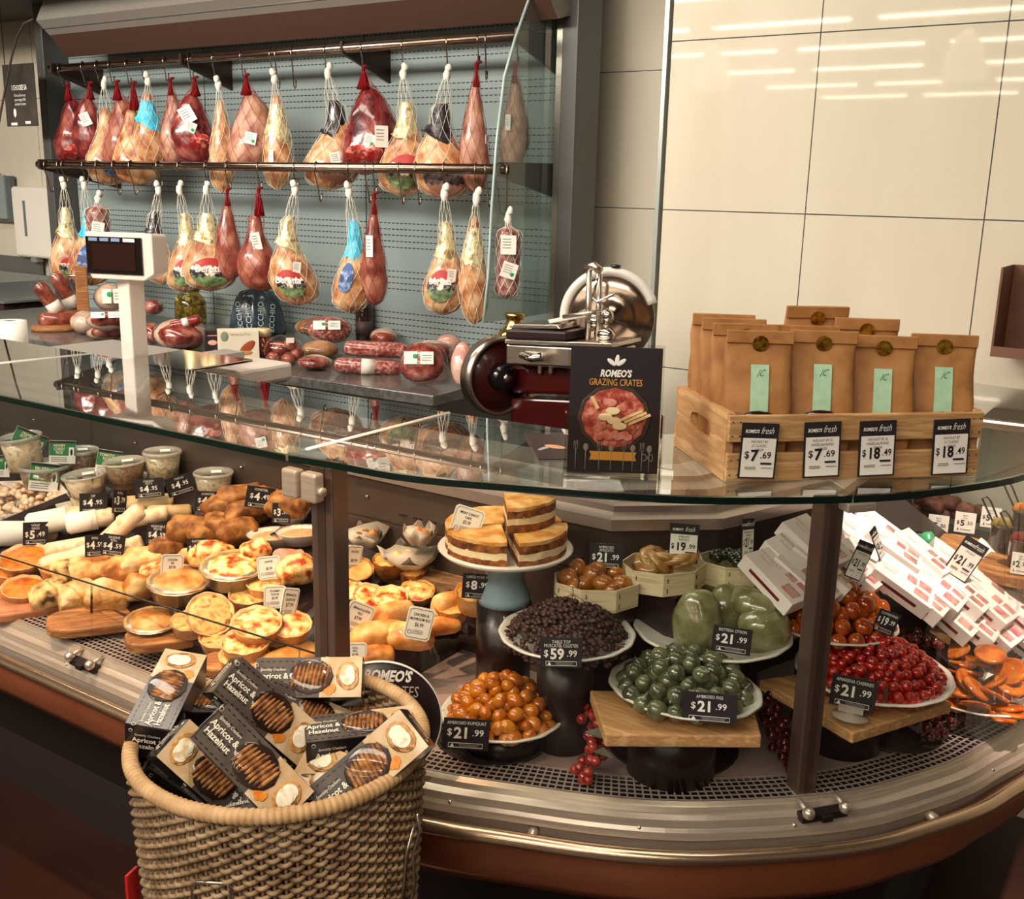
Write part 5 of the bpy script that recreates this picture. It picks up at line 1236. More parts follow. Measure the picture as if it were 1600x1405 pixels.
# parchment lined pastries
PARCH = clear('parchment', 'fffaf2', .3, rough=.5, milk=.75, milkcol='cbbfb0')
for k, (px, py, w_, lb) in enumerate(((640, 884, 92, 'parchment paper holding orange jam pastries'), (572, 852, 66, 'crumpled parchment with seeded loaf beside the bronze post'), (655, 850, 54, 'parchment sheet at the back with apricot pastries'))):
    p, s, M = place(px, py, .01, .2*k, 0, .15); r = w_*s/2
    t = thing('pastry_parcel', lb, 'pastry', M, GRP)
    def cr(q, a, tt, k=k): return Vector((q.x*(1+.16*sin(a*5+k)*tt), q.y*(1+.14*sin(a*4+1)*tt), q.z*(1+.28*sin(a*7+k*2)+.12*sin(a*11))))
    MB().lathe([(0, .002), (r*.6, .003), (r*.85, .018), (r*1.0, .034)], 40, sy=.7, fn=cr).build('parchment', PARCH, t)
    for j in range(3):
        MB().ball((r*(-.35+.35*j), .01*(j % 2), .018), (r*.3, r*.26, .016), 14, 8, lump=.3, freq=50, seed=j+k*5).build('pastry', (PIZZA, BROWNC, ORANGE)[k], t)
# wooden shelf and cake stand
p = atz(715, 915, .80)
o = MB().box((0, 0, 0), (.30, .16, .05)).build('serving_block', WOODB, bevel=.004); o.matrix_world = T(*atz(708, 905, .80)) @ RZ(radians(8)); tag(o, 'thick grey brown wooden block behind the $8.99 tag', 'board')
o = MB().box((0, 0, 0), (.26, .14, .08)).build('riser_block', TRM); o.matrix_world = T(*(atz(708, 905, .80)-Vector((0, 0, .066)))) @ RZ(radians(8)); tag(o, 'black riser below the grey brown wooden block', 'riser')
# ------------------------------------------------------------------ cake stand with carrot cake
SPONGE = mat('carrot_sponge', '5a2c10', '8a4c1e', 'a8662c', scale=70, rough=.7, bump=.7)
CREAM = mat('cream_filling', 'ecd2a2', 'f2e0bc', scale=60, rough=.6, bump=.4)
CAKETOP = mat('cake_top', 'c07a30', 'e2a456', 'f0cc8e', scale=26, rough=.5, bump=.3)
PLATE = mat('white_plate', 'dcd6cc', rough=.15, coat=.6)
p = atz(790, 856, .978); cs = Vector((p.x, p.y, .873))
t = thing('cake_stand', 'pale blue pedestal cake stand with white plate carrying cut cake', 'cake stand', T(*cs), None)
MB().lathe([(0, .094), (.09, .094), (.118, .100), (.126, .108), (.123, .110), (.09, .103), (0, .102)], 48).build('plate', PLATE, t)
MB().lathe([(.05, 0), (.048, .012), (.034, .05), (.045, .085), (.07, .094)], 32).build('pedestal', mat('pale_blue_enamel', '8fa9b5', rough=.25, coat=.4), t)
o = MB().cyl((0, 0, -.105), (0, 0, .105), .052, 28).build('riser_block', TRM); o.matrix_world = T(cs.x, cs.y, .6625+.1045); tag(o, 'tall black riser below the cake stand', 'riser')
def cake_wedge(a0, a1, r, z, label, c=(0, 0), rot=0):
    M = T(cs.x+c[0], cs.y+c[1], cs.z+z) @ RZ(rot)
    t = thing('cake_wedge', label, 'cake', M, 'cake wedges on the pale blue stand')
    def layer(z0, z1, mi, nm, k):
        n = 12; m = MB()
        ring = [(0, 0)]+[(r*cos(a0+(a1-a0)*i/n), r*sin(a0+(a1-a0)*i/n)) for i in range(n+1)]
        big = []
        for (x, y), (x2, y2) in zip(ring, ring[1:]+ring[:1]):
            L = hypot(x2-x, y2-y); q = max(1, int(L/.012))
            big += [(x+(x2-x)*i/q, y+(y2-y)*i/q) for i in range(q)]
        cx = sum(x for x, y in big)/len(big); cy = sum(y for x, y in big)/len(big)
        rows = []
        for j in range(3):
            zz = z0+(z1-z0)*j/2
            rows.append([Vector((x+(x-cx)*.035*noise.noise(Vector((x*80, y*80, zz*60+k))), y+(y-cy)*.035*noise.noise(Vector((x*80, y*80, zz*60+k+9))), zz+.0025*noise.noise(Vector((x*60, y*60, k))))) for x, y in big])
        m.sweep(range(3), lambda i: rows[i], 0, False, None, True); m.build(nm, mi, t)
    layer(0, .014, SPONGE, 'sponge_layer', 1); layer(.0135, .027, CREAM, 'cream_layer', 2); layer(.0265, .041, SPONGE, 'sponge_layer', 3); layer(.0405, .047, CAKETOP, 'cream_top', 4)
f = radians(-33.4)
cake_wedge(radians(-118)-f*0, radians(-50), .108, .104, 'front left cake wedge showing two sponge layers and cream', (-.008, -.004))
cake_wedge(radians(-46), radians(44), .108, .104, 'wide right cake wedge with curved browned side', (.006, .0))
cake_wedge(radians(48), radians(118), .104, .104, 'rear cake wedge hidden below the stacked one', (.0, .005))
cake_wedge(radians(122), radians(236), .108, .104, 'left rear cake wedge behind the scalloped tag', (-.008, .004))
cake_wedge(radians(-62), radians(8), .100, .152, 'cake wedge stacked on top of the others', (-.028, .032), radians(10))
tag_at('white', 748, 815, 48, 46, lambda x, y: Vector((cs.x-.045, cs.y-.06, cs.z+.135)), ('5', '.99'), ('MOIST CARROT', 'CAKE'), 'white scalloped tag tilted on the cut cake', roll=.3, tilt=-.15)

# ------------------------------------------------------------------ candied fruit
def fruitmat(n, a, b_, c, rough=.12):
    return mat(n, a, b_, c, scale=35, rough=rough, coat=1, sss=.15, trans=.35, bump=.05, ior=1.4)
KUM = fruitmat('candied_kumquat', 'b5560a', 'd87a14', 'e8982c'); CLEM = fruitmat('candied_clementine', 'a83a08', 'cc5a12', 'dc7622')
CHER = fruitmat('candied_cherry', '9a0a06', 'be1c0c', 'd63c1c', .08); FIGM = fruitmat('candied_fig', '474c36', '656a4c', '868868', .14)
CITR = fruitmat('candied_citron', '7a764a', '928e60', 'aaa67e', .16); ORG = fruitmat('candied_orange', 'a84a0c', 'd0701c', 'dc8a34')
APRI = fruitmat('candied_apricot', '9a5410', 'b86c1c', 'cc8430', .25)
PLATE2 = mat('decorated_plate', 'd8d4c8', 'd8d4c8', 'a5b5a0', scale=50, rough=.15, coat=.6, lo=.55, hi=.72)
def plate_at(px, py, z, wpx, label, m_=PLATE2, sy=1.0, deep=.022):
    p = atz(px, py, z); s = depth(p)/FOC; r = wpx*s/2
    o = MB().lathe([(0, 0), (r*.55, 0), (r*.62, .003), (r*.95, deep), (r, deep+.002), (r*.985, deep+.005), (r*.93, deep+.003), (r*.6, .007), (0, .006)], 56, sy=sy, fn=lambda q, a, t: Vector((q.x*(1+.008*sin(a*14)), q.y*(1+.008*sin(a*14)), q.z))).build('fruit_plate', m_)
    o.matrix_world = T(*p); tag(o, label, 'plate', 'fruit plates in the deli case'); return p, r
def heap(p, r, rad, H, seed, squash=.9, z0=.008):
    """shell of fruit positions on a mound"""
    rnd = random.Random(seed); out = []; st = rad*1.75
    k = 0; z = 0
    while True:
        f = 1-(z/H)**1.6 if z < H else -1
        R = r*f
        if R < 0: break
        if R < rad*.8:
            out.append((0, 0, z0+rad+z)); break
        rr = R; lay = 0
        while rr > 0 and lay < 2:
            n = max(1, int(2*pi*rr/(rad*2.0))); ph = rnd.random()*6
            for i in range(n):
                a = ph+2*pi*i/n+rnd.uniform(-.08, .08)
                out.append((rr*cos(a)+rnd.uniform(-.1, .1)*rad, rr*sin(a)+rnd.uniform(-.1, .1)*rad, z0+rad+z+rnd.uniform(-.12, .12)*rad+lay*rad*.5))
            rr -= rad*1.9; lay += 1
        z += st*.72; k += 1
    return out
def fruit_heap(name, label, cat, grp, p, pts, protos, rng, sc=(.85, 1.15)):
    rnd = random.Random(rng)
    for i, (x, y, z) in enumerate(pts):
        M = T(p.x+x, p.y+y, p.z+z) @ Matrix.Rotation(rnd.uniform(0, 6.28), 4, Vector((rnd.uniform(-1, 1), rnd.uniform(-1, 1), rnd.uniform(-1, 1))).normalized()) @ Matrix.Scale(rnd.uniform(*sc), 4)
        b = protos[i % len(protos)]
        if b[1] is None:
            o = b[0]; b[1] = True; o.matrix_world = M; tag(o, label, cat, grp)
        else:
            c = o2 = b[0].copy(); COL.objects.link(c); c.matrix_world = M
            tag(c, label, cat, grp)
            for ch in b[0].children:
                d = ch.copy(); COL.objects.link(d); d.parent = c
# risers, boards and mats
def slabboard(corners, z, h, label, m_=WOOD, name='serving_board'):
    q = [atz(x, y, z) for x, y in corners]
    o = MB().prism([(v.x, v.y) for v in q], z-h, z).build(name, m_, bevel=.003)
    tag(o, label, 'board', 'serving boards in the deli case'); c = sum(q, Vector())/4; return c
def riser(c, w_, d_, z1, label, rz=0, r=None):
    if r: o = MB().lathe([(0, DZ+.002), (r, DZ+.002), (r, z1), (0, z1)], 32).build('riser_block', TRM)
    else: o = MB().box((0, 0, (DZ+z1)/2+.001), (w_, d_, z1-DZ-.002)).build('riser_block', TRM)
    o.matrix_world = T(c.x, c.y, 0) @ RZ(rz); tag(o, label, 'riser')
MATM = mat('woven_mat', '1d1212', '2e1e1c', scale=80, rough=.55)
def rmat(px, py, r, label):
    p = atz(px, py, DZ+.004)
    m = MB()
    for k in range(int(r/.006)): 
        q = r-k*.006
        if q > .004: m.tube([(q*cos(a), q*sin(a), 0) for a in [2*pi*i/36 for i in range(36)]], .0032, 5, 0, True)
    o = m.build('woven_mat', MATM); o.matrix_world = T(p.x, p.y, DZ+.0035); tag(o, label, 'mat', 'round woven mats on the case deck')
rmat(770, 1150, .10, 'round dark woven mat under the kumquat plate'); rmat(1050, 1160, .115, 'round dark woven mat under the fig board'); rmat(1395, 1140, .085, 'round dark woven mat under the cherry board')
p, r = plate_at(785, 1132, .70, 194, 'scalloped plate holding candied kumquats')
riser(p, 0, 0, .699, 'low black round riser below the kumquat plate', r=.07)
rr = .0125
pts = heap(p, r*.80, rr, .075, 11, z0=.008)
fruit_heap('kumquat', 'glossy orange candied kumquat on the scalloped plate beside the round sign', 'candied fruit', 'candied kumquats', p, pts,
           [[MB().ball((0, 0, 0), (rr*1.18, rr*.95, rr*.95), 14, 10, lump=.06, freq=90, seed=k).build('kumquat', KUM), None] for k in range(3)], 4)
tag_at('black', 728, 1146, 72, 50, lambda x, y: atz(728, 1170, .715), ('21', '.99'), ('AMBROSIO KUMQUAT',), 'black $21.99 tag against the kumquat plate', roll=.06)
p, r = plate_at(885, 1008, .85, 214, 'white rimmed plate heaped with dried muscatel grapes', PLATE)
riser(p, 0, 0, .848, 'black ribbed pedestal below the dried grape plate', r=.05)
RAIS = mat('dried_grape', '2a1512', '46261e', '1a0c0b', scale=60, rough=.45, bump=.6)
m = MB(); rnd = random.Random(8)
for i in range(900):
    a = rnd.random()*6.28; q = sqrt(rnd.random()); R = r*.93*q; z = .010+.062*max(0, 1-q**2.2)+rnd.uniform(-.006, .006)
    m.ball((R*cos(a), R*sin(a), z), (.0055+.002*rnd.random(), .005, .0045), 6, 4, lump=.3, freq=200, seed=i)
t = thing('dried_grapes', 'heap of dark dried muscatel grapes with stalks on the middle plate', 'dried fruit', T(*p), None)
o = m.build('dried_berries', RAIS, t); o['kind'] = 'stuff'
m = MB()
for i in range(26):
    a = rnd.random()*6.28; R = r*.8*rnd.random(); b_ = Vector((R*cos(a), R*sin(a), .065*(1-(R/r)**2)+.006))
    pts = [b_]; d = Vector((rnd.uniform(-1, 1), rnd.uniform(-1, 1), rnd.uniform(-.1, .5))).normalized()
    for k in range(4): d = (d+Vector((rnd.uniform(-.6, .6), rnd.uniform(-.6, .6), rnd.uniform(-.4, .3)))).normalized(); pts.append(pts[-1]+d*.011)
    m.tube(pts, .0008, 4)
c = Vector((-.01, .05, .07)); m.tube([c, c+Vector((0, 0, .02)), c+Vector((.003, 0, .032)), c+Vector((-.004, 0, .045)), c+Vector((0, 0, .055))], .0013, 5)
m.build('stalks', mat('dry_stalk', '4a2e22', rough=.7), t)['kind'] = 'stuff'
tag_at('black', 876, 1020, 64, 48, lambda x, y: atz(876, 1042, .878), ('59', '.99'), ('TABLE TOP', 'MUSCATEL CLUSTER'), 'black $59.99 tag in front of the dried grapes', roll=-.03)
# figs
c = slabboard(((922, 1078), (946, 1148), (1190, 1150), (1172, 1085)), .79, .022, 'pale wooden board under the fig plate')
riser(c+Vector((-.02, .035, 0)), 0, 0, .767, 'black round block below the fig board', r=.075)
p, r = plate_at(1068, 1094, .792, 244, 'greenish edged oval plate holding candied figs', sy=.86)
rr = .0165
pts = heap(p, r*.76, rr, .062, 5, z0=.008)
figs = []
for k in range(3):
    o = MB().lathe([(0, -.95), (.55, -.85), (.95, -.35), (1, .1), (.8, .6), (.4, .92), (.14, 1.05), (.1, 1.2), (0, 1.22)], 16, fn=lambda q, a, tt, k=k: q*rr*(1+.06*noise.noise(Vector((cos(a)*2+k, sin(a)*2, tt*3))))).build('fig', FIGM)
    figs.append([o, None])
fruit_heap('fig', 'glossy green candied fig on the oval plate above the wooden board', 'candied fruit', 'candied figs', p, pts, figs, 9, (.88, 1.1))
tag_at('black', 1107, 1106, 84, 48, lambda x, y: atz(1107, 1128, .815), ('21', '.99'), ('AMBROSIO FIGS',), 'black $21.99 tag in front of the candied figs', roll=-.04)
# citron halves
p, r = plate_at(1112, 1002, .835, 246, 'plain white plate holding candied citron halves', PLATE)
riser(p, 0, 0, .833, 'black round riser below the citron plate', r=.07)
for k, (x, y, z, a, b_, h, rz, lb) in enumerate(((-.068, .045, .035, .036, .032, .042, .2, 'candied citron half at the left back of the white plate'), (-.02, -.035, .042, .040, .036, .062, .1, 'largest candied citron half standing at the front of the white plate'),
      (.0, .085, .075, .042, .03, .03, .0, 'candied citron half lying on top at the back'), (.022, .02, .045, .038, .036, .048, .6, 'candied citron half in the middle of the pile'), (.06, .0, .075, .046, .034, .026, -.3, 'pale citron half with thin edge on the right top'),
      (.078, -.02, .035, .042, .046, .05, .3, 'candied citron half at the right of the white plate'))):
    o = MB().ball((0, 0, 0), (a*1.12, b_*1.05, h*1.04), 26, 16, lump=.14, freq=26, seed=k+2).build('candied_citron', CITR)
    f = RZ(face(p)); v = f @ Vector((x*1.18-.004, y*1.1, 0)); o.matrix_world = T(p.x+v.x, p.y+v.y, p.z+z+.006) @ RZ(rz) @ RX(.15*sin(k*3)); tag(o, lb, 'candied fruit', 'candied citron halves')
tag_at('black', 1142, 1000, 60, 42, lambda x, y: atz(1142, 1020, .868), ('21', '.99'), ('BOTTEGA CITRON',), 'black $21.99 tag in front of the green citron halves', roll=.04)
# wooden fruit boxes
BOXM = mat('poplar_veneer', 'cbb994', 'd9caa6', 'bda983', rough=.6, scale=12, stretch=(1, 1, 14))
def fruitbox(px, py, wpx, z, label, rz=0, h=.042):
    p = atz(px, py, z); s = depth(p)/FOC; r = wpx*s/2
    t = thing('fruit_box', label, 'box', T(*p) @ RZ(face(p)+rz), 'wooden fruit boxes')
    n = 8; pl = [(r*cos(pi/8+2*pi*k/n)*1.05, r*.85*sin(pi/8+2*pi*k/n)) for k in range(n)]
    m = MB(); 
    for k in range(n):
        (x0, y0), (x1, y1) = pl[k], pl[(k+1) % n]; i = .965
        m.add([(x0, y0, 0), (x1, y1, 0), (x1, y1, h), (x0, y0, h), (x0*i, y0*i, 0), (x1*i, y1*i, 0), (x1*i, y1*i, h), (x0*i, y0*i, h)], [(0, 1, 2, 3), (5, 4, 7, 6), (3, 2, 6, 7), (1, 0, 4, 5)])
    m.build('side_wall', BOXM, t); MB().prism([(x*.97, y*.97) for x, y in pl], .001, .005).build('bottom', BOXM, t)
    m = MB()
    for k in (4, 5, 6, 7):
        (x0, y0), (x1, y1) = pl[k], pl[(k+1) % n]; xx, yy = x0*.86+x1*.14, y0*.86+y1*.14
        m.box((xx*1.01, yy*1.01, h*.25), (.0012, .0012, .008)); m.box((xx*1.01, yy*1.01, h*.7), (.0012, .0012, .008))
    m.build('staples', STEEL_D, t); return p, r
p, r = fruitbox(930, 938, 132, .90, 'octagonal wooden box of candied apricots before the back wall', .1)
riser(p, .12, .10, .899, 'black block below the apricot box')
for k, (x, y, z) in enumerate(((-.05, .0, .04), (-.02, -.02, .036), (.012, -.022, .042), (.045, -.005, .036), (-.035, .03, .048), (.0, .02, .05), (.035, .028, .046), (-.005, -.004, .052), (.03, -.03, .03), (-.04, -.025, .03))):
    o = MB().ball((0, 0, 0), (.021, .017, .019), 16, 10, lump=.12, freq=50, seed=k).build('candied_apricot', APRI)
    v = RZ(face(p)) @ Vector((x, y, 0)); o.matrix_world = T(p.x+v.x, p.y+v.y, p.z+z) @ RZ(k*1.3) @ RX(k*.7); tag(o, 'orange candied apricot in the front octagonal box', 'candied fruit', 'candied apricots')
tag_at('black', 935, 885, 52, 40, lambda x, y: Vector((p.x+.005, p.y+.025, p.z+.055)), ('21', '.99'), ('AMBROSIO', 'APRICOTS'), 'black $21.99 tag standing in the apricot box')
p, r = fruitbox(1035, 912, 132, .92, 'wooden box of pale candied pineapple slices behind the citron', .5)
riser(p, .10, .10, .919, 'black block below the pineapple box')
PINE = fruitmat('candied_pineapple', 'a5702c', 'c08a48', 'd0a468', .25)
for k in range(7):
    o = MB().lathe([(0, -.007), (.026, -.007), (.032, 0), (.026, .007), (0, .008)], 24, fn=lambda q, a, tt: q*(1+.03*sin(a*9))).build('pineapple_slice', PINE)
    v = RZ(face(p)) @ Vector((-.026+.010*k, .012*sin(k*2), 0)); o.matrix_world = T(p.x+v.x, p.y+v.y, p.z+.040+.003*k) @ RZ(k) @ RX(.5+.2*sin(k)); tag(o, 'pale candied pineapple slice in the middle wooden box', 'candied fruit', 'candied pineapple slices')
tag_at('fresh', 1063, 856, 46, 62, lambda x, y: Vector((p.x+.035, p.y+.005, p.z+.048)), ('19', '.99'), ('AMBROSIO', 'PINEAPPLE', 'SLICES'), 'tall $19.99 tag standing in the pineapple box')
p, r = fruitbox(1147, 906, 112, .92, 'wooden box of small dark green candied pears beside the white cartons', .2)
riser(p, .09, .09, .919, 'black block below the dark green fruit box')
DG = fruitmat('candied_green_fruit', '1c2412', '2c361c', '3c4626', .2)
rnd = random.Random(12)
for k in range(34):
    a = rnd.random()*6.28; q = sqrt(rnd.random())*r*.72
    o = MB().ball((0, 0, 0), (.0095, .0085, .010), 10, 8, lump=.1, freq=80, seed=k).build('candied_green_fruit', DG) if k == 0 else src.copy()
    if k == 0: src = o
    else: COL.objects.link(o)
    o.matrix_world = T(p.x+q*cos(a), p.y+.85*q*sin(a), p.z+.032+.014*(1-q/r)+rnd.random()*.006) @ RZ(k); tag(o, 'small dark green candied fruit in the right wooden box', 'candied fruit', 'dark green candied fruit')
tag_at('fresh', 1174, 858, 24, 66, lambda x, y: Vector((p.x+.02, p.y+.0, p.z+.045)), ('21', '.99'), ('AMBROSIO', 'GREEN', 'FRUIT'), 'narrow $21.99 tag turned sideways in the green fruit box', rz=.75, roll=.05)
# clementines
p, r = plate_at(1300, 988, .84, 196, 'white plate of candied clementines behind the cherries', PLATE)
riser(p, 0, 0, .838, 'black riser below the clementine plate', r=.06)
rr = .017; pts = heap(p, r*.84, rr, .075, 21)
fruit_heap('clementine', 'glossy orange red candied clementine behind the slim bronze post', 'candied fruit', 'candied clementines', p, pts, [[MB().ball((0, 0, 0), (rr, rr, rr*.9), 16, 10, lump=.08, freq=60, seed=k).build('candied_clementine', CLEM), None] for k in range(3)], 31)
tag_at('black', 1391, 985, 34, 36, lambda x, y: Vector((p.x+.10, p.y-.03, p.z+.035)), ('19', '.99'), ('CLEMENTINES',), 'small tilted $19.99 tag beside the clementines', roll=.35, rz=.3)
# cherries
c = slabboard(((1186, 1062), (1333, 1146), (1488, 1098), (1330, 1040)), .775, .02, 'pale wooden board under the cherry plate')
riser(c+Vector((-.02, .03, 0)), 0, 0, .754, 'black round block below the cherry board', r=.07)
p, r = plate_at(1362, 1068, .778, 240, 'fluted white plate heaped with candied cherries', PLATE)
rr = .0098; pts = heap(p, r*.86, rr, .078, 41)
fruit_heap('cherry', 'glossy red candied cherry on the fluted plate', 'candied fruit', 'candied cherries', p, pts, [[MB().ball((0, 0, 0), (rr, rr, rr*.92), 12, 8, lump=.07, freq=120, seed=k).build('candied_cherry', CHER), None] for k in range(3)], 51)
tag_at('black', 1331, 1083, 68, 50, lambda x, y: atz(1331, 1106, .795), ('21', '.99'), ('AMARENA CHERRIES',), 'grey black $21.99 tag on a clear foot before the cherries', roll=.05, holder=True)
# orange slices
p, r = plate_at(1520, 1092, .69, 196, 'white plate of candied orange slices at the right edge', PLATE)
rnd = random.Random(61); src = None
for k in range(48):
    a = rnd.random()*6.28; q = sqrt(rnd.random())*r*.86; z = .012+.085*(1-(q/(r*.95))**1.5)*(.4+.6*(k/34))
    if src is None:
        R_ = .029
        src = thing('orange_slice', 'round glossy candied orange slice on the right edge plate', 'candied fruit', I4, 'candied orange slices')
        MB().lathe([(R_*.86, -.0035), (R_*.98, -.0025), (R_, 0), (R_*.98, .0025), (R_*.86, .0035)], 26).build('rind', ORG, src)
        MB().lathe([(0, -.0028), (R_*.88, -.0028), (R_*.88, .0028), (0, .0028)], 26).build('flesh', fruitmat('orange_flesh', 'b85a1e', 'd07a3a', 'c86a2c', .2), src); o = src
    M = T(p.x+q*cos(a), p.y+q*sin(a), p.z+z) @ RZ(rnd.uniform(0, 6.28)) @ RX(rnd.uniform(.0, .75))
    if k == 0: src.matrix_world = M
    else: dup(src, M)
# grape sprays
def spray(name, pxs, z0, label, m_, n, rr, seed, zs=None):
    t = thing(name, label, 'grapes', T(*atz(pxs[0][0], pxs[0][1], zs[0])), 'artificial grape sprays'); rnd = random.Random(seed); base = t.matrix_world.translation.copy()
    P = [atz(x, y, z)-base for (x, y), z in zip(pxs, zs)]
    MB().tube(P, .0016, 5).build('stem', mat('grape_stem', '5a4a30', rough=.6), t)
    src = None
    for k in range(n):
        u = (k+.5)/n*(len(P)-1); i = min(int(u), len(P)-2); c = P[i].lerp(P[i+1], u-i)
        w_ = .022*(1-.35*k/n)
        c = c+Vector((rnd.uniform(-1, 1)*w_, rnd.uniform(-1, 1)*w_, rnd.uniform(-.4, .9)*w_))
        if src is None: src = MB().ball((0, 0, 0), rr, 12, 8).build('berry', m_, t); o = src
        else: o = src.copy(); COL.objects.link(o); o.parent = t
        o.location = c
    return t
GRB = fruitmat('red_grape', '8a1416', 'b8332c', 'c85040'); GRD = fruitmat('dark_grape', '3a080c', '5a1014', '6e1a1c')
t = spray('grape_spray', ((918, 1105), (925, 1140), (925, 1180), (908, 1222)), 0, 'bright red grape spray hanging left of the fig board', GRB, 34, .0095, 3, (.745, .72, .695, .672))
m = MB(); c = atz(930, 1150, .74)-t.matrix_world.translation
m.add([c+Vector(v) for v in ((-.02, 0, 0), (0, -.012, .006), (.03, 0, 0), (0, .012, .01))], [(0, 1, 2, 3)]); m.add([c+Vector((.012, 0, -.03))+Vector(v) for v in ((-.015, 0, 0), (0, -.010, .006), (.025, 0, 0), (0, .010, .008))], [(0, 1, 2, 3)])
m.build('leaf', mat('dusty_leaf', '6a6a5a', '54543f', scale=40, rough=.6), t, solid=.001)
spray('grape_spray', ((1180, 1090), (1210, 1130), (1230, 1175), (1245, 1210)), 0, 'dark red grape spray behind the slim bronze post', GRD, 60, .0085, 4, (.75, .71, .69, .675))
spray('grape_spray', ((1440, 1150), (1470, 1130), (1500, 1120), (1530, 1128)), 0, 'dark red grape spray below the orange slices', GRD, 36, .0085, 5, (.70, .69, .68, .672))
spray('grape_spray', ((1390, 1000), (1420, 1002), (1450, 1006), (1470, 1012)), 0, 'dark grape spray between the cherries and the white cartons', GRD, 26, .0085, 6, (.80, .80, .795, .79))

# ------------------------------------------------------------------ white nougat cartons
CART = mat('white_carton', 'efe4e0', rough=.4); WINM = mat('carton_window', 'b8626a', 'd09a94', '8a6a66', scale=30, rough=.15, coat=.6); STRIPE = mat('carton_stripe', '6a1a1c', rough=.4)
KP = .6
def cplane(px, py, lift=0):
    v = ray(px, py); t = (.875+lift-KP*.42-EYE)/(v.z+KP*v.x); return CAM+v*t
cq = [cplane(*q, -.05) for q in ((1180, 915), (1380, 985), (1640, 1060), (1640, 850), (1420, 800), (1260, 850))]
rb = thing('carton_riser', 'dark sloping riser carrying the white cartons', 'riser', I4)
def crz(x): return .875-.045-KP*(x+.42)
m = MB(); xs_, ys_ = (-.60, -.27), (2.0, 2.58)
m.add([(xs_[0], ys_[0], crz(xs_[0])), (xs_[1], ys_[0], crz(xs_[1])), (xs_[1], ys_[1], crz(xs_[1])), (xs_[0], ys_[1], crz(xs_[0])), (xs_[0], ys_[0], DZ), (xs_[1], ys_[0], DZ), (xs_[1], ys_[1], DZ), (xs_[0], ys_[1], DZ)], [(0, 1, 2, 3), (0, 4, 5, 1), (1, 5, 6, 2), (2, 6, 7, 3), (3, 7, 4, 0)])
m.build('riser_panel', TRM, rb)
o = MB().box((0, 0, 0), (.12, .05, .022)).build('wood_block', WOOD, bevel=.003); o.matrix_world = T(*atz(1435, 985, .79)) @ RZ(.2); tag(o, 'end of a wooden board peeping out below the white cartons', 'board')
o = MB().box((0, 0, 0), (.11, .045, .108)).build('riser_block', TRM); q = atz(1435, 985, .79); o.matrix_world = T(q.x, q.y, .6615+.054) @ RZ(.2); tag(o, 'black block below the peeping wooden board', 'riser')
proto = None
LST = [(1218, 905, .01, -.25), (1250, 878, .03, -.25), (1285, 888, .03, .15), (1272, 852, .05, -.3), (1318, 868, .045, .1), (1345, 842, .05, .1), (1362, 880, .05, .05), (1392, 858, .06, .0), (1335, 885, .04, .1),
       (1408, 912, .06, .05), (1440, 868, .06, .0), (1375, 832, .05, .05), (1460, 918, .05, .02), (1482, 958, .02, -.08), (1512, 968, .02, -.08), (1548, 975, .02, -.1), (1588, 985, .02, -.1), (1498, 925, .05, .05), (1528, 905, .05, .0),
       (1540, 940, .05, .0), (1572, 925, .05, .05), (1585, 955, .05, .0), (1492, 885, .05, .05), (1555, 885, .05, .1), (1598, 895, .05, .0), (1432, 930, .04, .0), (1310, 835, .04, .1), (1612, 1000, .02, -.1), (1625, 930, .05, 0), (1262, 905, .02, -.2)]
SL = Matrix.Rotation(math.atan(KP), 4, 'Y')
for k, (px, py, lf, rz) in enumerate(LST):
    p = cplane(px, py, lf-.02)
    M = T(*p) @ RZ(rz) @ SL @ RZ(.16*sin(k*2.9)) @ RX(.10*sin(k*1.7))
    if proto is None:
        proto = thing('nougat_carton', '', 'carton', M, 'white nougat cartons')
        MB().box((0, 0, 0), (.122, .094, .03)).build('carton', CART, proto, bevel=.0012)
        m = MB()
        for x, y, w_ in ((.012, .012, .02), (.040, .018, .026), (.036, -.022, .03)): m.box((x, y, .0153), (w_, .026, .0008), 0)
        m.box((.0, -.0473, .0), (.075, .0008, .006), 1); m.box((.0, .0473, .0), (.075, .0008, .006), 1)
        m.build('window', [WINM, STRIPE], proto)
        m = MB(); m.text('NOUGAT', (-.035, 0, 0), .012, 0, T(0, 0, .0156) @ RX(-pi/2), bold=0); m.box((-.035, -.012, .0153), (.03, .001, .0006)); m.box((-.035, -.016, .0153), (.024, .001, .0006))
        m.build('lettering', mat('faint_print', 'c9aaa6'), proto); r_ = proto
    else: r_ = dup(proto, M)
ROWN = ['white nougat carton in the heap, showing a pink window']
for o in [q for q in COL.objects if q.name.startswith('nougat_carton')]:
    o['label'] = 'white carton with small pink windows in the slanting heap behind the cherries'
for a in [('fresh', 1335, 862, 26, 62, lambda x, y: cplane(1340, 905, .06), ('21', '.99'), ('NOUGAT',), 'narrow tag leaning on the cartons beside the slim bronze post', .3, .35),
          ('fresh', 1497, 868, 40, 66, lambda x, y: cplane(1505, 905, .05), ('21', '.99'), ('NOUGAT',), 'tilted tag with dark header on the right of the carton heap', .3, .5),
          ('fresh', 1372, 838, 16, 56, lambda x, y: cplane(1368, 875, .06), ('21', '.99'), ('NOUGAT',), 'tag seen nearly edge on at the top of the carton heap', 1.0, -.5)]:
    tag_at(*a[:9], rz=a[9], roll=a[10])
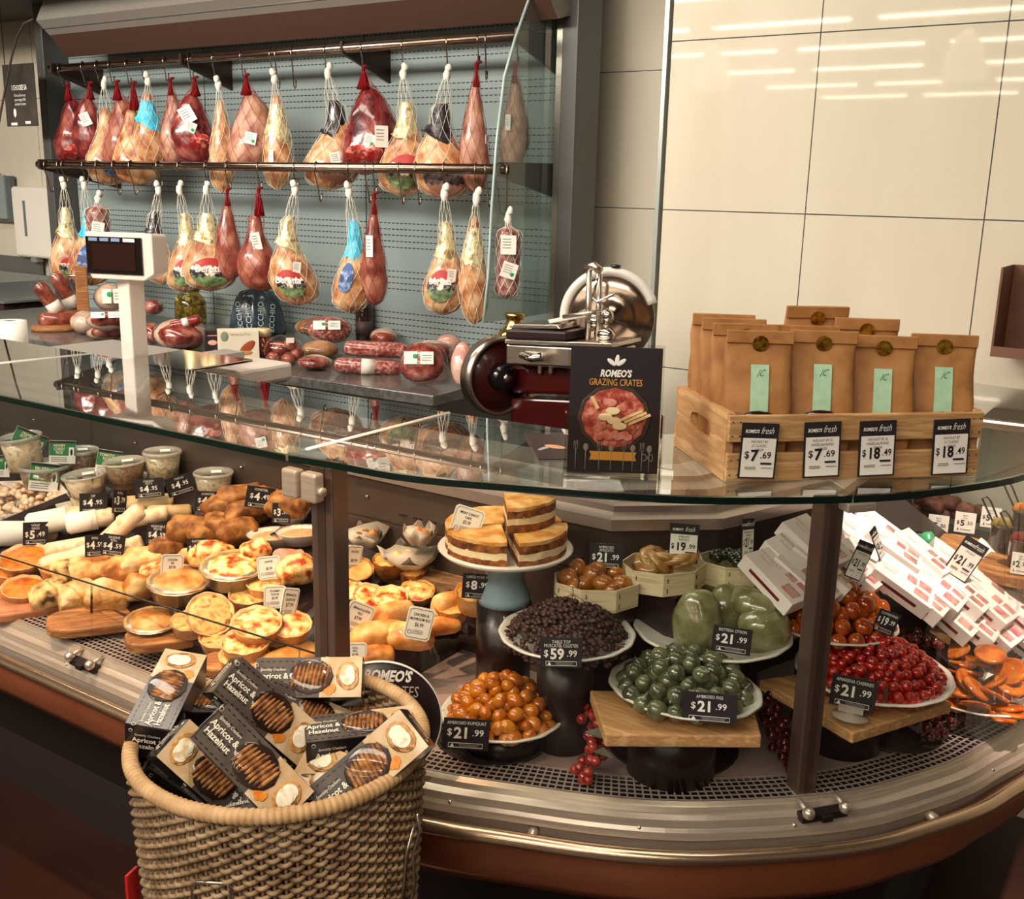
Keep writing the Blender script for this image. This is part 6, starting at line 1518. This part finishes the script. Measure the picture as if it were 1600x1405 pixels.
# biscuits, jars and small things behind the cartons
LUMP = mat('chocolate_biscuit', '5a2e26', '7a463a', '955e4e', scale=60, rough=.6, bump=.8)
rnd = random.Random(77)
o = MB().box((0, 0, 0), (.50, .16, .03)).build('serving_board', TRM, bevel=.003); o.matrix_world = T(-.42, 2.73, .79) @ RZ(radians(-6)); tag(o, 'dark tray of rocky biscuits at the back right', 'tray')
for k, (px, py) in enumerate(((1362, 815), (1388, 800), (1410, 822), (1425, 800), (1445, 812), (1440, 790), (1468, 808), (1480, 790), (1495, 806), (1512, 800), (1400, 790), (1378, 825), (1460, 788), (1530, 806))):
    q = aty(px, py, 2.70); s = depth(q)/FOC
    o = MB().ball((0, 0, 0), (.030, .026, .020), 16, 10, lump=.5, freq=55, seed=k).build('biscuit', LUMP); o.matrix_world = T(q.x, q.y+.02*(k % 3), q.z) @ RZ(k); tag(o, 'rocky brown biscuit heaped behind the pale price tags', 'biscuit', 'rocky biscuits')
for a in [('pale', 1423, 825, 28, 28, Y_(2.60), ('5', '.50'), ('BISCUIT', 'EACH'), 'pale $5.50 tag leftmost before the rocky biscuits'), ('pale', 1464, 820, 30, 32, Y_(2.60), ('5', '.50'), ('BISCUIT', 'EACH'), 'pale $5.50 tag standing second before the rocky biscuits'),
          ('pale', 1506, 816, 30, 32, Y_(2.60), ('5', '.50'), ('BISCUIT', 'EACH'), 'pale $5.50 tag third before the rocky biscuits'), ('pale', 1546, 808, 28, 32, Y_(2.60), ('5', '.50'), ('BISCUIT', 'EACH'), 'pale tag half hidden behind the wire baskets'),
          ('black', 1356, 822, 34, 22, Y_(2.55), ('9', '.99'), ('SOAP',), 'black tag behind the top cartons, farthest left'), ('black', 1388, 832, 36, 24, Y_(2.5), ('9', '.99'), ('SOAP',), 'black tag left of the green wrapped sweet'), ('black', 1428, 844, 32, 30, Y_(2.45), ('2', '.99'), ('BONBON EACH',), 'black $2.99 tag between two green wrapped sweets'),
          ('pale', 1592, 880, 26, 34, Y_(2.3), ('2', '.99'), ('JAR', 'EACH'), 'pale tag at the right edge before the dark red jar')]: tag_at(*a, tilt=-.1)
for k, (px, py, c, lb) in enumerate(((1352, 828, 'pink_sweet', 'pink wrapped sweet behind the top cartons'), (1366, 828, 'pink_sweet', 'pale pink wrapped sweet beside the pink one'), (1402, 848, 'green_sweet', 'green wrapped sweet left of the $2.99 tag'), (1448, 846, 'green_sweet', 'green wrapped sweet right of the $2.99 tag'), (1452, 862, 'peach_sweet', 'peach coloured wrapped sweet below the green ones'))):
    q = aty(px, py, 2.44); o = MB().ball((0, 0, 0), (.022, .018, .022), 14, 9, lump=.25, freq=60, seed=k).build('wrapped_sweet', mat(c, {'pink_sweet': 'd8948c', 'green_sweet': '3f9a68', 'peach_sweet': 'd98a58'}[c], rough=.3, coat=.4))
    o.matrix_world = T(*q); tag(o, lb, 'sweet', 'wrapped sweets')
for k, (px, py, lb) in enumerate(((1518, 862, 'wooden paddle board behind the right cartons'), (1550, 886, 'second wooden board before the paddle board'))):
    q = aty(px, py, (2.5, 2.36)[k]); o = MB().prism([(.13*cos(a)*(1 if cos(a) > 0 else .8), .07*sin(a)) for a in [2*pi*i/24 for i in range(24)]], -.012, .012).build('serving_board', WOODD, bevel=.003); o.matrix_world = T(*q) @ RZ(-.5+k*.2); tag(o, lb, 'board', 'serving boards in the deli case')
    o = MB().box((0, 0, 0), (.1, .08, q.z-.013-DZ-.002)).build('riser_block', TRM); o.matrix_world = T(q.x, q.y, (DZ+q.z-.012)/2); tag(o, ('black block below the paddle board', 'black block below the second wooden board')[k], 'riser')
BGL = clear('brown_jar_glass', 'a06a3a', 1.4, milk=.5, milkcol='3a2212')
for k, (px, py, c, lb) in enumerate(((1563, 868, '8a7434', 'wire basket jar of yellow macarons at the right edge'), (1592, 890, '7a1a16', 'dark red wire jar in front of the yellow one'), (1596, 845, 'c0701c', 'jar of orange macarons cut by the right edge'))):
    q = aty(px, py, (2.47, 2.36, 2.55)[k]); s = depth(q)/FOC; r = 19*s
    t = thing('wire_jar', lb, 'jar', T(*q), 'wire handled jars')
    MB().lathe([(0, 0), (r*.95, 0), (r, 4*s), (r*1.0, 46*s), (r*1.05, 50*s)], 22).build('glass', mat('jar_glass_'+c, '30201a' if k != 1 else '4a1210', rough=.12, coat=.6), t)
    m = MB()
    for j in range(4): m.lathe([(0, 0), (r*.55, .002), (r*.62, .008), (r*.55, .014), (0, .016)], 16, c=(0, 0, 0), M=T(r*.35*cos(j*1.7), r*.35*sin(j*1.7), (40+j*5)*s) @ RX(.8+.3*j))
    m.build('macarons', mat('macaron_'+c, c, rough=.6), t)
    MB().tube([(-r*.2, 0, 44*s), (-r*.9-.01, 0, 84*s), (-r*1.0-.016, 0, 90*s), (-r*1.2-.02, 0, 86*s), (-r*.8, 0, 48*s)], .0022, 6).build('wire_handle', DARK, t)

# ------------------------------------------------------------------ on the glass top: brochure holder, leaflet, crate of nougat bags
GZ = GT1+.001
p = atz(956, 744, GZ); s = depth(p)/FOC
hd = thing('brochure_holder', 'clear acrylic brochure holder standing on the curved glass top', 'brochure holder', T(*p) @ RZ(face(p)+.04), None)
W, H = 150*s, 205*s; lean = RX(-.10)
m = MB(); m.box((0, .018, H/2), (W, .003, H), 0, lean); m.box((0, .004, .002), (W, .045, .003), 0)
m.build('back_plate', ACRYL, hd)
m = MB(); m.box((0, -.012, 48*s), (W*.99, .0025, 96*s), 0, lean)
for sx in (-1, 1): m.box((sx*W*.5, .003, 48*s), (.0025, .034, 100*s), 0, lean)
m.build('front_pocket', ACRYL, hd)
br = thing('brochure', 'dark grazing platter brochure standing in the clear holder', 'brochure', T(*p) @ RZ(face(p)+.04) @ lean @ T(0, .006, .005), None)
bw, bh = W*.94, H*.955
MB().box((0, 0, bh/2), (bw, .006, bh)).build('booklet', mat('brochure_black', '2a2124', rough=.3, coat=.3), br)
m = MB()
m.text("ROMEO'S", (0, -.0038, bh*.79), bh*.075, 0, sx=.78, bold=.04, shear=.15)
for a in (-.9, .1, .9):
    X = T(-.0+.0, -.0036, bh*.85) @ RY(a) ; m.ball((0, 0, bh*.05), (bh*.018, .0004, bh*.042), 10, 8, 0, X)
m.build('logo', [PRINT_W], br)
m = MB(); m.text('GRAZING CRATES', (0, -.0038, bh*.72), bh*.075, 0, sx=.68, bold=.005); m.build('heading', [mat('print_orange', 'd9953c', rough=.5)], br); m = MB(); m.prism([(-bw*.26, 0), (bw*.26, 0), (bw*.24, bh*.035), (bw*.26, bh*.07), (-bw*.26, bh*.07), (-bw*.24, bh*.035)], -.0037, -.0032, 0, T(0, 0, bh*.10) @ RX(pi/2) @ T(0, 0, 0) @ Matrix(((1, 0, 0, 0), (0, 1, 0, 0), (0, 0, -1, 0), (0, 0, 0, 1)))) 
m.build('ribbon', [mat('print_orange', 'd9953c', rough=.5)], br)
m = MB(); pr = [mat('print_bowl', '35241c', '4a3428', scale=60), mat('print_salami', '8f2c20', 'b8503a', 'd8907a', scale=80), mat('print_cracker', 'e0b070', 'eecb94', scale=60), mat('print_pink', 'c8604c', 'e09a84', scale=90), mat('print_cheese', 'f0d8a8')]
def disc(x, z, rx, rz_, mi, d): m.ball((x, -.0032-d, z), (rx, .0003, rz_), 20, 6, mi)
disc(0, bh*.44, bw*.41, bh*.27, 0, .0001)
rnd = random.Random(4)
disc(0, bh*.44, bw*.36, bh*.24, 1, .0005)
for k in range(26):
    a = rnd.random()*6.28; q = rnd.random()**.5*.26
    disc(bw*q*cos(a), bh*(.44+.66*q*sin(a)), bw*.06, bh*.03, (1, 3, 3, 1)[k % 4], .0009+.0001*k)
for k in range(10): disc(bw*(-.16+.035*k), bh*(.29+.012*(k % 3)), bw*.05, bh*.028, 3, .004)
for k in range(3): m.box((bw*(.2+.03*k), -.008, bh*(.47-.028*k)), (bw*.26, .0006, bh*.022), 2, T(bw*.2, 0, bh*.45) @ RY(-.45) @ T(-bw*.2, 0, -bh*.45))
m.box((-bw*.22, -.008, bh*.56), (bw*.04, .0006, bh*.11), 2, T(-bw*.22, 0, bh*.56) @ RY(-.5) @ T(bw*.22, 0, -bh*.56))
for x, z in ((-.1, .45), (0, .42), (-.02, .5), (.06, .38)): disc(bw*x, bh*z, bw*.08, bh*.03, 4, .0085)
m.build('platter_picture', pr, br)
m = MB()
for k, x in enumerate((-.41, -.3, -.15, -.02, .12, .22, .32, .4)):
    m.tube([(bw*x, -.0036, bh*.02), (bw*x, -.0036, bh*.19)], .0007, 4)
    if k % 2: m.ball((bw*x, -.0036, bh*.2), (bw*.03, .0004, bh*.03), 10, 6)
    else: 
        for d in (-.02, 0, .02): m.tube([(bw*(x+d), -.0036, bh*.18), (bw*(x+d), -.0036, bh*.25)], .0006, 4)
m.tube([(bw*(.38+.06*cos(a)), -.0036, bh*(.13+.03*sin(a*2))) for a in [2*pi*i/16 for i in range(16)]], .0008, 4, 0, True)
m.build('cutlery_print', [PRINT_G], br)
q = [atz(x, y, GZ) for x, y in ((818, 679), (842, 719), (890, 719), (888, 681))]
lf = thing('leaflet', 'dark leaflet lying flat on the glass beside the brochure holder', 'leaflet', I4)
MB().prism([(v.x, v.y) for v in q], GZ, GZ+.002).build('sheet', mat('leaflet_dark', '3a2c2a', rough=.3), lf)
c = atz(868, 700, GZ); m = MB(); m.ball((c.x, c.y, GZ+.0022), (.022, .012, .0005), 16, 6, 0); m.ball((c.x-.01, c.y-.02, GZ+.0022), (.006, .02, .0004), 12, 6, 1); m.build('picture', [mat('print_peach', 'd89a78'), mat('print_grey', 'a59a94')], lf)
# crate
f0 = Vector((-.602, 1.515, GZ)); ang_ = atan2(.296, .311)
CM = T(*f0) @ RZ(ang_)
cr = thing('wooden_crate', 'pale slatted pine crate holding brown nougat bags on the glass top', 'crate', CM)
CW, CD, CH, th = .43, .235, .108, .012
for x, nm in ((th/2, 'end_board'), (CW-th/2, 'end_board')):
    m = MB(); n = 32; outer = []; innerp = []
    for k in range(n):
        a = 2*pi*k/n; u, v = cos(a), sin(a); mm = max(abs(u), abs(v))
        outer.append((CD/2+CD/2*u/mm, CH/2+CH/2*v/mm)); innerp.append((CD/2+.048*math.copysign(abs(u)**.7, u), CH*.6+.0165*math.copysign(abs(v)**.6, v)))
    vs = [(x-th/2, y, z) for y, z in outer]+[(x-th/2, y, z) for y, z in innerp]+[(x+th/2, y, z) for y, z in outer]+[(x+th/2, y, z) for y, z in innerp]
    fs = []
    for k in range(n):
        j = (k+1) % n
        fs += [(k, j, n+j, n+k), (2*n+j, 2*n+k, 3*n+k, 3*n+j), (k, 2*n+k, 2*n+j, j), (n+j, 3*n+j, 3*n+k, n+k)]
    m.add(vs, fs); m.build(nm, mat('pale_wood_end', 'c99b68', 'b58555', 'd8ac78', rough=.6, scale=9, stretch=(12, 1, 7), bump=.15), cr)
for y in (-.005, CD+.005):
    for z, h in ((.023, .045), (.085, .042)): MB().box((CW/2, y, z), (CW, .010, h)).build('slat', WOOD, cr, bevel=.0015)
MB().box((CW/2, CD/2, .004), (CW-2*th, CD-.004, .006)).build('bottom_board', WOOD, cr)
for x in (th*1.6, CW-th*1.6):
    for y in (.012, CD-.012): MB().box((x, y, CH/2), (.014, .018, CH*.96)).build('corner_post', WOODB, cr)
m = MB()
for x in (.006, .018, CW-.018, CW-.006):
    for z in (.012, .036, .074, .096): m.ball((x, -.0102, z), .0014, 6, 4)
m.build('nails', STEEL_D, cr)
KRAFT = mat('kraft_paper', '9a6638', 'a8733f', 'b07c48', scale=30, rough=.65, bump=.2, bscale=18); MINT = mat('mint_label', '9fc4a4', 'aed0b0', scale=60, rough=.35); GOLD = mat('gold_sticker', '7a4c10', 'd8a43c', scale=120, rough=.25, metal=.75)
BW, BH = .105, .222
def make_bag(label):
    t = thing('nougat_bag', label, 'paper bag', I4, 'brown nougat bags in the crate')
    rows = []; 
    for z, w_, d_, sh in ((0, .094, .056, 0), (.02, .100, .062, 0), (.07, .102, .066, 0), (.11, .104, .056, .0), (.155, .105, .036, 0), (.188, .105, .014, 0), (BH-.006, .105, .005, 0)):
        r_ = []
        for k in range(24):
            a = 2*pi*k/24; u, v = cos(a), sin(a)
            x = w_/2*math.copysign(abs(u)**.35, u); y = d_/2*math.copysign(abs(v)**.45, v)
            x += .004*noise.noise(Vector((k*.5, z*40, 1))); y += .006*noise.noise(Vector((x*50, z*40, 2)))*(d_ > .02)
            r_.append(Vector((x, y, z)))
        rows.append(r_)
    MB().sweep(range(len(rows)), lambda i: rows[i], 0, True, None, True).build('bag_body', KRAFT, t)
    m = MB(); m.box((0, -.004, BH-.010), (BW, .008, .020)); m.build('folded_top', KRAFT, t, bevel=.0015)
    MB().lathe([(0, 0), (.0125, 0), (.0125, .0008), (0, .0009)], 24, sm=False, M=T(0, -.0085, BH-.02) @ RX(pi/2+.12)).build('gold_sticker', GOLD, t)
    m = MB(); m.sweep([.075, .095, .115, .135, .155, .17], lambda z: [Vector((-.014, -d(z), z)), Vector((.014, -d(z), z))])
    m.build('mint_label', MINT, t)
    m = MB(); m.text('JC', (.002, -d(.155)-.001, .157), .016, 0, sx=.7, shear=.4); m.build('script', [mat('script_green', '5a7a62')], t)
    m = MB(); m.ball((0, -d(.08)+.002, .078), (.034, .004, .022), 18, 8); m.build('clear_window', mat('bag_window', '2a1612', rough=.08, coat=.8), t)
    return t
def d(z):
    P = [(.0, .031), (.07, .0345), (.11, .0295), (.155, .0195), (.188, .009)]
    return interp(P, z)+.0022
bags = [(.062, .040, 0, .03, 'front left brown bag with gold sticker and mint label in the crate'), (.168, .040, 0, -.02, 'second brown bag from the left in the front row of the crate'), (.272, .040, -.008, -.04, 'third brown bag of the front row, bulging to its left'), (.378, .040, -.006, -.03, 'front right brown bag with gold sticker standing apart'),
        (.060, .096, .004, .02, 'brown bag directly behind the front left bag'), (.060, .148, .006, .0, 'third brown bag back along the left end of the crate'), (.060, .196, .008, -.02, 'rearmost brown bag along the left end of the crate'),
        (.172, .105, .0, .05, 'brown bag behind the second bag of the front row'), (.205, .165, .03, .12, 'tallest brown bag leaning at the back of the crate'), (.275, .105, .012, .0, 'brown bag behind the third bag of the front row')]
b0 = None
for x, y, z, rz, lb in bags:
    M = CM @ T(x, y, .008+z) @ RZ(rz-.26) @ RX(-.05 if z < .02 else .1)
    if b0 is None: b0 = make_bag(lb); b0.matrix_world = M
    else: dup(b0, M, lb)
for k, (px, py, pr_, hd_, lb) in enumerate(((1190, 712, ('7', '.69'), ('NOUGAT BY', 'JC CLASSIC', '200GM'), 'leftmost $7.69 nougat tag hanging on the crate'), (1287, 712, ('7', '.69'), ('NOUGAT BY JC', 'HAZEL/ALMOND', '200GM'), 'second $7.69 nougat tag from the left on the crate'), (1367, 711, ('18', '.49'), ('NOUGAT BY JC', 'HAZEL/ALMOND', '500GM'), 'left of the two $18.49 nougat tags on the crate'), (1480, 709, ('18', '.49'), ('NOUGAT BY', 'JC CLASSIC', '500GM'), 'rightmost $18.49 nougat tag on the crate'))):
    x = (.047, .152, .245, .372)[k]
    b_ = CM @ Vector((x, -.022, .006)); s = depth(b_)/FOC
    M = CM @ T(x, -.018, .052) @ RZ(-.03) @ RY(.04 if k == 0 else -.03) @ RX(-.05)
    t = thing('price_tag', lb, 'price tag', M, 'price tags on the wooden crate')
    c, pt = tag_geo('fresh', 60*s, 88*s, pr_, hd_); c.build('card', TAGM, t); pt.build('print', TAGM, t)
# brown box at the right edge
p = aty(1612, 556, 2.81)
t = thing('cardboard_box', 'open brown cardboard box fixed to the tiled wall at the right edge', 'box', T(p.x, p.y, p.z))
KB = mat('brown_card', '7a5540', '6a4836', scale=12, rough=.7)
m = MB(); hh_ = .21
for b_ in (((0, 0, .004), (.16, .16, .008)), ((-.078, 0, hh_/2), (.005, .16, hh_)), ((.078, 0, hh_/2), (.005, .16, hh_)), ((0, .078, hh_/2), (.16, .005, hh_))): m.box(*b_)
m.build('carton', KB, t)
MB().box((0, -.078, .012), (.16, .005, .025)).build('front_lip', KB, t)
# ------------------------------------------------------------------ round sign behind the basket
p = aty(588, 1130, 1.178); s = depth(p)/FOC; r = 103*s
t = thing('round_sign', 'black round sign with white edge standing behind the wicker basket', 'sign', T(*p) @ RZ(face(p)+.1) @ RX(-.06), None)
MB().lathe([(0, 0), (r*.985, 0), (r*.985, .004), (0, .004)], 64, M=RX(pi/2)).build('disc', mat('sign_black', '241619', rough=.35), t)
MB().lathe([(r*.983, -.001), (r, -.001), (r, .005), (r*.983, .005), (r*.983, -.001)], 64, M=RX(pi/2)).build('white_edge', PRINT_W, t)
m = MB(); m.text("ROMEO'S", (r*.08, -.0055, r*.77), r*.24, 0, T(0, 0, 0) @ RY(.13), sx=.72, bold=.04, shear=.15); m.build('shop_name', [PRINT_W], t)
m = MB(); m.text('GRAZING CRATES', (-r*.12, -.0055, r*.53), r*.25, 0, RY(.13), sx=.68, bold=-.004); m.build('heading', [mat('print_stone', 'c9b8a8', rough=.6)], t)
MB().box((0, .008, -r-.1), (.014, .004, .26)).build('support_rod', DARK, t)

# ------------------------------------------------------------------ wicker basket
BC = Vector((-1.022, .965, 0)); BR = .203; ZT = .858; ZB = .22
def brad(z): return BR*(.80+.20*((z-ZB)/(ZT-ZB))**.8)
WICK = mat('wicker', '755c42', '94795a', 'ac9272', scale=30, rough=.6, bump=.2)
WICKR = mat('wicker_rim', 'b08a5e', 'c8a478', scale=40, rough=.55)
bk = thing('wicker_basket', 'round woven wicker basket filled with cracker boxes', 'basket', T(BC.x, BC.y, 0), None)
NS = 84
m = MB(); z = ZB+.01; k = 0
while z < ZT-.012:
    rr = brad(z); n = NS*4; pts = []
    for i in range(n):
        a = 2*pi*i/n; w_ = cos(a*NS/2+pi*(k % 2))*.0052
        pts.append(((rr+w_)*cos(a), (rr+w_)*sin(a), z+.0010*sin(a*NS/2+pi*(k % 2))))
    m.tube(pts, .0037, 5, 0, True); z += .0079; k += 1
m.build('woven_wall', WICK, bk)
m = MB()
for i in range(NS):
    a = 2*pi*i/NS; m.tube([(brad(q)*cos(a), brad(q)*sin(a), q) for q in (ZB, (ZB+ZT)/2, ZT-.01)], .0028, 5)
m.build('stakes', mat('wicker_stake', '6a5038', rough=.6), bk)
m = MB(); n = 900; NW = 150
pts = []; rd = []
for i in range(n):
    a = 2*pi*i/n; pts.append((BR*cos(a), BR*sin(a), ZT-.003)); rd.append(.0100+.0014*abs(sin(a*NW/2)))
m.tube(pts, rd, 10, 0, True); m.build('wrapped_rim', WICKR, bk)
MB().lathe([(0, ZB), (brad(ZB), ZB), (brad(ZB), ZB+.012), (0, ZB+.012)], 40).build('bottom', WICK, bk)
m = MB()
for z in (ZB-.002, ZB+.20): m.tube([((BR+.006)*cos(a), (BR+.006)*sin(a), z) for a in [2*pi*i/48 for i in range(48)]], .004, 6, 0, True)
st = thing('basket_stand', 'steel wire stand holding the wicker basket', 'stand', T(BC.x, BC.y, 0), None)
m.build('wire_ring', STEEL, st)
for i in range(4):
    a = radians(20+90*i); c, d_ = cos(a), sin(a)
    MB().tube([((BR+.006)*c, (BR+.006)*d_, ZB+.20), ((BR+.012)*c, (BR+.012)*d_, ZB), ((BR+.03)*c, (BR+.03)*d_, .006)], .005, 8).build('leg', STEEL, st)
def onb(px, py, o=.012):
    """point on the outside of the basket on a sight line"""
    v = ray(px, py); e = CAM-BC; R = BR*.97+o
    A = v.x**2+v.y**2; B = 2*(e.x*v.x+e.y*v.y); C_ = e.x**2+e.y**2-R*R
    t_ = (-B-sqrt(max(B*B-4*A*C_, 0)))/(2*A); return CAM+v*t_-Vector((BC.x, BC.y, 0))
m = MB(); m.tube([onb(*q, .006) for q in ((301, 1420), (301, 1384), (306, 1378), (355, 1380), (360, 1386), (361, 1420))], .0028, 8); m.build('hanger_loop', STEEL, st)
for xs2 in ((656, 1276, 640, 1340), (648, 1296, 630, 1350)):
    pass
m = MB(); m.tube([onb(x, y, .02) for x, y in ((652, 1272), (656, 1300), (645, 1335), (648, 1380), (640, 1420))], .0026, 6); m.tube([onb(x, y, .02) for x, y in ((646, 1290), (636, 1330), (628, 1420))], .0026, 6); m.build('side_wire', STEEL, st)
p = aty(208, 1385, .86); p2 = BC+Vector((-.245, -.02, .40))
o = MB().box((0, 0, 0), (.025, .004, .08)).build('red_card', [mat('red_card', 'c21f1c', rough=.4)]); q = atd(208, 1400, 1.50); o.matrix_world = T(*q) @ RZ(face(q)+.9); tag(o, 'small red card hanging at the left foot of the wicker basket', 'card')

# ------------------------------------------------------------------ cracker boxes
BXL, BXW, BXH = .165, .064, .056
CB = mat('carton_charcoal', '191215', rough=.32, coat=.35); CPAT = mat('carton_pattern', '4d453f', '5a5048', rough=.35, coat=.35, scale=50)
CPH = mat('carton_cream', 'd9c2a0', 'c9a678', 'e8d8bc', rough=.35, coat=.35, scale=14)
CRK = mat('cracker_brown', '5a3218', '94602f', 'bd8850', scale=90, rough=.6, bump=.6); CRKP = mat('cracker_print', 'b07a40', 'd0a060', '8a5526', scale=70, rough=.45); CHS = mat('cheese_print', 'f0e2c4', 'fbf3e0', 'd8bc8c', scale=60, rough=.45); APR = mat('apricot_print', 'd87a1e', 'eaa040', scale=60, rough=.4)
def cracker_box(label, M):
    t = thing('cracker_box', label, 'cracker box', M, 'cracker boxes in the wicker basket')
    L, W, H = BXL, BXW, BXH
    MB().box((0, 0, 0), (L, W, H)).build('carton', CB, t, bevel=.001)
    F = T(0, 0, H/2+.0004) @ RX(-pi/2)         # art plane: X along the box, Z across it
    m = MB(); m.box((-L*.19, 0, 0), (L*.6, .0006, W*.985), 0, F); m.box((L*.3, -.0001, 0), (L*.39, .0006, W*.985), 1, F)
    rnd = random.Random(2)
    for i in range(9):
        for j in range(6):
            if i < 5 or abs(j-2.5) > 1.6: m.box((-L*.47+i*.0095+.004*(j % 2), -.0006, -W*.42+j*.0105), (.005, .0004, .0014), 2, F @ T(0, 0, 0))
    for k in range(5): m.ball((L*(.36+.016*sin(k*2)), -.0006-.0002*k, W*(.12-.09*k/2)), (L*.095, .0003, W*.27), 14, 6, 3, F)
    for k in range(4): m.ball((L*(.36+.02*sin(k*3)), -.0018-.0002*k, W*(.14-.06*k)), (L*.07, .0003, W*.17), 14, 6, 4, F)
    for k in range(3): m.ball((L*(.17+.03*k), -.001, -W*(.28+.05*(k % 2))), (L*.03, .0003, W*.11), 10, 6, 5, F)
    m.build('printed_panel', [CPAT, CPH, CB, CRKP, CHS, APR], t)
    m = MB(); m.ball((L*.02, -.0014, W*.02), (L*.21, .0012, W*.43), 28, 6, 0, F)
    m.build('window_recess', [mat('window_dark', '24130c', rough=.4)], t)
    m = MB()
    for k in range(9): m.ball((L*(-.135+.038*k), -.002, W*(.02+.02*sin(k*2))), (L*.02, .0028, W*(.34-.0045*(k-4)**2*.9)), 12, 8, 0, F @ T(L*(-.135+.038*k), 0, 0) @ RY(.18) @ T(-L*(-.135+.038*k), 0, 0), lump=.2, freq=120, seed=k)
    m.build('crackers', CRK, t)
    MB().ball((L*.02, -.0014, W*.02), (L*.215, .0048, W*.44), 28, 8, 0, F).build('window_film', FILM, t)
    LET = [mat('carton_lettering', 'f2ead8', rough=.5)]
    def words(X, k=1):
        m.text('Apricot &', (0, -.001, .004*k), .0125*k, 0, X, sx=.95, bold=.02); m.text('Hazelnut', (-.001, -.001, -.0085*k), .0125*k, 0, X, sx=.95, bold=.02)
        m.text('Specialty Crackers', (0, -.001, .0145*k), .0062*k, 0, X, sx=.85, shear=.25); m.tube([(-.026*k+.0028*k*cos(a), -.001, .022*k+.0028*k*sin(a)) for a in [2*pi*i/10 for i in range(10)]], .0004, 3, 0, True, X)
    def side(X, k=1):
        nonlocal m
        m = MB(); words(X, k); m.build('lettering', LET, t)
    side(F @ T(-L*.335, -.0004, -W*.03))
    side(T(-L*.28, -W/2-.0002, 0))                 # front long side
    side(T(L*.0, W/2+.0002, 0) @ RZ(pi))           # rear long side
    side(T(-L/2-.0002, 0, 0) @ RZ(-pi/2), .9)      # ends
    side(T(L/2+.0002, 0, 0) @ RZ(pi/2), .9)
    return t
def pose(px, py, dist, ang, lean, up):
    """box centre on a sight line; ang: heading of the long side seen from the shopper, lean: how much it runs away, up: how far the face turns skyward"""
    p = atd(px, py, dist); a = radians(ang)
    X = (Rv*cos(a)+Uv*sin(a)+Dv*lean).normalized()
    n = (-(p-CAM).normalized()*(1-up)+Vector((0, 0, 1))*up); n = (n-X*n.dot(X)).normalized(); Y = n.cross(X)
    M = Matrix.Identity(4)
    for i in range(3): M[i][0] = X[i]; M[i][1] = Y[i]; M[i][2] = n[i]; M[i][3] = p[i]
    return M
cb0 = None
for px, py, dist, ang, lean, up, lb in (
    (392, 1195, 1.40, -47, .05, .1, 'cracker box lying diagonally on top at the front of the basket'),
    (412, 1112, 1.53, -46, .25, .25, 'cracker box lying diagonally just behind the front one'),
    (486, 1066, 1.66, 0, .05, .25, 'cracker box lying level at the top back of the heap'),
    (262, 1098, 1.54, 84, 1.9, .6, 'cracker box standing at the left with its black end forward'),
    (325, 1122, 1.60, -4, .2, .95, 'black cracker box half hidden between the left and diagonal ones'),
    (330, 1215, 1.46, 133, -.2, .25, 'upside down cracker box low at the front left'),
    (566, 1156, 1.55, 3, .25, .88, 'cracker box turned to show its black side on the right'),
    (580, 1200, 1.43, 40, .1, .15, 'cracker box rising to the right rim of the basket'),
    (556, 1124, 1.70, -2, .1, .3, 'cracker box at the back before the round sign'),
    (480, 1128, 1.64, -28, .3, .4, 'cracker box showing its cream end in the middle of the heap'),
    (300, 1250, 1.50, -40, .2, .9, 'black cracker box lowest at the left of the basket'),
    (440, 1262, 1.47, 8, .25, .92, 'black cracker box lying low against the front rim of the basket'),
    (480, 1262, 1.49, 62, .7, .8, 'black cracker box with sideways lettering low in the middle')):
    M = pose(px, py, dist, ang, lean, up)
    if cb0 is None: cb0 = cracker_box(lb, M)
    else: dup(cb0, M, lb)
